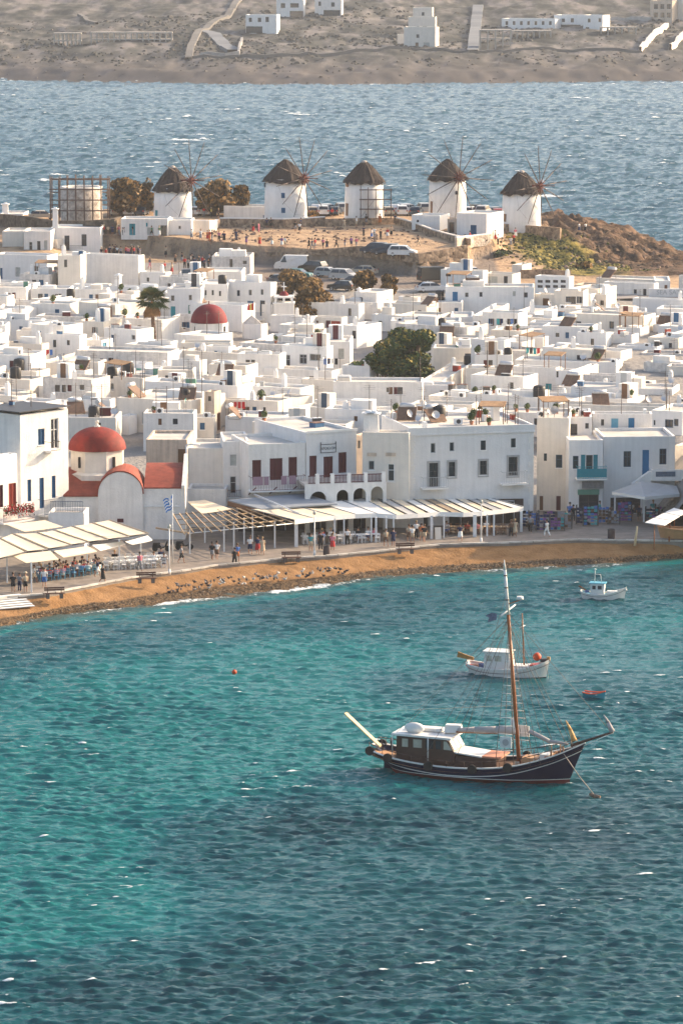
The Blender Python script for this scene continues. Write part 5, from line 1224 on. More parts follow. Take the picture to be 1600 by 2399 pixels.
# ---------------- cars ----------------
TYRE=mat('tyre',(.02,.02,.02),.9,.2,5); RIM=mat('wheel_rim',(.45,.45,.46),.4,.1,3,metal=.5); LAMPM=mat('head_lamp',(.7,.7,.68),.2,.1,3); CHRM=mat('bumper_grey',(.12,.12,.13),.6,.1,3)
def car_proto(kind):
    L,W,Hh=dict(hatch=(4.0,1.7,1.48),suv=(4.4,1.82,1.68),van=(5.2,2.0,2.3),sedan=(4.5,1.76,1.42))[kind]
    x=L/2; hb_=.30; belt=Hh*.60 if kind!='van' else Hh*.52
    if kind=='van': body=[(-x,hb_),(x-.05,hb_),(x,.75),(x-.25,belt),(x-.85,belt+.12)]; cab=[(x-1.5,Hh),(-x+.12,Hh),(-x,belt)]
    elif kind=='sedan': body=[(-x,hb_),(x-.04,hb_),(x,.62),(x-.18,.80),(x-1.15,belt+.06)]; cab=[(x-1.85,Hh-.04),(x-2.2,Hh),(-x+1.25,Hh),(-x+.65,belt+.04),(-x+.05,belt)]
    else: body=[(-x,hb_),(x-.04,hb_),(x,.70),(x-.2,.88),(x-.95,belt+.06)]; cab=[(x-1.6,Hh-.04),(x-2.0,Hh),(-x+.45,Hh-.02),(-x+.05,belt)]
    prof=body+cab; n=len(prof); vs=[];t=[]
    def wy(z): return W/2*(1 if z<=belt+.08 else 1-.16*(z-belt)/(Hh-belt))
    m=MB()
    for sg in (-1,1):
        for a,z in prof: vs.append((a,sg*wy(z),z))
    m.add(vs,[tuple(range(n))[::-1],tuple(range(n,2*n))]+[(i,(i+1)%n,n+(i+1)%n,n+i) for i in range(n)])
    parts={'body':(m,None)}
    g=MB(); zt=Hh-.1; zb=belt+.08
    xf=(x-1.0 if kind!='van' else x-.95); xr=-x+.35
    for sg in (-1,1):
        for k in range(2 if kind!='van' else 1):
            a=lerp(xr,xf,k/2)+.05; b=lerp(xr,xf,(k+1)/2)-.05
            if kind=='van': a,b=x-2.0,x-1.05
            fa=a+.25*(k==0); fb=b-.55*(k==1 or kind=='van'); y=lambda z:sg*(wy(z)+.012)
            q=[(a,y(zb),zb),(b,y(zb),zb),(fb,y(zt),zt),(fa,y(zt),zt)]; q2=[(p[0],p[1]-sg*.01,p[2]) for p in q]; g.add(q+q2,[(0,1,2,3) if sg<0 else (3,2,1,0),(0,4,5,1),(1,5,6,2),(2,6,7,3),(3,7,4,0)])
    i0=len(body)-1; a=prof[i0]; b=prof[i0+1]; e=.015
    g.add([(a[0]+e-.03,-wy(a[1])*.9,a[1]+.05),(a[0]+e-.03,wy(a[1])*.9,a[1]+.05),(b[0]+e+.05,wy(b[1])*.9,b[1]-.05),(b[0]+e+.05,-wy(b[1])*.9,b[1]-.05)],[(0,1,2,3)])
    c=prof[-1]; d=prof[-2]; g.add([(c[0]-e,wy(c[1])*.85,c[1]+.08),(c[0]-e,-wy(c[1])*.85,c[1]+.08),(d[0]-e-.03,-wy(d[1])*.85,d[1]-.08),(d[0]-e-.03,wy(d[1])*.85,d[1]-.08)],[(0,1,2,3)])
    parts['window']=(g,GLASS)
    wm=MB(); wm.tube((0,-.1,0),(0,.1,0),.32,.32,14); tm=wm.mesh('wheel',TYRE); rm=MB().tube((0,-.112,0),(0,.112,0),.19,.19,10).mesh('rim',RIM)
    lm=MB().bx(-.04,.04,-.17,.17,-.08,.08).mesh('headlight',LAMPM); tl=MB().bx(-.03,.03,-.1,.1,-.12,.12).mesh('tail_light',COLR['r'])
    bm=MB().bx(x-.03,x+.06,-W/2*.9,W/2*.9,.34,.5).mesh('bumper',CHRM)
    return dict(L=L,W=W,body=m.mesh('body',paint('car_white',(.6,.6,.6),.3)),win=g.mesh('window',GLASS),wheel=tm,rim=rm,lamp=lm,tail=tl,bumper=bm,H=Hh)
CARS={k:car_proto(k) for k in ('hatch','suv','van','sedan')}
CPAINT={'white':paint('car_white',(.70,.70,.69),.3),'silver':paint('car_silver',(.36,.36,.36),.3),'black':paint('car_black',(.015,.016,.018),.25),'dark blue':paint('car_blue',(.015,.03,.055),.25),'beige':paint('car_beige',(.42,.36,.28),.4),'red':paint('car_red',(.35,.02,.02),.3),'teal':paint('car_teal',(.02,.12,.12),.3),'grey':paint('car_grey',(.10,.10,.11),.3)}
def car(px,py,kind,colr,yaw,label,zf=ground_z):
    g=ground_hit(px,py,zf); p=CARS[kind]; t=thing('parked_car' if kind!='van' else 'parked_van',label,'car' if kind!='van' else 'van',(g.x,g.y,g.z+.02),R(yaw),'cars parked on the hill')
    o=linkmesh('body',p['body'],t); o.material_slots[0].link='OBJECT'; o.material_slots[0].material=CPAINT[colr]
    linkmesh('window',p['win'],t); linkmesh('bumper',p['bumper'],t)
    for a in (-1,1):
        for b in (-1,1):
            w=linkmesh('wheel',p['wheel'],t,(a*p['L']*.31,b*(p['W']/2-.12),.32)); linkmesh('rim',p['rim'],w)
    for b in (-1,1): linkmesh('headlight',p['lamp'],t,(p['L']/2-.03,b*p['W']*.34,.68)); linkmesh('tail_light',p['tail'],t,(-p['L']/2,b*p['W']*.40,.85))
PK=[(683,632,'van','white',170,'rounded white camper van at the left end of the car park'),(733,636,'suv','black',150,'black car next to the white camper van in the car park'),(768,648,'hatch','silver',-25,'silver hatchback behind the rust brown tree'),(806,655,'suv','silver',-30,'pale silver off-roader in the middle of the car park'),(850,643,'sedan','beige',160,'beige saloon left of the dark blue cars in the car park'),
(878,629,'suv','dark blue',165,'dark blue car, left one of the pair against the stone wall'),(905,631,'suv','dark blue',168,'dark blue car between its twin and the white off-roader'),(943,639,'suv','white',-12,'white off-roader parked beside the lit stone wall'),(800,680,'hatch','black',155,'black hatchback lowest in the car park beside the brown tree'),(700,652,'hatch','teal',-20,'dark teal car half hidden by the rust brown tree'),(660,664,'sedan','grey',10,'grey car tucked behind the rust brown tree'),(828,668,'hatch','grey',150,'dark grey car left of the smaller car park tree'),(1020,660,'van','black',20,'black van at the lower right of the car park'),(1062,652,'suv','white',10,'white car behind the terrace house at the right of the car park'),(1010,683,'sedan','white',15,'white saloon parked beside the black roof tank'),(1110,648,'hatch','white',5,'white hatchback right of the terrace house roof')]
for a in PK: car(*a)
BK=[]
cols=['white','silver','white','grey','black','white','beige','silver','dark blue','white']
for (a,b,n,loc) in ((262,356,6,'between the ruin and the leftmost windmill'),(452,520,5,'under the big shrub right of the leftmost windmill'),(722,806,6,'between the second and middle windmills'),(900,1000,6,'between the middle and fourth windmills'),(1092,1172,5,'between the fourth and rightmost windmills')):
    for i in range(n):
        c=cols[(i*3+n)%10]; px=lerp(a,b,(i+.5)/n); o=['first','second','third','fourth','fifth','sixth'][i]; car(px,503-(i%2)*6,['hatch','sedan','suv'][i%3],c,[80,100,75,92,20][(i+n)%5],f'{c} car, {o} parked {loc}')
car(1165,508,'hatch','red',95,'small red car right beside the rightmost windmill')
car(98,512,'sedan','beige',5,'beige car parked at the coast left of the ruin')

def scatter(name,label,n,fn,mats,seed,smin,smax,flat=.7):
    m=MB(); r=random.Random(seed); k=0
    for i in range(n*3):
        p=fn(r)
        if p is None: continue
        s=r.uniform(smin,smax)*r.uniform(.6,1.2); a=r.uniform(0,6); q=[(p[0]+s*math.cos(a+j*1.2566)*r.uniform(.6,1.3),p[1]+s*math.sin(a+j*1.2566)*r.uniform(.6,1.3),p[2]-.1) for j in range(5)]; top=[(p[0]+(x-p[0])*.55,p[1]+(y-p[1])*.55,p[2]+s*flat*r.uniform(.6,1.1)) for x,y,_ in q]
        m.add(q+top+[(p[0],p[1],p[2]+s*flat*1.15)],[(j,(j+1)%5,5+(j+1)%5,5+j) for j in range(5)]+[(5+j,5+(j+1)%5,10) for j in range(5)],r.randrange(len(mats))); k+=1
        if k>=n: break
    o=m.build(name,mats); o['kind']='stuff'
LD,LMD,LO=leafmats('brown')
def f1(r):
    Y=r.uniform(629,666); cx=interp([(628,39.5),(640,37),(655,33),(668,31)],Y); x=r.gauss(cx,3.8); return (x,Y,ground_z(x,Y))
scatter('slope_scrub',None,1500,f1,[mat('scrub_olive',(.13,.12,.03),.9,.3,2),mat('scrub_gold',(.26,.20,.05),.9,.3,2),mat('scrub_dark',(.035,.04,.015),.9,.3,2)],3,.2,.55,.6)
def f2(r):
    x=r.uniform(34,68); Y=r.uniform(634,c_crest(x)+4); return (x,Y,ground_z(x,Y)+.1)
scatter('headland_rocks',None,260,f2,[mat('rock_brown',(.13,.085,.06),.95,.3,1),mat('rock_dark',(.055,.04,.03),.95,.3,1),mat('rock_pale',(.26,.18,.13),.95,.3,1)],4,.15,.65,.55)
def f3(r):
    x=r.uniform(-24,30); Y=r.uniform(643,668); return (x,Y,ground_z(x,Y)+.05)
scatter('plaza_stones',None,320,f3,[mat('rock_brown',(.13,.085,.06)),mat('rock_pale',(.26,.18,.13))],5,.12,.5,.5)

wall_run('garden_wall','low brown stone wall at the foot of the green slope',[(1222,632,652),(1270,630,650),(1338,634,652)],.4)
hb(1200,1223,1226,620,648,m='c',d=4,label='small cream stub building left of the wall under the green slope',group=MG,name='outbuilding',cat='outbuilding')
hb(1400,1535,1540,655,672,m='c',d=5,label='long low flat roofed building under the rocky headland',group=MG,name='outbuilding',cat='outbuilding')
hb(1345,1398,1400,668,684,m='e',d=4,label='low beige building between the brown shrub and the long flat roof',group=MG,name='outbuilding',cat='outbuilding')
# ---------------- boats ----------------
def hull(st,rows,mats,name,parent,close=True):
    """st: (x_keel,x_deck,halfbeam_wl,halfbeam_deck,z_deck,z_keel); rows: (frac or abs height code, material)"""
    m=MB(); zs=rows
    for sg in (-1,1):
        g=[]
        for xk,xd,bw,bd,zd,zk in st:
            col=[]
            for z,_ in zs:
                zz=zk if z=='k' else (z if z<50 else zd-(z-100))
                zz=min(zz,zd) if z!='k' else zk
                if zz<=0: t=(zz-zk)/(0-zk) if zk<0 else 1; y=bw*max(0,t)**.6; x=xk
                else: t=zz/zd; y=lerp(bw,bd,t**.8); x=lerp(xk,xd,t**1.1)
                col.append((x,sg*y,zz))
            g.append(col)
        n=len(st); k=len(zs)
        for i in range(n-1):
            for j in range(k-1):
                q=[g[i][j],g[i+1][j],g[i+1][j+1],g[i][j+1]]
                m.add(q if sg<0 else q[::-1],[(0,1,2,3)],zs[j][1],True)
    return m.build(name,mats,parent)
def deck(st,drop,mt,name,parent,inset=.03):
    m=MB(); 
    for a,b in zip(st,st[1:]): m.add([(a[1],-a[3]+inset,a[4]-drop),(b[1],-b[3]+inset,b[4]-drop),(b[1],b[3]-inset,b[4]-drop),(a[1],a[3]-inset,a[4]-drop)],[(0,1,2,3)])
    return m.build(name,mt,parent)
def gunwale(st,w,h,mt,name,parent):
    for sg in (-1,1):
        m=MB()
        for a,b in zip(st,st[1:]): m.slab((a[1],sg*(a[3]+.03),a[4]+h),(b[1],sg*(b[3]+.03),b[4]+h),(b[1],sg*max(0,b[3]-w),b[4]+h),(a[1],sg*max(0,a[3]-w),a[4]+h),h+.02)
        m.build(name,mt,parent)
def dense(st,n):
    out=[]
    for i in range(n+1):
        t=i/n*(len(st)-1); j=min(int(t),len(st)-2); f=t-j
        p0,p1,p2,p3=st[max(0,j-1)],st[j],st[j+1],st[min(len(st)-1,j+2)]
        out.append(tuple(0.5*((2*b)+(-a+c)*f+(2*a-5*b+4*c-d)*f*f+(-a+3*b-3*c+d)*f**3) for a,b,c,d in zip(p0,p1,p2,p3)))
    return out
NAVY=mat('navy_hull',(.004,.006,.034),.5,.15,1.0,spec=.15); REDB=mat('antifouling',(.17,.02,.02),.6,.25,1.5); WHT=mat('boat_white',(.66,.65,.62),.45,.1,1.2); VARN=mat('varnished_wood',(.050,.017,.009),.5,.3,2,spec=.5); TEAK=mat('teak',(.42,.24,.13),.7,.2,3); MASTW=mat('mast_wood',(.26,.085,.025),.4,.2,2); CREAM=mat('plank_cream',(.62,.49,.30),.7,.2,2); ROPE=mat('rope',(.35,.30,.24),.9,.2,6); SALM=mat('salmon_cover',(.55,.25,.16),.8,.15,2); SAILC=mat('sail_cover_grey',(.36,.34,.34),.85,.1,2); ORANGE=mat('orange_float',(.65,.07,.015),.5,.15,3); GLB=mat('lit_wheelhouse_glass',(.42,.40,.33),.15,.3,1.5,spec=.6); WIRE=mat('steel_wire',(.10,.08,.07),.6,.1,5)
def gulet():
    o=at_z(1112,1819,0); t=thing('sailing_ship','dark blue wooden sailing ship with one tall brown mast anchored in the bay','sailing boat',(o.x,o.y,0),R(-20))
    S=[(-6.0,-7.9,.02,.35,1.75,-.5),(-5.8,-7.4,.45,1.35,1.58,-.7),(-4.6,-5.4,1.45,2.0,1.25,-.9),(-2.2,-2.4,2.05,2.3,1.02,-1),(0.6,.6,2.15,2.35,1.05,-1),(3.2,3.5,1.75,2.15,1.38,-1),(5.4,6.1,.85,1.45,2.1,-1),(6.6,7.6,.25,.62,2.72,-.9),(7.05,8.25,.02,.05,3.02,-.7)]
    S=dense(S,36)
    hull(S,[('k',0),(.0,0),(.30,1),(.36,2),(100.60,1),(100.52,2),(100.46,2),(100.06,2),(100.0,0)] and [('k',0),(0.30,1),(0.35,2),(100.62,1),(100.55,2),(100.05,1),(100,1)],[REDB,WHT,NAVY],'hull',t)
    deck(S,.32,TEAK,'deck',t); gunwale(S,.16,.05,WHT,'gunwale',t)
    # rudder
    MB().bx(-6.9,-5.9,-.05,.05,-.8,.9).build('rudder',NAVY,t)
    # wheelhouse
    w=thing('wheelhouse',None,None,(0,0,0)); w.parent=t
    for k in ('category','label'): 
        if k in w: del w[k]
    z0,z1=.95,2.82; m=MB(); b=1.25
    m.prism([(-5.6,z0),(-1.15,z0),(-1.15,1.9),(-1.75,z1),(-5.5,z1)],2*b,'y',-b); m.build('wheelhouse_wall',VARN,w)
    m=MB(); m.slab((-5.85,-b-.22,z1+.2),(-1.35,-b-.22,z1+.12),(-1.35,b+.22,z1+.12),(-5.85,b+.22,z1+.2),.14); m.build('wheelhouse_roof',WHT,w)
    for sg in (-1,1):
        for x0,x1,k in ((-5.1,-4.65,1),(-4.25,-3.6,0),(-3.3,-2.75,0),(-2.55,-2.15,0)):
            MB().bx(x0,x1,sg*b-.015,sg*b+.015,2.05,2.65).build('window',GLB if k or sg<0 and x0<-4 else GLASS,w)
        m=MB(); y=sg*(b+.012); m.add([(-1.95,y,2.05),(-1.32,y,2.02),(-1.72,y,2.65),(-1.95,y,2.65)],[(0,1,2,3)]); m.build('window',GLB,w)
    for i in range(3):
        a=-b+.12+i*(2*b-.1)/3; c=a+(2*b-.3)/3-.03; m=MB(); m.add([(-1.20+.03,a,2.02),(-1.20+.03,c,2.02),(-1.60+.03,c,2.68),(-1.60+.03,a,2.68)],[(0,1,2,3)]); m.build('windscreen_pane',GLB,w)
    # trunk cabin ahead
    m=MB(); m.bx(-1.14,2.0,-1.15,1.15,.8,1.62); m.build('cabin_side',VARN,t); m=MB(); m.slab((-1.2,-1.2,1.92),(.9,-1.2,1.72),(.9,1.2,1.72),(-1.2,1.2,1.92),.09); m.build('cabin_top',WHT,t); m=MB().bx(.9,2.3,-1.1,1.1,1.63,1.75); m.build('deck_cover',SALM,t)
    MB().bx(3.7,4.9,-.6,.6,1.1,1.75).build('deck_hatch',TEAK,t); MB().bx(5.0,5.7,-.45,.45,1.5,2.05).build('deck_box',WHT,t)
    for x in (-4.4,): 
        m=MB(); m.sphere((x,-.55,z1+.52),.40,16,10,0,(1.9,1,1)); m.build('liferaft',WHT,t)
    MB().box((-1.75,.4,z1+.5),(1.3,.8,.55),.15,0,.85).build('roof_box',WHT,t)
    MB().bx(-5.2,-2.6,.1,1.0,z1+.2,z1+.42).build('roof_bench',WHT,t)
    m=MB(); m.tube((-3.05,-b-.25,1.2),(-3.05,-b-.25,z1+.1),.05,.05,6); m.tube((-5.75,-b-.25,1.4),(-5.75,-b-.25,z1+.1),.03,.03,6); m.build('roof_post',WHT,t)['kind']='stuff'
    # mast
    mb_=Vector((3.35,0,1.0)); mt_=Vector((2.15,0,15.6)); P=lambda k: mb_.lerp(mt_,k)
    m=MB(); m.tube(P(0),P(.75),.15,.12,10); mast=m.build('mast',MASTW,t)
    m=MB(); m.tube(P(.75),P(.97),.13,.10,10); m.tube(P(.97),P(1.02),.10,.02,10); m.build('masthead',WHT,mast)
    for k in (.82,.88,.94): MB().tube(P(k),P(k+.006),.145,.145,10).build('mast_band',WIRE,mast)
    c=P(.77); m=MB(); m.tube(c+Vector((-.2,-1.1,-.25)),c+Vector((.2,1.1,.25)),.07,.05,6); m.build('crosstree',WHT,mast)
    c=P(.80); m=MB(); m.tube(c,c+Vector((.9,.1,.35)),.05,.04,6); m.build('radar_arm',MASTW,mast); m=MB(); m.tube(c+Vector((.9,.1,.40)),c+Vector((.9,.1,.62)),.28,.22,12); m.build('radar_dome',WHT,mast)
    m=MB().add([(0,0,0),(-.45,.05,.05),(-.9,.05,-.2),(-.6,.06,-.32),(-.75,.06,-.7),(-.3,.03,-.5),(-.05,0,-.45)],[(0,1,2,3,4,5,6)]); f=m.build('pennant',mat('flag_blue_white',(.16,.17,.24),.8,.6,8),mast,P(.755)+Vector((-.7,-.4,0)))
    # booms and furled sails
    m=MB(); m.tube((3.2,0,3.35),(-1.4,0,3.15),.10,.08,8); m.build('boom',MASTW,t)
    m=MB(); m.path([(3.1,0,3.55),(1.6,0,3.5),(0,0,3.4),(-1.3,0,3.3)],.2,8,0,[.30,.28,.22,.12]); m.build('furled_sail',SAILC,t)
    m=MB(); m.path([(2.9,0,3.5),(2.85,0,4.4)],.2,8,0,[.26,.16]); m.build('sail_bag',WHT,t); 
    m=MB(); m.path([(4.1,0,3.6),(5.6,0,2.95),(7.0,0,2.85)],.12,7,0,[.16,.16,.07]); m.build('furled_staysail',SAILC,t)
    m=MB(); m.tube((7.2,0,2.75),(10.3,0,3.95),.12,.07,7); bs=m.build('bowsprit',VARN,t); m=MB(); m.tube((7.6,.0,2.5),(10.2,0,3.85),.03,.03,4); m.build('bobstay',WHT,bs)
    for x,z,h_,mm in ((7.35,3.1,1.45,mat('jib_orange_white',(.62,.36,.14),.8,.5,5)),(10.15,3.95,1.2,SAILC)):
        m=MB(); m.path([(x+.1,0,z),(x-.2,0,z+h_*.55),(x-.55,0,z+h_)],.1,7,0,[.22,.13,.03]); m.build('furled_jib',mm,t)
    # gangplank
    m=MB(); a=Vector((-7.2,0,1.75)); b_=Vector((-9.95,.2,3.95)); m.slab(a+Vector((0,-.26,0)),b_+Vector((0,-.26,0)),b_+Vector((0,.26,0)),a+Vector((0,.26,0)),.11); m.build('gangplank',CREAM,t)
    m=MB(); m.tube(b_,P(.3),.012,.012,3); m.build('topping_rope',ROPE,t)
    # rails
    for sg in (-1,1):
        pts=[(s[1],sg*(s[3]-.05),s[4]+.48) for s in S[3:33]]; m=MB(); m.path(pts,.03,5); r_=m.build('hand_rail',VARN,t)
        for s in S[3:33:2]: MB().tube((s[1],sg*(s[3]-.05),s[4]),(s[1],sg*(s[3]-.05),s[4]+.48),.022,.022,4).build('stanchion',VARN,r_)
        for i in (4,8,13,18,22): s=S[i]; q=Vector((s[1],sg*(s[3]+.13),s[4]-.02)); m=MB(); m.tube(q+Vector((0,-.1,0)),q+Vector((0,.1,0)),.33,.33,14); m.build('tyre_fender',TYRE,t)
    # shrouds with white ratlines
    for sg in (-1,1):
        m=MB(); L=[]
        for dx in (-.75,-.1,.6): a=Vector((3.0+dx,sg*2.15,1.5)); b2=P(.70); m.tube(a,b2,.026,.020,4); L.append((a,b2))
        m.build('shroud',WIRE,t)['kind']='stuff'
        for i in range(14):
            k=.10+i*.058; m=MB(); m.tube(L[0][0].lerp(L[0][1],k),L[2][0].lerp(L[2][1],k),.034,.034,4); m.build('ratline',WHT,t)
        m=MB(); q=Vector((3.0,sg*2.12,3.1)); m.box(q,(.85,.06,.8)); m.build('shroud_board',WHT,t); m=MB(); m.tube(q+Vector((0,sg*.04,0)),q+Vector((0,sg*.07,0)),.24,.24,14); m.build('lifebuoy',SAILC,t)
    m=MB(); m.tube(P(.74),(7.3,0,2.8),.018,.018,4); m.tube(P(.76),(10.2,0,3.9),.018,.018,4); m.tube(P(.74),(-6.8,1.1,1.7),.014,.014,4); m.tube(P(.74),(-6.8,-1.1,1.7),.014,.014,4); m.tube(P(.70),(6.9,0,2.7),.02,.02,4); m.tube(P(.70),(-1.2,0,3.3),.02,.02,4); m.tube(P(.86),(-.6,0,3.3),.016,.016,4)
    for sg in (-1,1):
        for xx in (-3.2,-.8,4.8,5.6): m.tube(P(.73),(xx,sg*2.0,1.5),.015,.015,4)
    m.build('stay',WIRE,t)['kind']='stuff'
    for x,y in ((-6.4,.5),(-6.1,-.5),(-6.9,-.2)): MB().tube((x,y,1.5),(x-.15,y,2.3),.07,.04,6).build('stern_bitt',VARN,t)
    for x,y in ((6.3,.35),(6.7,-.2),(5.9,-.5)): MB().tube((x,y,1.9),(x,y,2.75),.07,.05,6).build('bow_bitt',TEAK,t)
    rr=random.Random(2)
    for i in range(16):
        x=rr.uniform(2.2,6.0); y=rr.uniform(-1.1,1.1); z=interp([(2,1.0),(4,1.15),(6,1.75)],x); m=MB(); m.box((x,y,z+.15),(rr.uniform(.15,.5),rr.uniform(.15,.4),rr.uniform(.15,.45)),rr.uniform(0,1.5)); m.build('deck_gear',[TEAK,WHT,SALM,VARN,COLR['b'],ROPE][i%6],t)
    # mooring rope
    M=Matrix.Rotation(R(20),3,'Z'); e=M@(at_z(1396,1868,0.0)-o); s_=Vector((6.9,-.9,2.35)); m=MB(); m.path([s_,s_.lerp(e,.5)+Vector((0,0,-.12)),e],.035,5); m.build('anchor_rope',ROPE,t); m=MB(); m.path([e+Vector((-.5,.25,.12)),e+Vector((-.1,0,.05)),e+Vector((.35,-.1,.05))],.1,6,0,[.12,.16,.10]); m.build('rope_float',mat('weedy_rope',(.20,.13,.09),.9,.3,5),t)
gulet()
def kaiki():
    o=at_z(1190,1583,0); t=thing('fishing_boat','white wooden fishing boat with a big orange float, moored behind the dark blue ship','fishing boat',(o.x,o.y,0),R(-17))
    S=dense([(-3.1,-3.5,.02,.25,1.0,-.3),(-3.0,-3.2,.45,.8,.88,-.4),(-1.8,-1.9,1.0,1.2,.68,-.5),(0,0,1.15,1.3,.66,-.5),(1.6,1.7,.9,1.15,.85,-.5),(2.7,3.0,.35,.65,1.25,-.45),(3.2,3.5,.02,.04,1.5,-.4)],26)
    hull(S,[('k',0),(.06,2),(100.34,1),(100.29,2),(100.0,2)],[mat('black_boot',(.02,.02,.02),.5,.2,2),WIRE,WHT],'hull',t); deck(S,.22,mat('red_deck',(.30,.03,.03),.7,.2,2),'deck',t); gunwale(S,.10,.06,WHT,'gunwale',t)
    m=MB(); m.prism([(-1.9,.5),(.4,.5),(.25,1.95),(-1.8,1.95)],1.4,'y',-.7); c=m.build('wheelhouse',WHT,t); m=MB(); m.bx(-1.95,.4,-.8,.8,1.955,2.05); m.build('wheelhouse_roof',WHT,t)
    for x0,x1 in ((-1.65,-1.2),(-.95,-.4)): MB().bx(x0,x1,-.73,-.705,1.25,1.7).build('window',GLB,c)
    m=MB(); m.bx(.262,.33,-.5,.5,1.25,1.7); m.build('windscreen_pane',GLB,c)
    MB().bx(.5,2.0,-.6,.6,.6,.95).build('fish_hold',WHT,t)
    MB().bx(1.9,2.7,-.5,.5,.95,1.05).build('net_cover',COLR['r'],t)
    m=MB(); m.tube((1.35,0,.7),(1.15,0,5.2),.07,.045,7); ms=m.build('mast',MASTW,t); MB().tube((1.0,-.35,4.05),(1.3,.35,4.15),.04,.04,5).build('masthead_light',WHT,ms)
    MB().sphere((2.45,-.1,1.7),.34,14,9).build('orange_float',ORANGE,t); MB().bx(2.75,3.25,-.25,.25,1.3,1.55).build('bow_cover',mat('dark_tarpaulin',(.05,.05,.055),.8,.2,3),t); MB().bx(3.25,3.5,-.12,.12,1.4,1.72).build('stem_post',mat('ochre_wood',(.35,.17,.04),.7,.2,3),t)
    m=MB(); m.prism([(-4.3,1.3),(-4.2,1.75),(-3.6,1.55),(-2.9,1.35),(-2.9,1.1),(-3.6,1.2)],.12,'y',-.06); m.build('tiller',mat('ochre_wood',(.35,.17,.04)),t)
    m=MB(); m.tube((1.15,0,4.9),(3.4,0,1.6),.01,.01,3); m.tube((1.15,0,4.9),(-3,0,1.1),.018,.018,3)
    for xx in (.4,1.9): m.tube((1.15,0,4.4),(xx,-1.2,.8),.016,.016,3); m.tube((1.15,0,4.4),(xx,1.2,.8),.016,.016,3)
    m.build('stay',WIRE,t)['kind']='stuff'
    for i,x in enumerate((-2.6,-2.2,.9)): MB().box((x,-.4+.3*i,.72),(.5,.5,.3),.3*i).build('net_heap',[SALM,mat('blue_crate',(.10,.14,.30),.7),COLR['r']][i],t)
    m=MB(); m.path([(3.2,-.3,1.3),(3.5,-.6,.3),(3.6,-.9,-.1)],.02,4); m.build('anchor_rope',ROPE,t)
kaiki()
def small_boat():
    o=at_z(1412,1404,0); t=thing('fishing_boat','small white fishing boat with pale blue cabin roof near the beach','fishing boat',(o.x,o.y,0),R(-12)); BLU=mat('sky_blue_paint',(.10,.36,.48),.5)
    S=dense([(-1.9,-2.05,.02,.2,.75,-.2),(-1.7,-1.8,.35,.55,.66,-.25),(-.8,-.8,.62,.75,.5,-.3),(.3,.3,.68,.8,.55,-.3),(1.3,1.4,.4,.6,.82,-.3),(1.95,2.15,.02,.04,1.15,-.25)],22)
    hull(S,[('k',0),(.04,1),(100.2,0),(100.16,1),(100.0,1)],[WIRE,WHT],'hull',t); deck(S,.12,BLU,'deck',t); gunwale(S,.07,.04,WHT,'gunwale',t)
    m=MB(); m.prism([(-1.05,.4),(.1,.4),(.2,1.45),(-1.1,1.45)],.84,'y',-.42); c=m.build('wheelhouse',WHT,t); m=MB(); m.bx(-1.2,.3,-.5,.5,1.455,1.53); m.build('wheelhouse_roof',BLU,t)
    for x0,x1 in ((-.9,-.6),(-.4,-.05)): MB().bx(x0,x1,-.45,-.425,.95,1.28).build('window',GLASS,c)
    m=MB(); m.tube((-.75,0,1.53),(-.72,0,2.6),.035,.03,6); m.build('mast',WHT,t); m=MB(); m.tube((-.12,-.1,1.53),(-.2,-.1,2.25),.03,.03,6); m.tube((-.2,-.1,2.25),(-.65,0,2.25),.025,.025,5); m.build('light_frame',WHT,t); MB().sphere((-.72,0,2.7),.1,8,6).build('masthead_light',WHT,t)
    MB().bx(.4,1.3,-.3,.3,.55,.8).build('fish_hold',WHT,t); m=MB(); m.tube((-1.5,0,.75),(-2.2,0,1.15),.06,.08,6); m.build('tiller',MASTW,t); MB().box((-1.4,-.2,.7),(.35,.3,.2)).build('crate',mat('blue_crate',(.10,.14,.30),.7),t)
    MB().sphere((2.1,-.1,.95),.12,8,6).build('bow_float',WHT,t)
small_boat()
def dinghy():
    o=at_z(1392,1640,0); t=thing('dinghy','little turquoise rowing boat with an orange inside, floating right of the mast','rowing boat',(o.x,o.y,0.20),R(-20)); TQ=mat('turquoise_paint',(.03,.30,.38),.5)
    S=dense([(-.82,-.9,.2,.34,.42,-.3),(-.4,-.4,.36,.45,.36,-.32),(.2,.2,.34,.43,.38,-.32),(.8,.92,.02,.05,.54,-.3)],14)
    hull(S,[('k',0),(100.06,1),(100,1)],[TQ,ORANGE],'hull',t); gunwale(S,.05,.03,ORANGE,'gunwale',t); deck(S,.10,mat('orange_inside',(.50,.13,.03),.7,.2,3),'floor',t)
    m=MB(); m.add([(-.86,-.34,.36),(-.86,.34,.36),(-.79,.2,-.1),(-.79,-.2,-.1)],[(0,1,2,3)]); m.build('transom',TQ,t)
    for x in (-.35,.25): MB().bx(x-.08,x+.08,-.4,.4,.24,.28).build('thwart',WHT,t)
dinghy()
def buoy(px,py,r,mt,label):
    o=at_z(px,py,0); t=thing('mooring_buoy',label,'buoy',(o.x,o.y,0)); MB().sphere((0,0,r*.4),r,14,10).build('float',mt,t); MB().tube((0,0,r*1.3),(0,0,r*1.75),r*.16,r*.1,6).build('ring',WIRE,t)
buoy(549,1577,.20,ORANGE,'small red orange buoy floating alone in the middle of the bay')
buoy(1447,1651,.14,WHT,'small white buoy beside the turquoise rowing boat')
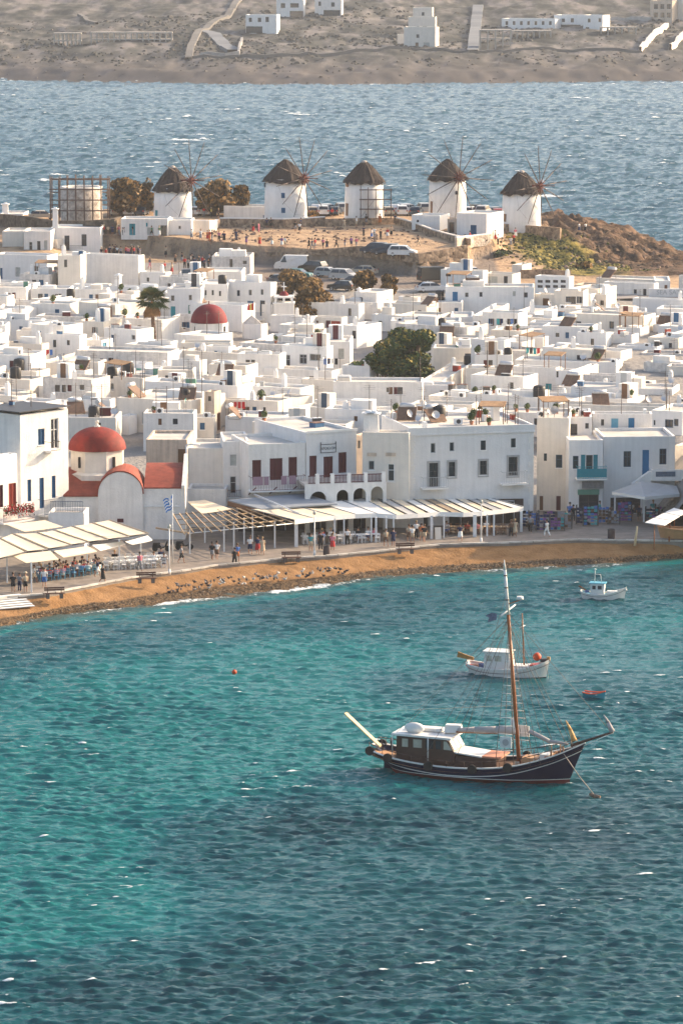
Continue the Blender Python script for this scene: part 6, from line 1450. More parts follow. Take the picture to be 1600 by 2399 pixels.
def beached():
    t=thing('wooden_boat','varnished wooden boat hull propped up on the quay at the right edge','boat',at_z(1590,1266,1.5),R(-6)); V=mat('warm_varnish',(.42,.22,.10),.5,.2,2)
    S=dense([(-1.7,-2.1,.02,.05,1.35,-.0),(-1.2,-1.4,.5,.75,1.25,-.0),(.2,.2,.8,1.0,1.15,0),(2,2,.8,1.0,1.2,0)],14)
    S=[(a,b,c,d,e,.25) for a,b,c,d,e,f in S]; hull(S,[(.26,0),(100.22,0),(100,0)],[V],'hull',t); gunwale(S,.1,.06,V,'gunwale',t); deck(S,.1,V,'deck',t)
    for x in (-.9,.5): MB().bx(x-.08,x+.08,-.9,.9,0,.5).build('trestle',MASTW,t)
    MB().tube((-.9,0,1.2),(-.9,0,2.4),.09,.09,7).build('mast_stub',MASTW,t)
beached()
def stall():
    o=at_z(1575,1262,1.5); t=thing('market_canopy','sloping pale canopy of boards over the propped wooden boat at the right edge','canopy',o)
    q=[at_z(1510,1224,4.0),at_z(1556,1231,4.0),at_z(1612,1197,4.5),at_z(1580,1189,4.5)]
    for i in range(3):
        a=q[0].lerp(q[3],i/3+.01);b=q[1].lerp(q[2],i/3+.01);c=q[1].lerp(q[2],(i+1)/3-.02);d=q[0].lerp(q[3],(i+1)/3-.02); MB().slab(sub(a,o),sub(b,o),sub(c,o),sub(d,o),.06).build('board',CANW,t)
    for p in (q[0].lerp(q[1],.5),q[3]): 
        s=sub(p,o); MB().tube((s[0],s[1],0),(s[0],s[1],s[2]-.06),.05,.05,6).build('post',MASTW,t)
stall()
# ---------------- people ----------------
SKIN=mat('skin',(.42,.23,.15),.6,.1,3); SKIN2=mat('skin_tan',(.26,.13,.08),.6,.1,3)
HAIRS=[mat('hair_dark',(.02,.013,.01),.7,.2,4),mat('hair_brown',(.08,.045,.025),.7,.2,4),mat('hair_fair',(.35,.24,.12),.7,.2,4),mat('sun_hat',(.55,.48,.36),.9,.1,4)]
def skin_body(J,E,name):
    me=bpy.data.meshes.new(name); ks=list(J); me.from_pydata([J[k][:3] for k in ks],[(ks.index(a),ks.index(b)) for a,b in E],[]); me.update()
    o=bpy.data.objects.new(name,me); COL.objects.link(o); md=o.modifiers.new('skin','SKIN'); sv=me.skin_vertices[0].data
    for i,k in enumerate(ks): r=J[k][3]; sv[i].radius=(r,r*(.8 if k in ('chest','belly','pelvis') else 1)); sv[i].use_root=(k=='pelvis')
    s=o.modifiers.new('sub','SUBSURF'); s.levels=1; s.render_levels=1
    dg=bpy.context.evaluated_depsgraph_get(); dg.update(); out=bpy.data.meshes.new_from_object(o.evaluated_get(dg)); out.name=name
    bpy.data.objects.remove(o); out.materials.clear(); out.materials.append(SKIN)
    out.polygons.foreach_set('use_smooth',[True]*len(out.polygons)); return out
def pose(kind):
    z=0.0; J={}
    if kind in('stand','talk'): hipz=.92; legs=((.09,.0,0,.0),( -.09,.0,0,.0))
    if kind=='walk': hipz=.90
    if kind=='sit': hipz=.48
    J['pelvis']=(0,0,hipz,.145); J['belly']=(0,0,hipz+.18,.125); J['chest']=(0,.0,hipz+.38,.145); J['neck']=(0,.0,hipz+.56,.055); J['head0']=(0,-.015,hipz+.64,.075); J['head1']=(0,-.02,hipz+.76,.10); J['crown']=(0,-.01,hipz+.84,.07)
    for s,n in ((1,'l'),(-1,'r')):
        J['sh'+n]=(s*.19,0,hipz+.48,.065)
        if kind=='stand': J['el'+n]=(s*.25,.02,hipz+.22,.045); J['ha'+n]=(s*.25,-.06,hipz-.02,.035)
        elif kind=='talk': J['el'+n]=(s*.26,-.02,hipz+.22,.045); J['ha'+n]=(s*.16,-.26,hipz+.30,.035)
        elif kind=='walk': J['el'+n]=(s*.24,s*.10,hipz+.22,.045); J['ha'+n]=(s*.23,s*.08-.12,hipz+.02,.035)
        else: J['el'+n]=(s*.25,-.05,hipz+.22,.045); J['ha'+n]=(s*.16,-.32,hipz+.26,.035)
        J['hp'+n]=(s*.10,0,hipz-.08,.085)
        if kind in('stand','talk'): J['kn'+n]=(s*.11,-.02,.50,.06); J['an'+n]=(s*.12,.01,.09,.042); J['to'+n]=(s*.13,-.14,.04,.035)
        elif kind=='walk': J['kn'+n]=(s*.10,-s*.17-.04,.50,.06); J['an'+n]=(s*.10,-s*.28+.06,.10+(.06 if s<0 else 0),.042); J['to'+n]=(s*.10,-s*.28-.10,.04,.035)
        else: J['kn'+n]=(s*.13,-.42,.50,.06); J['an'+n]=(s*.13,-.40,.09,.042); J['to'+n]=(s*.13,-.54,.04,.035)
    E=[('pelvis','belly'),('belly','chest'),('chest','neck'),('neck','head0'),('head0','head1'),('head1','crown')]
    for n in 'lr': E+= [('chest','sh'+n),('sh'+n,'el'+n),('el'+n,'ha'+n),('pelvis','hp'+n),('hp'+n,'kn'+n),('kn'+n,'an'+n),('an'+n,'to'+n)]
    return J,E
WH=mat('cloth_plain',(.5,.5,.5),.9)
def proto(kind):
    J,E=pose(kind); V=lambda k:Vector(J[k][:3]); body=skin_body(J,E,'person_body')
    top=MB(); p,b,c,n=V('pelvis'),V('belly'),V('chest'),V('neck')
    def ring(c_,rx,ry,k=12): return [(c_.x+rx*math.cos(2*math.pi*i/k),c_.y+ry*math.sin(2*math.pi*i/k),c_.z) for i in range(k)]
    def loft(m,rs):
        k=len(rs[0]); vs=[q for r in rs for q in r]; fs=[(j*k+i,j*k+(i+1)%k,(j+1)*k+(i+1)%k,(j+1)*k+i) for j in range(len(rs)-1) for i in range(k)]; m.add(vs,fs,0,True)
    U=Vector((0,0,1))
    loft(top,[ring(p+U*-.02,.185,.145),ring(b,.170,.135),ring(c,.205,.145),ring(c+U*.10,.20,.125),ring(n-U*.03,.085,.075)])
    for q in 'lr': top.tube(V('sh'+q)+U*.02,V('sh'+q).lerp(V('el'+q),.75),.085,.068,8)
    tm=top.mesh('top',WH)
    tr=MB(); loft(tr,[ring(p+U*.10,.178,.142),ring(p,.192,.155),ring(p-U*.10,.18,.145)])
    for q in 'lr': tr.tube(V('hp'+q)+U*.02,V('kn'+q),.112,.082,8); tr.tube(V('kn'+q),V('an'+q),.082,.062,8)
    tl=tr.mesh('trousers',WH)
    sh=MB(); loft(sh,[ring(p+U*.10,.178,.142),ring(p,.192,.155),ring(p-U*.10,.18,.145)])
    for q in 'lr': sh.tube(V('hp'+q)+U*.02,V('hp'+q).lerp(V('kn'+q),.9),.112,.10,8)
    shm=sh.mesh('shorts',WH)
    dr=MB(); k=V('knl').lerp(V('knr'),.5)
    if kind=='sit': loft(dr,[ring(p+U*.05,.19,.16),ring(p-U*.08,.22,.20)])
    else: loft(dr,[ring(p+U*.12,.17,.14),ring(p,.21,.17),ring(Vector((k.x,k.y,.42)),.27,.24)])
    drm=dr.mesh('skirt',WH)
    h=MB(); hc=V('head1'); h.sphere(hc+Vector((0,.02,.045)),.118,10,7,0,(1,1.02,1)); hm=h.mesh('hair',HAIRS[0])
    ha=MB(); ha.lathe([(.20,0),(.12,.02),(.11,.10),(.02,.12)],12,tuple(hc+U*.05)); ham=ha.mesh('hat',HAIRS[3])
    return dict(body=body,top=tm,trousers=tl,shorts=shm,skirt=drm,hair=hm,hat=ham)
PP={k:proto(k) for k in ('stand','talk','walk','sit')}
CL={'white':(.72,.72,.70),'black':(.02,.02,.022),'navy':(.02,.03,.08),'red':(.45,.03,.03),'pink':(.60,.20,.25),'blue':(.06,.16,.42),'grey':(.25,.25,.26),'beige':(.50,.40,.28),'orange':(.60,.18,.05),'teal':(.04,.28,.30),'brown':(.14,.08,.05),'purple':(.20,.08,.25),'yellow':(.60,.48,.10),'green':(.06,.20,.08)}
CM={k:mat('cloth_'+k,v,.9,.15,6) for k,v in CL.items()}
def setm(o,m): o.material_slots[0].link='OBJECT'; o.material_slots[0].material=m
def person(px,py,kind,top,low,lk,where,yaw,hair=0,zf=None,z=None,group=None,seat=0,extra=''):
    P=PP[kind]; g=at_z(px,py,z) if z is not None else ground_hit(px,py,zf or ground_z)
    act={'stand':'standing','talk':'gesturing','walk':'walking','sit':'seated'}[kind]
    lw={'trousers':f'{low} trousers','shorts':f'{low} shorts','skirt':f'{low} skirt'}[lk]
    lab=f'{top} top, {lw}{extra}, {act} {where}'; lab=('person in '+lab) if len(lab.split())<15 else lab
    t=thing('person',lab,'person',(g.x,g.y,g.z+seat),R(yaw),group); t.scale=(rng.uniform(.94,1.03),)*3
    o=linkmesh('body',P['body'],t); setm(o,SKIN if rng.random()<.6 else SKIN2)
    o2=linkmesh('top',P['top'],t); setm(o2,CM[top]); o3=linkmesh(lk,P[lk],t); setm(o3,CM[low])
    if hair==3: linkmesh('hat',P['hat'],t)
    o4=linkmesh('hair',P['hair'],t); setm(o4,HAIRS[min(hair,2)]); return t
# walkers on the promenade (feet pixel, clothes)
W_=[(550,1328,'walk','black','black','trousers','on the sand below the kerb, carrying nothing',200,0),(556,1316,'walk','blue','orange','shorts','right behind the dark figure at the kerb',190,1),(497,1312,'walk','black','grey','shorts','left one of two strolling left of the bin',170,0),(508,1311,'walk','white','brown','shorts','right one of two strolling left of the pergola posts',175,0),
(586,1299,'walk','white','navy','shorts','in front of the pergola, leftmost of three',190,1),(604,1298,'walk','navy','red','skirt','in front of the pergola, middle of three',185,0),(615,1300,'walk','beige','beige','skirt','in front of the pergola, rightmost of three',185,2),
(425,1320,'walk','grey','black','shorts','between the lamp post and the pergola',90,0),(328,1339,'walk','pink','grey','trousers','at the end of the white chairs',200,0),(241,1367,'walk','black','black','skirt','on the paving left of the tall chairs',100,0),(229,1352,'walk','navy','white','shorts','just behind the person in black by the tables',100,1),
(31,1388,'stand','black','black','shorts','at the far left under the awning post',190,1),(46,1386,'talk','grey','navy','trousers','at the far left beside the steps',150,0),(60,1388,'stand','beige','black','shorts','near the left awning post',210,3),(80,1366,'walk','white','beige','shorts','left of the child by the tables',90,1),(104,1377,'stand','white','blue','shorts','small figure by the front tables',0,1),
(728,1291,'talk','teal','beige','shorts','left of the lamp post near the bin',0,0),(751,1289,'stand','black','black','trousers','left of the bin by the lamp post',180,0),(779,1290,'stand','pink','red','skirt','just right of the bin',180,1),(814,1277,'stand','white','black','trousers','waiting by the tables under the long awning',180,0),
(904,1281,'walk','beige','brown','shorts','left of the bench facing the tables',200,1),(921,1281,'walk','navy','navy','shorts','behind the bench',180,0),(958,1270,'walk','beige','brown','shorts','leftmost of the group before the menu board',190,1),(966,1271,'walk','white','beige','shorts','second of the group before the menu board',190,0),(975,1262,'talk','white','black','trousers','third of the group before the menu board',190,2),(988,1269,'walk','orange','beige','shorts','fourth of the group before the menu board',190,0),(994,1270,'walk','black','beige','shorts','rightmost of the group before the menu board',170,1),
(1078,1268,'walk','navy','white','skirt','alone before the dark cafe door',190,0),(1197,1258,'walk','brown','black','trousers','left of a couple before the blue shop',185,1),(1206,1257,'walk','beige','beige','skirt','right of a couple before the blue shop',185,2),(1242,1248,'walk','grey','black','trousers','in front of the souvenir racks',175,0),(1281,1258,'walk','white','white','trousers','striding alone on the open dark paving',230,0),
(1335,1220,'stand','blue','navy','trousers','left of the souvenir shop opening',0,0),(1343,1222,'stand','black','black','trousers','beside the blue figure at the souvenir shop',0,0),(1479,1216,'stand','white','navy','shorts','under the grey pyramid awning',0,0),(1497,1222,'stand','navy','black','shorts','left of the white awning post',0,0),(1405,1214,'stand','teal','grey','trousers','among the souvenir racks',90,0),(1455,1212,'stand','purple','black','skirt','in the shade of the shop awning',0,1),(1530,1214,'stand','teal','white','skirt','right of the white awning post',0,2)]
for i,a in enumerate(W_):
    px,py,k,tp,lo,lk,wh,yw,hr=a; person(px,py,k,tp,lo,lk,wh,yw,hr,z=(1.5 if py<kerbpy(px) else .95) if False else (1.2 if i==0 else 1.5),group='people on the promenade')
# people on the mill plaza
r=random.Random(21); ck=list(CL)
PZ=[(355,582,'green','black'),(373,584,'green','white'),(449,598,'white','grey'),(486,590,'orange','red'),(491,582,'red','orange'),(470,585,'white','grey'),(513,592,'pink','black'),(525,590,'navy','black'),(497,562,'black','grey'),(553,559,'navy','navy'),(577,571,'navy','purple'),(593,541,'black','red'),(606,540,'pink','pink'),(608,588,'orange','red'),(660,592,'purple','white'),(668,583,'white','beige'),(637,588,'beige','white'),(625,531,'navy','black'),(635,530,'black','black'),(692,538,'black','grey'),(702,540,'white','black'),(705,531,'navy','black'),(724,583,'black','black'),(731,581,'navy','grey'),(738,580,'red','grey'),(757,578,'pink','black'),(766,581,'black','navy'),(788,577,'black','black'),(808,578,'navy','grey'),(823,574,'purple','navy'),(835,576,'pink','grey'),(852,549,'navy','black'),(871,555,'white','blue'),(877,553,'white','grey'),(892,557,'black','black'),(908,553,'red','white'),(917,550,'beige','black'),(926,520,'navy','black'),(890,522,'orange','orange'),(858,523,'black','grey'),(835,528,'white','beige'),(806,531,'beige','beige'),(980,572,'black','beige'),(1167,574,'white','black'),(1197,574,'white','grey'),(1204,567,'red','black'),(1101,562,'red','navy'),(1161,560,'white','red'),(1208,553,'pink','white'),(1357,540,'white','navy'),(1372,540,'white','black'),(1239,538,'orange','grey'),(410,614,'brown','black'),(426,612,'black','grey'),(388,598,'beige','black'),(350,625,'navy','pink'),(385,634,'red','black'),(402,638,'beige','red'),(440,545,'red','black'),(478,503,'red','grey'),(495,505,'yellow','black'),(512,508,'black','black'),(778,506,'red','black'),(1230,534,'red','brown')]
MP=[('leftmost windmill',405),('second windmill',669),('middle windmill',853),('fourth windmill',1048),('rightmost windmill',1221)]
for i,(px,py,a,b) in enumerate(PZ):
    n,cx=min(MP,key=lambda q:abs(q[1]-px)); side='left of' if px<cx-40 else ('right of' if px>cx+40 else 'below'); dep='by the terraces' if py<545 else ('mid plaza' if py<568 else 'at the plaza edge')
    person(px,py+4,r.choice(['stand','walk','walk','talk']),a,b,r.choice(['trousers','shorts','skirt']) if b not in('white','red') else 'skirt',f'{dep}, {side} the {n}',r.uniform(0,360),r.choice([0,0,1,2]),group='people on the mill plaza')
for i in range(30):
    px=236+i*3.2+r.uniform(-2,2); py=r.uniform(588,606); a=r.choice(['white','black','red','grey','navy','pink','beige','black']); b=r.choice(['black','navy','grey','brown'])
    person(px,py,r.choice(['stand','talk']),a,b,r.choice(['trousers','shorts']),'in the waiting crowd left of the plaza',r.uniform(0,360),r.choice([0,0,1,3]),group='crowd at the left of the mill plaza')
for i in range(16):
    px=432+i*6+r.uniform(-3,3); py=r.uniform(618,632); a=r.choice(['black','red','grey','navy']); person(px,py,'stand',a,'black','trousers','among scooters behind the low wall',r.uniform(0,360),0,group='people by the scooters')
# ---------------- tables, chairs and diners ----------------
def chair_mesh(nm,mt):
    m=MB(); 
    for x in (-.19,.19):
        m.bx(x-.02,x+.02,-.21,-.17,0,.45); m.bx(x-.02,x+.02,.17,.21,0,.92)
    m.bx(-.22,.22,-.22,.22,.44,.48)
    for z in (.6,.74,.88): m.bx(-.19,.19,.175,.2,z-.03,z+.03)
    return m.mesh(nm,mt)
def table_mesh(nm,mt,mt2):
    m=MB(); m.bx(-.38,.38,-.38,.38,.71,.75,0); m.tube((0,0,0),(0,0,.71),.03,.03,6,1); m.bx(-.25,.25,-.25,.25,0,.03,1); return m.mesh(nm,[mt,mt2])
CHW=chair_mesh('chair',COLR['w']); CHB=chair_mesh('chair',COLR['T']); CHD=chair_mesh('chair',COLR['o']); TBW=table_mesh('table',COLR['w'],COLR['g']); TBD=table_mesh('table',WOOD,COLR['d'])
ORD=['first','second','third','fourth','fifth','sixth','seventh','eighth','ninth','tenth']
def seating(u0,u1,py0,py1,n,rows,ch,tb,diners,clabel,tlabel,plabel,gname,seed):
    r=random.Random(seed)
    for i in range(n):
        for j in range(rows):
            px=lerp(u0,u1,(i+.5)/n)+r.uniform(-3,3); py=lerp(py0(px),py1(px),(j+.5)/rows); p=at_z(px,py,1.5); rz=r.uniform(-.3,.3)
            t=linkmesh('cafe_table',tb,None,p,rz); tag(t,f'{tlabel}, {ORD[i]} from the left'+(f', {["rear","front"][j]} row' if rows>1 else ''),'table','tables '+gname)
            for k in range(r.choice([2,2,3])):
                a=rz+k*math.pi*(1 if k<2 else .5)+r.uniform(-.15,.15); q=Vector((p.x+.62*math.sin(a),p.y-.62*math.cos(a),1.5)); c=linkmesh('cafe_chair',ch,None,q,a+math.pi); tag(c,f'{clabel}, {["near","far","side"][k]} chair of {ORD[i]} table'+(f', {["rear","front"][j]} row' if rows>1 else ''),'chair','chairs '+gname)
                if r.random()<diners:
                    tp=r.choice(['white','blue','grey','navy','red','beige','white','black','pink']); P=PP['sit']; w=thing('person',f'person in {tp} top {plabel}, {ORD[i]} table'+([' rear',' front'][j] if rows>1 else ''),'person',(q.x,q.y,1.48),a+math.pi,'diners '+gname)
                    setm(linkmesh('body',P['body'],w),SKIN); setm(linkmesh('top',P['top'],w),CM[tp]); setm(linkmesh('shorts',P['shorts'],w),CM[r.choice(['navy','beige','black','blue'])]); setm(linkmesh('hair',P['hair'],w),HAIRS[r.choice([0,0,1,2])])
seating(90,232,lambda x:1350-(x-90)*.14,lambda x:1366-(x-90)*.14,9,2,CHB,TBW,.9,'pale blue chair under the left awning','white table under the left cream awning','under the left awning','under the left awning',1)
seating(240,392,lambda x:1322-(x-240)*.05,lambda x:1338-(x-240)*.05,8,2,CHW,TBW,.05,'white chair in the sun below the church','white sunny table below the church','sitting in the sun','in the sun by the church',2)
seating(705,890,lambda x:1268-(x-705)*.03,lambda x:1279-(x-705)*.03,9,1,CHW,TBW,.25,'white chair under the middle long awning','white table under the middle of the long awning','under the middle long awning','under the long awning',3)
seating(1040,1215,lambda x:1245,lambda x:1256,8,1,CHD,TBD,.35,'brown chair under the long awning end','wooden table under the right end of the long awning','under the long awning end','under the right end of the long awning',4)
# ---------------- promenade furniture ----------------
def lamp(px,pb,pt,label):
    o=at_z(px,pb,1.5); h=at_y(px,pt,o.y).z-1.5; t=thing('lamp_post',label,'lamp post',o,0,'slender white lamp posts on the promenade'); MB().tube((0,0,0),(0,0,h),.075,.05,8).build('pole',POSTM,t); MB().tube((0,0,0),(0,0,.5),.13,.10,8).build('base',POSTM,t); m=MB(); m.lathe([(.02,0),(.16,.05),(.14,.3),(.03,.38)],8,(0,0,h)); m.build('lantern',mat('lantern_glass',(.5,.48,.42),.3,.1,3),t)
lamp(397,1346,1238,'slender lamp post beside the white tables below the domed church'); lamp(737,1302,1206,'slender lamp post left of the bin before the middle cafe'); lamp(1127,1272,1180,'slender lamp post before the right end of the long awning')
def bench(px,py,label):
    o=at_z(px,py,1.3); t=thing('bench',label,'bench',o,R(8),'dark benches along the kerb'); D=mat('dark_bench_wood',(.12,.06,.045),.8,.25,3); C_=mat('bench_concrete',(.13,.11,.10),.9,.2,3)
    for y in (-.18,0,.18): MB().bx(-.9,.9,y-.07,y+.07,.42,.47).build('slat',D,t)
    for z in (.72,.9): MB().bx(-.9,.9,.26,.31,z-.07,z+.07).build('back_slat',D,t)
    for x in (-.6,.6): MB().bx(x-.15,x+.15,-.22,.22,0,.42).build('foot',C_,t); MB().bx(x-.03,x+.03,.2,.26,.3,.97).build('back_post',D,t)
bench(343,1366,'dark bench on the kerb left of the lamp post by the church'); bench(683,1317,'dark bench on the kerb below the bare timber pergola'); bench(950,1297,'dark bench on the sand edge before the middle cafes'); bench(128,1402,'dark bench on the sand near the white steps')
def bin_(px,py,w,label):
    o=at_z(px,py,1.5); t=thing('litter_bin',label,'bin',o); m=MB(); m.lathe([(w*.9,0),(w,.05),(w,.85),(w*.9,.95),(w*.75,.95),(w*.75,.8)],14); m.build('drum',mat('bin_brown',(.07,.05,.05),.8,.3,3),t); MB().lathe([(w*1.05,.86),(w*1.05,.92)],14).build('rim',COLR['d'],t)
bin_(765,1301,.32,'brown litter bin right of the middle lamp post'); bin_(1432,1262,.36,'dark litter bin on the open paving before the souvenir shop'); bin_(1452,1247,.2,'small dark bollard bin nearer the souvenir shop') if False else None
def leaning_post():
    o=at_z(1487,1272,1.4); t=thing('mooring_post','pale leaning wooden post at the edge of the right beach','post',o); MB().tube((0,0,-.3),(.22,.1,1.6),.13,.09,8).build('post_shaft',CREAM,t)
leaning_post()
def menu(px,py,label):
    o=at_z(px,py,1.5); t=thing('menu_board',label,'menu board',o,R(15)); m=MB(); m.add([(-.3,0,0),(.3,0,0),(.3,.2,1.15),(-.3,.2,1.15),(-.3,.04,0),(.3,.04,0),(.3,.24,1.15),(-.3,.24,1.15)],[(0,1,2,3),(7,6,5,4),(0,4,5,1),(1,5,6,2),(2,6,7,3),(3,7,4,0)]); m.build('board',PL['c'],t); m=MB(); m.tube((-.25,.5,0),(-.25,.2,1.1),.02,.02,4); m.build('prop',WOOD,t)
menu(1027,1264,'pale upright menu board in front of the dark cafe door'); menu(1094,1260,'dark menu board right of the lone woman in white skirt') if False else None
def flag():
    o=at_z(405,1318,1.5); t=thing('flag_pole','white pole with a blue and white striped flag in front of the church','flag',o); h=at_y(405,1158,o.y).z-1.5; MB().tube((0,0,0),(0,0,h),.05,.03,7).build('pole',POSTM,t)
    B_=mat('flag_blue',(.02,.16,.50),.8,.1,4); W2=mat('flag_white',(.75,.76,.78),.8,.1,4); m=MB()
    def P(u,v): return (-.03-.85*u*(1-.35*v),-.1*math.sin(u*5+v*3)-.05,h-.05-v*1.2-u*.55-.1*math.sin(u*6))
    for j in range(9):
        for i in range(8):
            a,b=i/8,(i+1)/8; c,d=j/9,(j+1)/9; mi=0 if j%2==0 else 1
            if j<5 and i<4: mi=0 if not(i in(1,2) and 1) and j!=2 else 1
            m.quad(P(a,c),P(b,c),P(b,d),P(a,d),mi)
    m.build('flag_cloth',[B_,W2],t)
    m=MB(); m.tube((-.25,0,h-1.6),(.25,0,h-1.6),.02,.02,4); m.build('cross_arm',POSTM,t)
flag()
def pigeons():
    m=MB(); m.sphere((0,0,.13),.1,8,5,0,(1.5,.8,.8)); m.sphere((.14,0,.22),.045,6,4); m.add([(-.12,-.04,.13),(-.12,.04,.13),(-.27,.03,.11),(-.27,-.03,.11)],[(0,1,2,3)]); m.tube((.02,.03,0),(.02,.03,.08),.01,.01,3); m.tube((.02,-.03,0),(.02,-.03,.08),.01,.01,3)
    ms=[m.mesh('pigeon',mat('pigeon_dark',(.05,.045,.05),.8)),m.mesh('pigeon',mat('pigeon_grey',(.16,.15,.16),.8)),m.mesh('pigeon',mat('pigeon_white',(.55,.52,.48),.8))]; r=random.Random(8)
    for i in range(95):
        u=r.random(); px=lerp(370,800,u)+r.gauss(0,10); py=lerp(1385,1338,u)+r.gauss(0,6.5); 
        x=at_z(px,py,.5); ky,wy=kerb_y(x.x),water_y(x.x); tt=(x.y-wy)/(ky-wy)
        if not .18<tt<.9: continue
        z=interp([(0,.02),(.25,.38),(.6,.80),(1,1.28)],tt)+.1; p=at_z(px,py,z); k=r.choice([0,0,0,1,2]); o=linkmesh('pigeon',ms[k],None,p,r.uniform(0,6.28),r.uniform(1.0,1.35)); tag(o,['dark','grey','pale'][k]+' pigeon on the sand, '+('left end' if u<.25 else 'left half' if u<.5 else 'right half' if u<.78 else 'right end')+' of the flock, '+('nearer the water' if tt<.45 else 'mid beach' if tt<.6 else 'nearer the kerb'),'pigeon','pigeons on the beach')
pigeons()
def racks():
    r=random.Random(12); spots=[(1250,1240),(1272,1244),(1288,1236),(1305,1243),(1322,1238),(1365,1228),(1383,1232),(1418,1226),(1438,1228),(1462,1222),(1528,1222),(1550,1218),(1232,1236)]
    cs=['navy','teal','grey','navy','purple','black','brown','blue']  # darkened palette stands in for the shade on the goods
    for i,(px,py) in enumerate(spots):
        o=at_z(px,py,1.5); a,b=r.sample(cs,2); t=thing('souvenir_rack',f'souvenir rack with {a} and {b} goods, {["first","second","third","fourth","fifth","sixth","seventh","eighth","ninth","tenth","eleventh","twelfth","thirteenth"][i]} from the left','display rack',o,r.uniform(-.4,.4),'souvenir racks outside the shops')
        h=r.uniform(1.5,2.1); w=r.uniform(.45,.75); m=MB(); 
        for x in (-w,w): m.bx(x-.02,x+.02,-.2,.2,0,h)
        m.build('frame',COLR['d'],t)
        for z in range(int(h/.32)):
            for k in range(4):
                x=-w+.08+k*(2*w-.1)/4; m=MB(); m.bx(x,x+(2*w-.2)/4*.9,-.16,.05,z*.32+.12,z*.32+.12+r.uniform(.15,.27)); m.build('souvenir',CM[r.choice([a,b,a,r.choice(cs)])],t)
racks()
def motorbikes():
    for i,(px,py,wh) in enumerate(((378,1292,'left one of two beside the church wall'),(432,1288,'right one of two beside the church wall'))):
        o=at_z(px,py,1.5); t=thing('motor_scooter','black motor scooter parked on the promenade, '+wh,'scooter',o,R(8)); 
        for x in (-.6,.6): MB().tube((x,-.05,.27),(x,.05,.27),.27,.27,14).build('wheel',TYRE,t)
        m=MB(); m.prism([(-.85,.45),(-.5,.35),(.2,.32),(.5,.55),(.62,.95),(.5,1.0),(.3,.5),(0,.45),(-.15,.72),(-.8,.75)],.3,'y',-.15); m.build('body',CPAINT['black'],t); m=MB(); m.bx(-.75,-.1,-.15,.15,.755,.83); m.build('seat',TYRE,t); m=MB(); m.tube((.5,-.32,1.05),(.5,.32,1.05),.02,.02,5); m.build('handlebar',CHRM,t)
motorbikes()
# ---------------- second church, bell tower, roof clutter ----------------
def small_church():
    Y=543; o=at_y(490,800,Y); t=thing('church','small church with a dark red pointed dome behind the old town roofs','church',o); s=F/Y; r=43/s; z1=at_y(490,755,Y).z-o.z; zt=at_y(490,713,Y).z-o.z; D=mat('dark_red_dome',(.17,.014,.02),.75,.2,1.2)
    MB().lathe([(r*1.06,-1),(r*1.06,z1),(r*1.1,z1+.05),(.1,z1+.05)],8,(0,0,0),0,False).build('drum',PL['w'],t)
    MB().lathe([(r*math.cos(q*math.pi/2/12)**.9,z1+.06+(zt-z1)*math.sin(q*math.pi/2/12)) for q in range(12)]+[(.08,zt+.1),(.06,zt+.5)],36).build('dome',D,t)
    for px in (457,526):
        a=at_y(px,772,Y-r); MB().box((a.x-o.x,-math.sqrt(max(.2,(r*1.03)**2-(a.x-o.x)**2)),a.z-o.z),(.2,.15,.7),0).build('slit_window',INT,t)
    MB().bx(-r*2.1,-r*1.1,-1.5,2,-1,z1*.35).build('side_wall',PL['w'],t)
small_church()
def bell_tower():
    Y=560; o=at_y(665,748,Y); t=thing('bell_tower','white square bell tower with small red cap and cross beside the rust brown tree','bell tower',o); s=F/Y; z=lambda py:at_y(665,py,Y).z-o.z; w=24/s
    MB().bx(-w,w,0,2*w,-2,z(712)).build('tower_wall',PL['w'],t); m=MB(); m.bx(-w*1.08,w*1.08,-.08,2*w+.08,z(712)+.003,z(712)+.18); m.build('cornice',PL['W'],t)
    for x in (-w*.8,0,w*.8):
        for y in (.1,2*w-.1): MB().bx(x-.14,x+.14,y-.1,y+.1,z(712)+.19,z(698)).build('belfry_pier',PL['W'],t)
    MB().bx(-w,w,0,2*w,z(698)+.003,z(694)).build('belfry_top',PL['W'],t)
    for x in (-w*.95,w*.95): MB().lathe([(.14,0),(.05,.3),(.01,.55)],8,(x,.1,z(694))).build('corner_finial',PL['W'],t)
    c=MB(); r=11/s; c.lathe([(r*math.cos(q*math.pi/16),z(694)+.01+r*.95*math.sin(q*math.pi/16)) for q in range(8)]+[(.03,z(694)+r)],20,(0,w,0)); c.build('cap',mat('dark_red_dome',(.17,.014,.02)),t)
    m=MB(); m.box((0,w,z(675)),(.14,.14,1.5)); m.box((0,w,z(673)),(.75,.12,.14)); m.build('cross',PL['W'],t)
bell_tower()
def bell_gable():
    Y=545; o=at_y(590,790,Y); t=thing('bell_gable','little pointed white bell gable with arched openings right of the dark red dome','bell gable',o); s=F/Y; z=lambda py:at_y(590,py,Y).z-o.z; w=22/s
    MB().prism([(-w,-1),(w,-1),(w,z(757)),(0,z(738)),(-w,z(757))],.5,'y').build('gable_wall',PL['r'],t)
    for x in (-.55,.0,.55): MB().bx(x-.17,x+.17,-.03,-.002,z(775),z(764)).build('opening',INT,t)
    MB().box((0,.2,z(733)),(.1,.1,.5)).build('cross',PL['W'],t)
bell_gable()
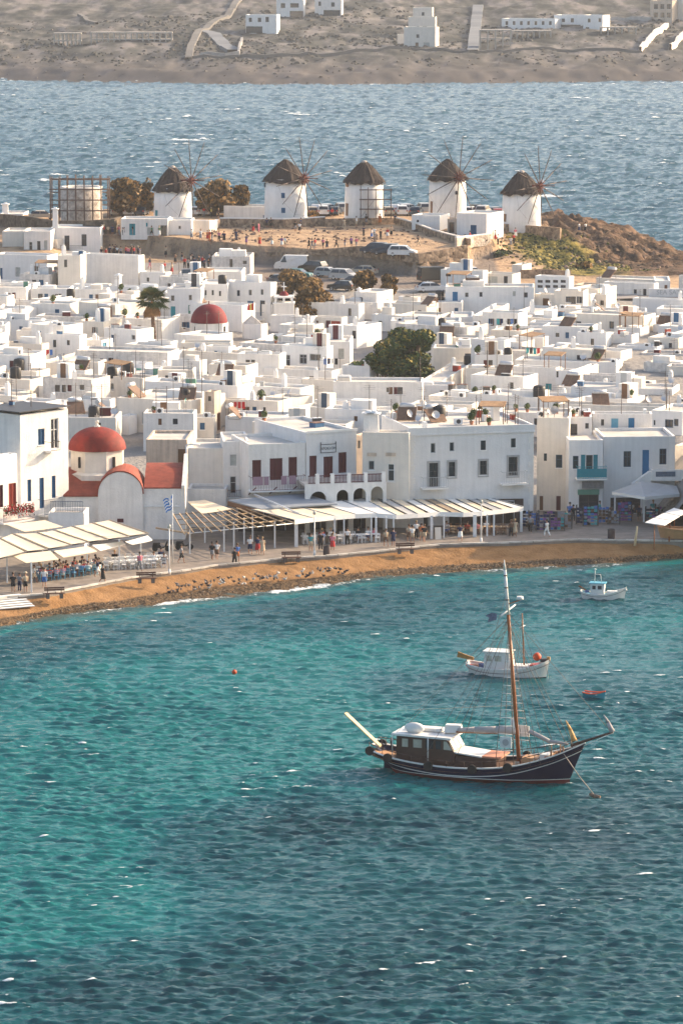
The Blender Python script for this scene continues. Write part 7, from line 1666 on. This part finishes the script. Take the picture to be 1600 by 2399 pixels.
def flag2():
    Y=548; o=at_y(595,760,Y); t=thing('flag','red and yellow flag on a pole between the dark red dome and bell tower','flag',o); h=at_y(595,706,Y).z-o.z; MB().tube((0,0,0),(0,0,h),.05,.04,6).build('pole',POSTM,t)
    for k,c in ((0,'red'),(1,'yellow'),(2,'red')):
        m=MB(); m.add([(-.02-.28*k,0,h-.1),(-.30-.28*k,.1,h-.35-.15*k),(-.34-.28*k,.1,h-1.2),(-.02-.28*k,0,h-1.15)],[(0,1,2,3)]); m.build('flag_stripe',CM[c],t)
flag2()
LM=[('palm tree',358,740),('dark red dome',490,735),('bell tower',665,705),('rust brown tree',705,680),('car park trees',880,660),('dark green tree',955,830),('wall with the blue door',1060,698),('green slope',1290,610),('red waterfront dome',221,1040),('arcaded terrace',810,1120),('long cornice house',1105,995),('teal balcony',1385,1090),('leftmost windmill',405,450),('scaffolded ruin',185,470),('queueing crowd',280,590),('brown clipped roof bush',1530,815),('maroon balcony',650,1120),('tall cream townhouse',70,970),('grey canopied roof',1450,705)]
USED={}
def where(px,py,n=0):
    c=sorted(LM,key=lambda l:math.hypot(l[1]-px,(l[2]-py)*1.3)); l=c[n]; dx,dy=px-l[1],py-l[2]; d=math.hypot(dx,dy)
    v='above' if dy<0 else 'below'; h='left of' if dx<0 else 'right of'
    if abs(dy)<abs(dx)*.35: r=h
    elif abs(dx)<abs(dy)*.35: r=v
    else: r=v+' and '+h
    q='just ' if d<45 else ('' if d<110 else 'well ')
    return f'{q}{r} the {l[0]}'
def ulabel(desc,px,py):
    best=None
    for n in range(4):
        s=f'{desc}, {where(px,py,n)}'
        if len(s.split())<=16 and s not in USED: USED[s]=1; return s
        best=best or s
    for n,m in ((0,1),(0,2),(1,2)):
        a,b=where(px,py,n),where(px,py,m); s=f'{desc}, {a}, {b}'
        if len(s.split())<=16 and s not in USED: USED[s]=1; return s
    for w in ('lower','upper','nearer','farther','leftward','rightward','dustier','paler'):
        s=f'{w} {best}'
        if s not in USED and len(s.split())<=16 and w in('lower','upper','nearer','farther'): USED[s]=1; return s
    print('dup',best)
    return best
NUM=['','one','two','three','four','five','six','seven','eight','nine']
CNAME=dict(b='blue',B='bright blue',t='teal',T='pale blue',q='mint',m='maroon',r='red',d='dark',n='navy',g='grey',w='pale',o='brown',G='green',x='dark')
def house_desc(h):
    c={'w':'white','W':'bright white','c':'cream','g':'grey white','e':'beige','r':'flaking white'}[h['m']]
    sz='long ' if h['w']>10 else ('narrow ' if h['w']<4.2 else ('tall ' if h['H']>6.2 else ('low ' if h['H']<3.6 else '')))
    w=sorted(h['wins'].items(),key=lambda a:-a[1])[:1]
    if not w: f='blank walled house' 
    else: f=f"house with {NUM[min(9,w[0][1])]} {CNAME[w[0][0]]} opening"+('s' if w[0][1]>1 else '')
    if 'blank' in f: return f'{sz}{c} {f}'
    return f'{sz}{c} {f}'
for h in HOUSES:
    lab=h['label'] or ulabel(house_desc(h),*h['px']); h['root']['label']=lab
# extra rooms and stair heads on roofs
def roof_extras():
    r=random.Random(31)
    for h in HOUSES:
        if h['Y']>640 or h['label'] : continue
        w=h['x'][1]-h['x'][0]
        for q in range(r.choice([0,0,0,1,1,2])):
            a=r.uniform(1.2,min(3.2,w*.45)) if w>3 else 0
            if not a: continue
            b=r.uniform(1.0,min(2.6,h['d']*.5)); x=r.uniform(h['x'][0]+.3,h['x'][1]-.3-a); y=r.uniform(.8,max(.9,h['d']-.4-b)); z=h['rz']-h['C'].z; hh=r.choice([.35,.4,.5,.6,.8,1.0,1.2,1.8]); m=MB()
            c_=h['Mi'].transposed()@Vector((x,y,z))+h['C']; pp=to_px(c_); pq=to_px(c_+Vector((0,0,hh)))
            if hides(pp[0]-5,pq[1],pp[0]+a*F/h['Y']+5,pp[1],h['Y']): continue
            m.bx(x,x+a,y,y+b,z+.002,z+hh); o=m.build('roof_room' if hh>1.5 else 'roof_block',PL[r.choice('wWcg')],h['root'])
            if hh>1.5: MB().bx(x+a*.3,x+a*.3+.7,y-.03,y-.002,z+.05,z+1.85).build('door',COLR[r.choice('dnbomg')],o)
            elif hh<.8 and r.random()<.5: MB().bx(x+.1,x+a-.1,y+.1,y+b-.1,z+hh+.002,z+hh+.12).build('cover',COLR[r.choice('gw')],o)
        if r.random()<.3:
            x=r.uniform(h['x'][0]+.5,h['x'][1]-.5); y=r.uniform(.6,h['d']-.5); z=h['rz']-h['C'].z; cb=MB(); hh=r.uniform(.8,1.7); cb.box((x,y,z+hh/2),(.55,.55,hh),r.uniform(0,1),0,.85); cb.box((x,y,z+hh+.1),(.3,.3,.2)); cb.build('chimney',PL['W'],h['root'])
roof_extras()
# clutter prototypes
SOLB=mat('solar_panel_frame',(.26,.15,.09),.7,.25,2); SOLG=mat('solar_panel_back',(.17,.10,.065),.6,.3,3); TANKW=mat('steel_tank',(.55,.55,.56),.35,.1,2,metal=.3); BLK=mat('black_tank',(.018,.018,.02),.5,.2,2)
def m_antenna(h):
    m=MB(); m.tube((0,0,0),(0,0,h),.042,.034,5); b=MB(); 
    for z,l in ((h-.1,.55),(h-.3,.7),(h-.5,.6)): b.tube((-l,0,z),(l,0,z),.013,.013,4)
    b.tube((0,-.6,h-.3),(0,.6,h-.3),.015,.015,4); return m.mesh('pole',WIRE),b.mesh('crossbars',WIRE)
ANT=[m_antenna(h) for h in (2.2,3.0,3.8)]
def sol():
    a=MB(); a.add([(-.95,0,.15),(.95,0,.15),(.95,1.4,1.35),(-.95,1.4,1.35),(-.95,.04,.09),(.95,.04,.09),(.95,1.44,1.29),(-.95,1.44,1.29)],[(0,1,2,3),(7,6,5,4),(0,4,5,1),(1,5,6,2),(2,6,7,3),(3,7,4,0)]); g=MB(); g.add([(-.88,.05,.2),(-.03,.05,.2),(-.03,1.33,1.297),(-.88,1.33,1.297)],[(0,1,2,3)]); g.add([(.03,.05,.2),(.88,.05,.2),(.88,1.33,1.297),(.03,1.33,1.297)],[(0,1,2,3)])
    t=MB(); t.tube((-.75,1.55,1.45),(.75,1.55,1.45),.27,.27,12); l=MB(); l.tube((-.85,1.45,.7),(.85,1.45,.7),.03,.03,4)
    for x in (-.85,.85): l.tube((x,1.45,0),(x,1.45,1.3),.03,.03,4); l.tube((x,.05,0),(x,1.45,.05),.03,.03,4)
    return a.mesh('panel_frame',SOLB),g.mesh('panel_glass',SOLG),t.mesh('tank',TANKW),l.mesh('stand',WIRE)
SOL=sol()
def tank(): m=MB(); m.lathe([(.02,0),(.5,0),(.55,.1),(.55,1.0),(.45,1.15),(.15,1.22),(.02,1.22)],14); return m.mesh('barrel',BLK)
TNK=tank()
AC=(MB().bx(-.42,.42,-.16,.16,.05,.65).mesh('casing',COLR['w']),MB().tube((0,-.165,.35),(0,-.17,.35),.23,.23,14).mesh('fan',COLR['d']))
def dish_m(): m=MB(); m.lathe([(.0,0),(.2,.03),(.38,.12),(.42,.16)],14); return m.mesh('dish',TANKW)
DSH=dish_m(); DPO=MB().tube((0,0,0),(0,0,.7),.025,.025,5).mesh('pole',WIRE)
POTS=[MB().lathe([(.15,0),(.22,.35),(.2,.35)],9).mesh('pot',mat('terracotta',(.42,.17,.09),.8,.2,4)),]
def leafball():
    m=MB(); r=random.Random(3)
    for i in range(60):
        d=Vector((r.gauss(0,1),r.gauss(0,1),r.gauss(0,1))).normalized(); p=d*r.uniform(.12,.34)+Vector((0,0,.6)); a=d.orthogonal().normalized()*.11; b=d.cross(a); m.add([p+a,p+b,p-a,p-b],[(0,1,2,3)])
    return m.mesh('leaves',mat('leaf_mid',(.055,.070,.020)))
LB=leafball()
def put(kind,px,py,desc=None,colr=None,rz=None):
    hit=roof_hit(px,py)
    if not hit: return False
    if hides(px-12,py-(52 if kind=='perg' else 30),px+12,py,hit[0].y) and kind!='ant': return False
    p,h=hit; r=rng; rz=rz if rz is not None else h['root'].rotation_euler.z+r.choice([0,0,.3,-.4,math.pi/2])
    def T(n,d,c,g): return thing(n,ulabel(d,px,py),c,p+Vector((0,0,.003)),rz,g)
    if kind=='ant':
        k=r.choice([0,1,1,2]); t=T('tv_antenna',['short','slim','tall'][k]+' tv antenna on a roof','antenna','tv antennas on the town roofs'); linkmesh('pole',ANT[k][0],t); linkmesh('crossbars',ANT[k][1],t)
    elif kind=='sol':
        t=T('solar_heater','solar water heater with brown framed panels','solar heater','solar heaters on the town roofs'); 
        for n,m in zip(('panel_frame','panel_glass','tank','stand'),SOL): linkmesh(n,m,t)
    elif kind=='tank':
        t=T('water_tank','black roof water tank','water tank','black water tanks on the town roofs'); linkmesh('barrel',TNK,t,None,0,r.uniform(.9,1.35))
    elif kind=='ac':
        t=T('air_conditioner','white air conditioner unit with dark fan','air conditioner','air conditioners on the town roofs'); linkmesh('casing',AC[0],t); linkmesh('fan',AC[1],t)
    elif kind=='dish':
        t=T('satellite_dish','grey satellite dish on a roof','satellite dish','satellite dishes on the town roofs'); linkmesh('pole',DPO,t); d=linkmesh('dish',DSH,t,(0,0,.75)); d.rotation_euler=(R(65),0,R(r.uniform(-60,60)))
    elif kind=='pot':
        t=T('potted_plant','potted shrub on a roof terrace','plant','potted plants on the town roofs'); linkmesh('pot',POTS[0],t); linkmesh('leaves',LB,t,None,0,r.uniform(.9,1.6))
    elif kind=='box':
        c=colr or r.choice('obnGrmgd'); t=T('roof_crate',f'{CNAME[c]} box standing on a roof','box','boxes and crates on the town roofs'); w,d,hh=r.uniform(.4,1.3),r.uniform(.4,.9),r.uniform(.35,1.0); MB().bx(-w/2,w/2,-d/2,d/2,0,hh).build('side',COLR[c],t); MB().bx(-w/2-.03,w/2+.03,-d/2-.03,d/2+.03,hh+.002,hh+.06).build('lid',COLR[r.choice('gwo')],t)
    elif kind=='perg':
        t=T('roof_pergola','brown reed shade over a roof terrace','pergola','reed shades on the town roofs'); w,d=r.uniform(2,3.5),r.uniform(1.2,2)
        for x in (-w/2,w/2):
            for y in (-d/2,d/2): MB().bx(x-.04,x+.04,y-.04,y+.04,0,1.9).build('post',COLR['o'],t)
        m=MB(); m.slab((-w/2-.1,-d/2-.1,1.8),(w/2+.1,-d/2-.1,1.8),(w/2+.1,d/2+.1,2.1),(-w/2-.1,d/2+.1,2.1),.07); m.build('reed_mat',mat('reed',(.36,.22,.12),.95,.35,3,.03,20),t)
    elif kind=='line':
        t=T('laundry_line','clothes line with washing','laundry','laundry on the town roofs'); w=r.uniform(1.6,3); 
        for x in (-w/2,w/2): MB().tube((x,0,0),(x,0,1.7),.025,.025,4).build('post',WIRE,t)
        for k in range(int(w/.45)): m=MB(); x=-w/2+.1+k*.45; m.add([(x,0,1.65),(x+.36,0,1.65),(x+.36,.05,.9+r.uniform(-.1,.3)),(x,.03,.9)],[(0,1,2,3)]); m.build('garment',CM[r.choice(['navy','black','white','blue','red','teal'])],t)
    return True
for k,px,py in [('sol',46,812),('sol',873,700),('sol',1322,768),('tank',1020,700),('tank',1030,702),('tank',848,752),('tank',860,754),('tank',523,925),('tank',540,925),('tank',436,935),('sol',1045,790),('sol',1150,797),('sol',975,858),('sol',1265,960),('ac',1335,968),('ac',1352,968),('ac',165,930),('ac',190,928),('ac',157,780),('sol',600,876),('perg',1100,900),('sol',358,840),('line',430,832),('box',1002,912),('perg',1080,800),('perg',1420,780),('perg',1480,770),('line',850,910),('sol',1330,805),('perg',1575,905),('ac',1098,745),('box',1153,735),('box',210,868),('box',190,598)]: put(k,px,py)
r_=random.Random(77); cnt={}
for i in range(2600):
    px=r_.uniform(0,1598); py=r_.choice([r_.uniform(640,800),r_.uniform(760,1000),r_.uniform(800,1005)]); k=r_.choice(['ant']*7+['sol']*4+['tank']*2+['ac']*5+['dish']*3+['pot']*5+['box']*6+['perg']*2+['line'])
    lim=dict(ant=95,sol=20,tank=14,ac=48,dish=26,pot=34,box=50,perg=9,line=6)[k]
    if cnt.get(k,0)>=lim: continue
    if 300<px<420 and 680<py<800 and k=='perg': continue
    if put(k,px,py): cnt[k]=cnt.get(k,0)+1
print('clutter',cnt)
# signs on the far right roofs
def fascia_sign():
    Y=588; a=at_y(1520,698,Y); b=at_y(1640,676,Y); t=thing('sign_board','pale curved fascia with faded grey lettering at the upper right edge','sign',(a.x,Y,a.z)); m=MB().bx(0,b.x-a.x,0,.3,0,b.z-a.z); m.build('board',PL['g'],t)
    c=at_y(1542,686,Y); text_obj('SEA SATIN MARKET',.95,'lettering',COLR['g'],t,(c.x-a.x+3.9,-.03,c.z-a.z+.1),0)
    MB().bx(.5,b.x-a.x,.2,3.5,-.9,-.05).build('shade_soffit',ROOFG,t)
fascia_sign()
# grey canopy roof above the right edge rows
def big_canopy():
    o=at_y(1455,730,580); t=thing('canopy','grey sheet canopy on poles over a terrace near the upper right edge','canopy',o); q=[at_y(1409,700,584),at_y(1500,697,582),at_y(1490,688,592),at_y(1425,690,593)]
    MB().slab(*[sub(p,o) for p in q],.1).build('sheet',mat('grey_reed_sheet',(.27,.24,.22),.9,.2,1),t)
    for px in (1412,1450,1496): p=at_y(px,700,583); MB().bx(p.x-o.x-.06,p.x-o.x+.06,p.y-o.y-.06,p.y-o.y+.06,-1.5,p.z-o.z).build('post',POSTM,t)
big_canopy()
# ---------------- buildings on the far island ----------------
def far_hit(px,py):
    Y=1420.0
    while Y<2600:
        x=(px-800)/F*Y
        if to_px((x,Y,far_z(x,Y)))[1]<=py: break
        Y+=2
    return Vector((x,Y,farZ(x,Y)))
FG='villas on the far island'
def fh(x0,xc,x1,yt,yb,label,**k):
    g=far_hit(xc,yb); return house(x0,xc,x1,yt,yb,Y=g.y,z0=g.z-1,bot=2.5,label=label,group=FG,name='villa',cat='villa',**k)
fh(576,648,651,33,78,'white villa with dark ground floor terrace on the far hillside, upper left',m='W',th=8,d=8,wins=[(583,40,590,50,'d'),(604,40,612,50,'d'),(622,38,630,50,'d'),(560,60,615,76,'d')])
fh(648,711,713,-4,42,'taller white villa cut by the top edge on the far hillside',m='W',th=5,d=8,wins=[(658,6,668,17,'d'),(680,6,700,16,'d'),(679,24,711,41,'d')])
fh(738,800,802,-4,40,'pale villa with a glazed ground floor at the top edge, far hillside',m='w',th=5,d=8,wins=[(746,2,752,12,'d'),(776,4,784,14,'d'),(758,22,797,36,'d')])
fh(968,1013,1015,16,60,'top storey block of the stepped cream tower house on the far hillside',m='c',th=6,d=6,wins=[(988,27,994,35,'d')]); fh(957,1020,1022,38,85,'middle block of the stepped cream tower house on the far hillside',m='c',th=6,d=6,wins=[(976,60,982,70,'d'),(990,60,1000,70,'d')]); fh(947,1020,1029,62,111,'lowest widest block of the stepped cream tower house on the far hillside',m='c',th=16,wins=[(973,98,980,110,'o'),(992,98,1006,110,'g'),(975,79,982,87,'d')]); fh(931,952,953,79,100,'small left wing of the stepped cream tower house',m='c',d=5)
fh(1178,1300,1302,43,66,'long low white villa, left half, on the far hillside at right',m='W',d=8,wins=[(1184+i*17,48,1190+i*17,57,'d') for i in range(7)]); fh(1300,1368,1372,34,66,'white villa, taller middle part, on the far hillside at right',m='W',d=8,wins=[(1316,42,1323,50,'d'),(1337,41,1344,51,'d'),(1310,56,1360,66,'d')]); fh(1368,1412,1416,34,72,'white villa, right end part, on the far hillside at right',m='W',d=8,wins=[(1377,42,1383,51,'d'),(1402,41,1408,50,'d'),(1372,62,1380,72,'d')])
fh(1525,1575,1577,0,52,'grey unfinished house with empty windows at the far upper right',m='e',d=8,wins=[(1532+i*15,8+r*20,1541+i*15,20+r*20,'x') for i in range(3) for r in range(2)] and [(1532+i*15,8+r*20,1541+i*15,20+r*20,'d') for i in range(3) for r in range(2)])
fh(1577,1620,1640,-5,50,'cream sunlit house at the far upper right corner',m='c',d=8)
def skeleton(label,x0,x1,yt,yb,n,lv):
    a=far_hit(x0,yb); b=far_hit(x1,yb); Y=(a.y+b.y)/2; o=at_y(x0,yb,Y); e=at_y(x1,yt,Y); W=e.x-o.x; H=e.z-o.z; t=thing('concrete_skeleton',label,'building shell',o,0,FG); C_=mat('raw_concrete',(.42,.38,.34),.9,.15,1)
    for i in range(n+1):
        for y in (0,5): MB().bx(W*i/n-.22,W*i/n+.22,y-.22,y+.22,-2,H-.35).build('column',C_,t)
    for j in range(1,lv+1): MB().bx(-.3,W+.3,-.3,5.3,H*j/lv-.35+.002,H*j/lv+.05).build('floor_slab',C_,t)
skeleton('unfinished concrete frame, short left one, on the far hillside',127,188,76,110,6,2); skeleton('unfinished concrete frame, long right one, on the far hillside',214,402,74,106,14,2); skeleton('pale concrete pergola frame below the long white villa',1125,1196,68,108,4,2); skeleton('long pale pergola of the white villa on the far hillside',1198,1290,70,84,7,1); skeleton('pale pergola frame right of the white villa on the far hillside',1408,1490,62,80,5,1)
def far_road(name,label,pts,w,mt,kind='structure',h=.9,cat=None):
    P=[far_hit(*p) for p in pts]; Q=[]
    for a,b in zip(P,P[1:]):
        k=max(2,int((b-a).length/3))
        for i in range(k): p=a.lerp(b,i/k); Q.append(Vector((p.x,p.y,farZ(p.x,p.y))))
    Q.append(P[-1]); m=MB(); vs=[]
    for i,p in enumerate(Q):
        d=(Q[min(i+1,len(Q)-1)]-Q[max(0,i-1)]); n=Vector((-d.y,d.x,0)).normalized()*w/2; z=max(farZ(p.x+n.x,p.y+n.y),farZ(p.x-n.x,p.y-n.y),p.z)+h
        vs+=[(p.x+n.x,p.y+n.y,z),(p.x-n.x,p.y-n.y,z),(p.x+n.x,p.y+n.y,z-2.5),(p.x-n.x,p.y-n.y,z-2.5)]
    fs=[]
    for i in range(len(Q)-1): a=i*4; fs+=[(a,a+1,a+5,a+4),(a+1,a+3,a+7,a+5),(a+2,a,a+4,a+6)]
    m.add(vs,fs); o=m.build(name,mt); 
    if kind: o['kind']=kind
    if label: tag(o,label,cat)
    return o
RD=mat('pale_road',(.15,.14,.13),.9,.1,.2); RDG=mat('grey_road',(.17,.18,.195),.9,.06,.2)
far_road('road',None,[(443,142),(452,112),(468,86),(495,66),(520,52),(546,28),(572,-4)],2.6,RD); far_road('road',None,[(1105,124),(1112,60),(1118,6)],4.2,RDG); far_road('path',None,[(440,138),(620,132),(800,122),(960,118),(1100,124),(1300,116),(1500,120)],1.6,RD); far_road('path',None,[(190,34),(215,58),(230,64)],1.6,RD)
far_road('yard',None,[(478,84),(500,88),(520,104),(550,124)],5,RDG,h=.6)
far_road('garden_wall','sunlit beige ramp wall on the far hillside at the upper right',[(1496,118),(1525,92),(1558,68)],1.0,PL['c'],None,2.2,'wall'); far_road('garden_wall','short sunlit wall at the far right edge of the hillside',[(1566,116),(1585,98),(1605,84)],1.0,PL['c'],None,2.2,'wall'); far_road('garden_wall','long grey retaining wall right of the white villa, far hillside',[(1405,46),(1460,44),(1522,50)],.8,ROOFG,None,1.4,'wall'); far_road('garden_wall','low grey wall above the far shore under the grey yard',[(470,132),(530,132),(560,128),(568,100)],.8,ROOFG,None,1.6,'wall')
def surf():
    """shore rocks of the far island"""
    m=MB(); r=random.Random(9)
    for i in range(420):
        px=r.uniform(-40,1640); x0=(px-800)/F*1434; y=interp(SHW,x0)+r.uniform(-3,5); s=r.uniform(.3,1.1); a=r.uniform(0,6); v=[(x0+s*math.cos(a+k*1.57)*r.uniform(.7,1.4),y+s*math.sin(a+k*1.57),-.3) for k in range(4)]+[(x0,y,s*.5)]; m.add(v,[(0,1,4),(1,2,4),(2,3,4),(3,0,4)])
    m.build('shore_rocks',mat('shore_rock',(.15,.115,.095),.95,.3,1))['kind']='stuff'
surf()

def f4(r):
    Y=r.uniform(1440,1680); x=r.uniform(-150,150)
    d=Y-interp(SHW,x)
    if d<22: return None
    if vnoise(np.array([[x]]),np.array([[Y*.6]]),22,91,3)[0,0]<.47: return None
    return (x,Y,farZ(x,Y))
scatter('far_scrub',None,2200,f4,[mat('far_scrub_dark',(.055,.056,.05),.95,.3,.3),mat('far_scrub_brown',(.08,.074,.066),.95,.3,.3)],8,.5,1.5,.45)
def f5(r):
    Y=r.uniform(1434,1640); x=r.uniform(-150,150); return (x,Y,farZ(x,Y))
scatter('far_rocks',None,1100,f5,[mat('far_rock',(.16,.135,.12),.95,.3,.3),mat('far_rock_dark',(.08,.068,.06),.95,.3,.3)],9,.3,1.0,.4)
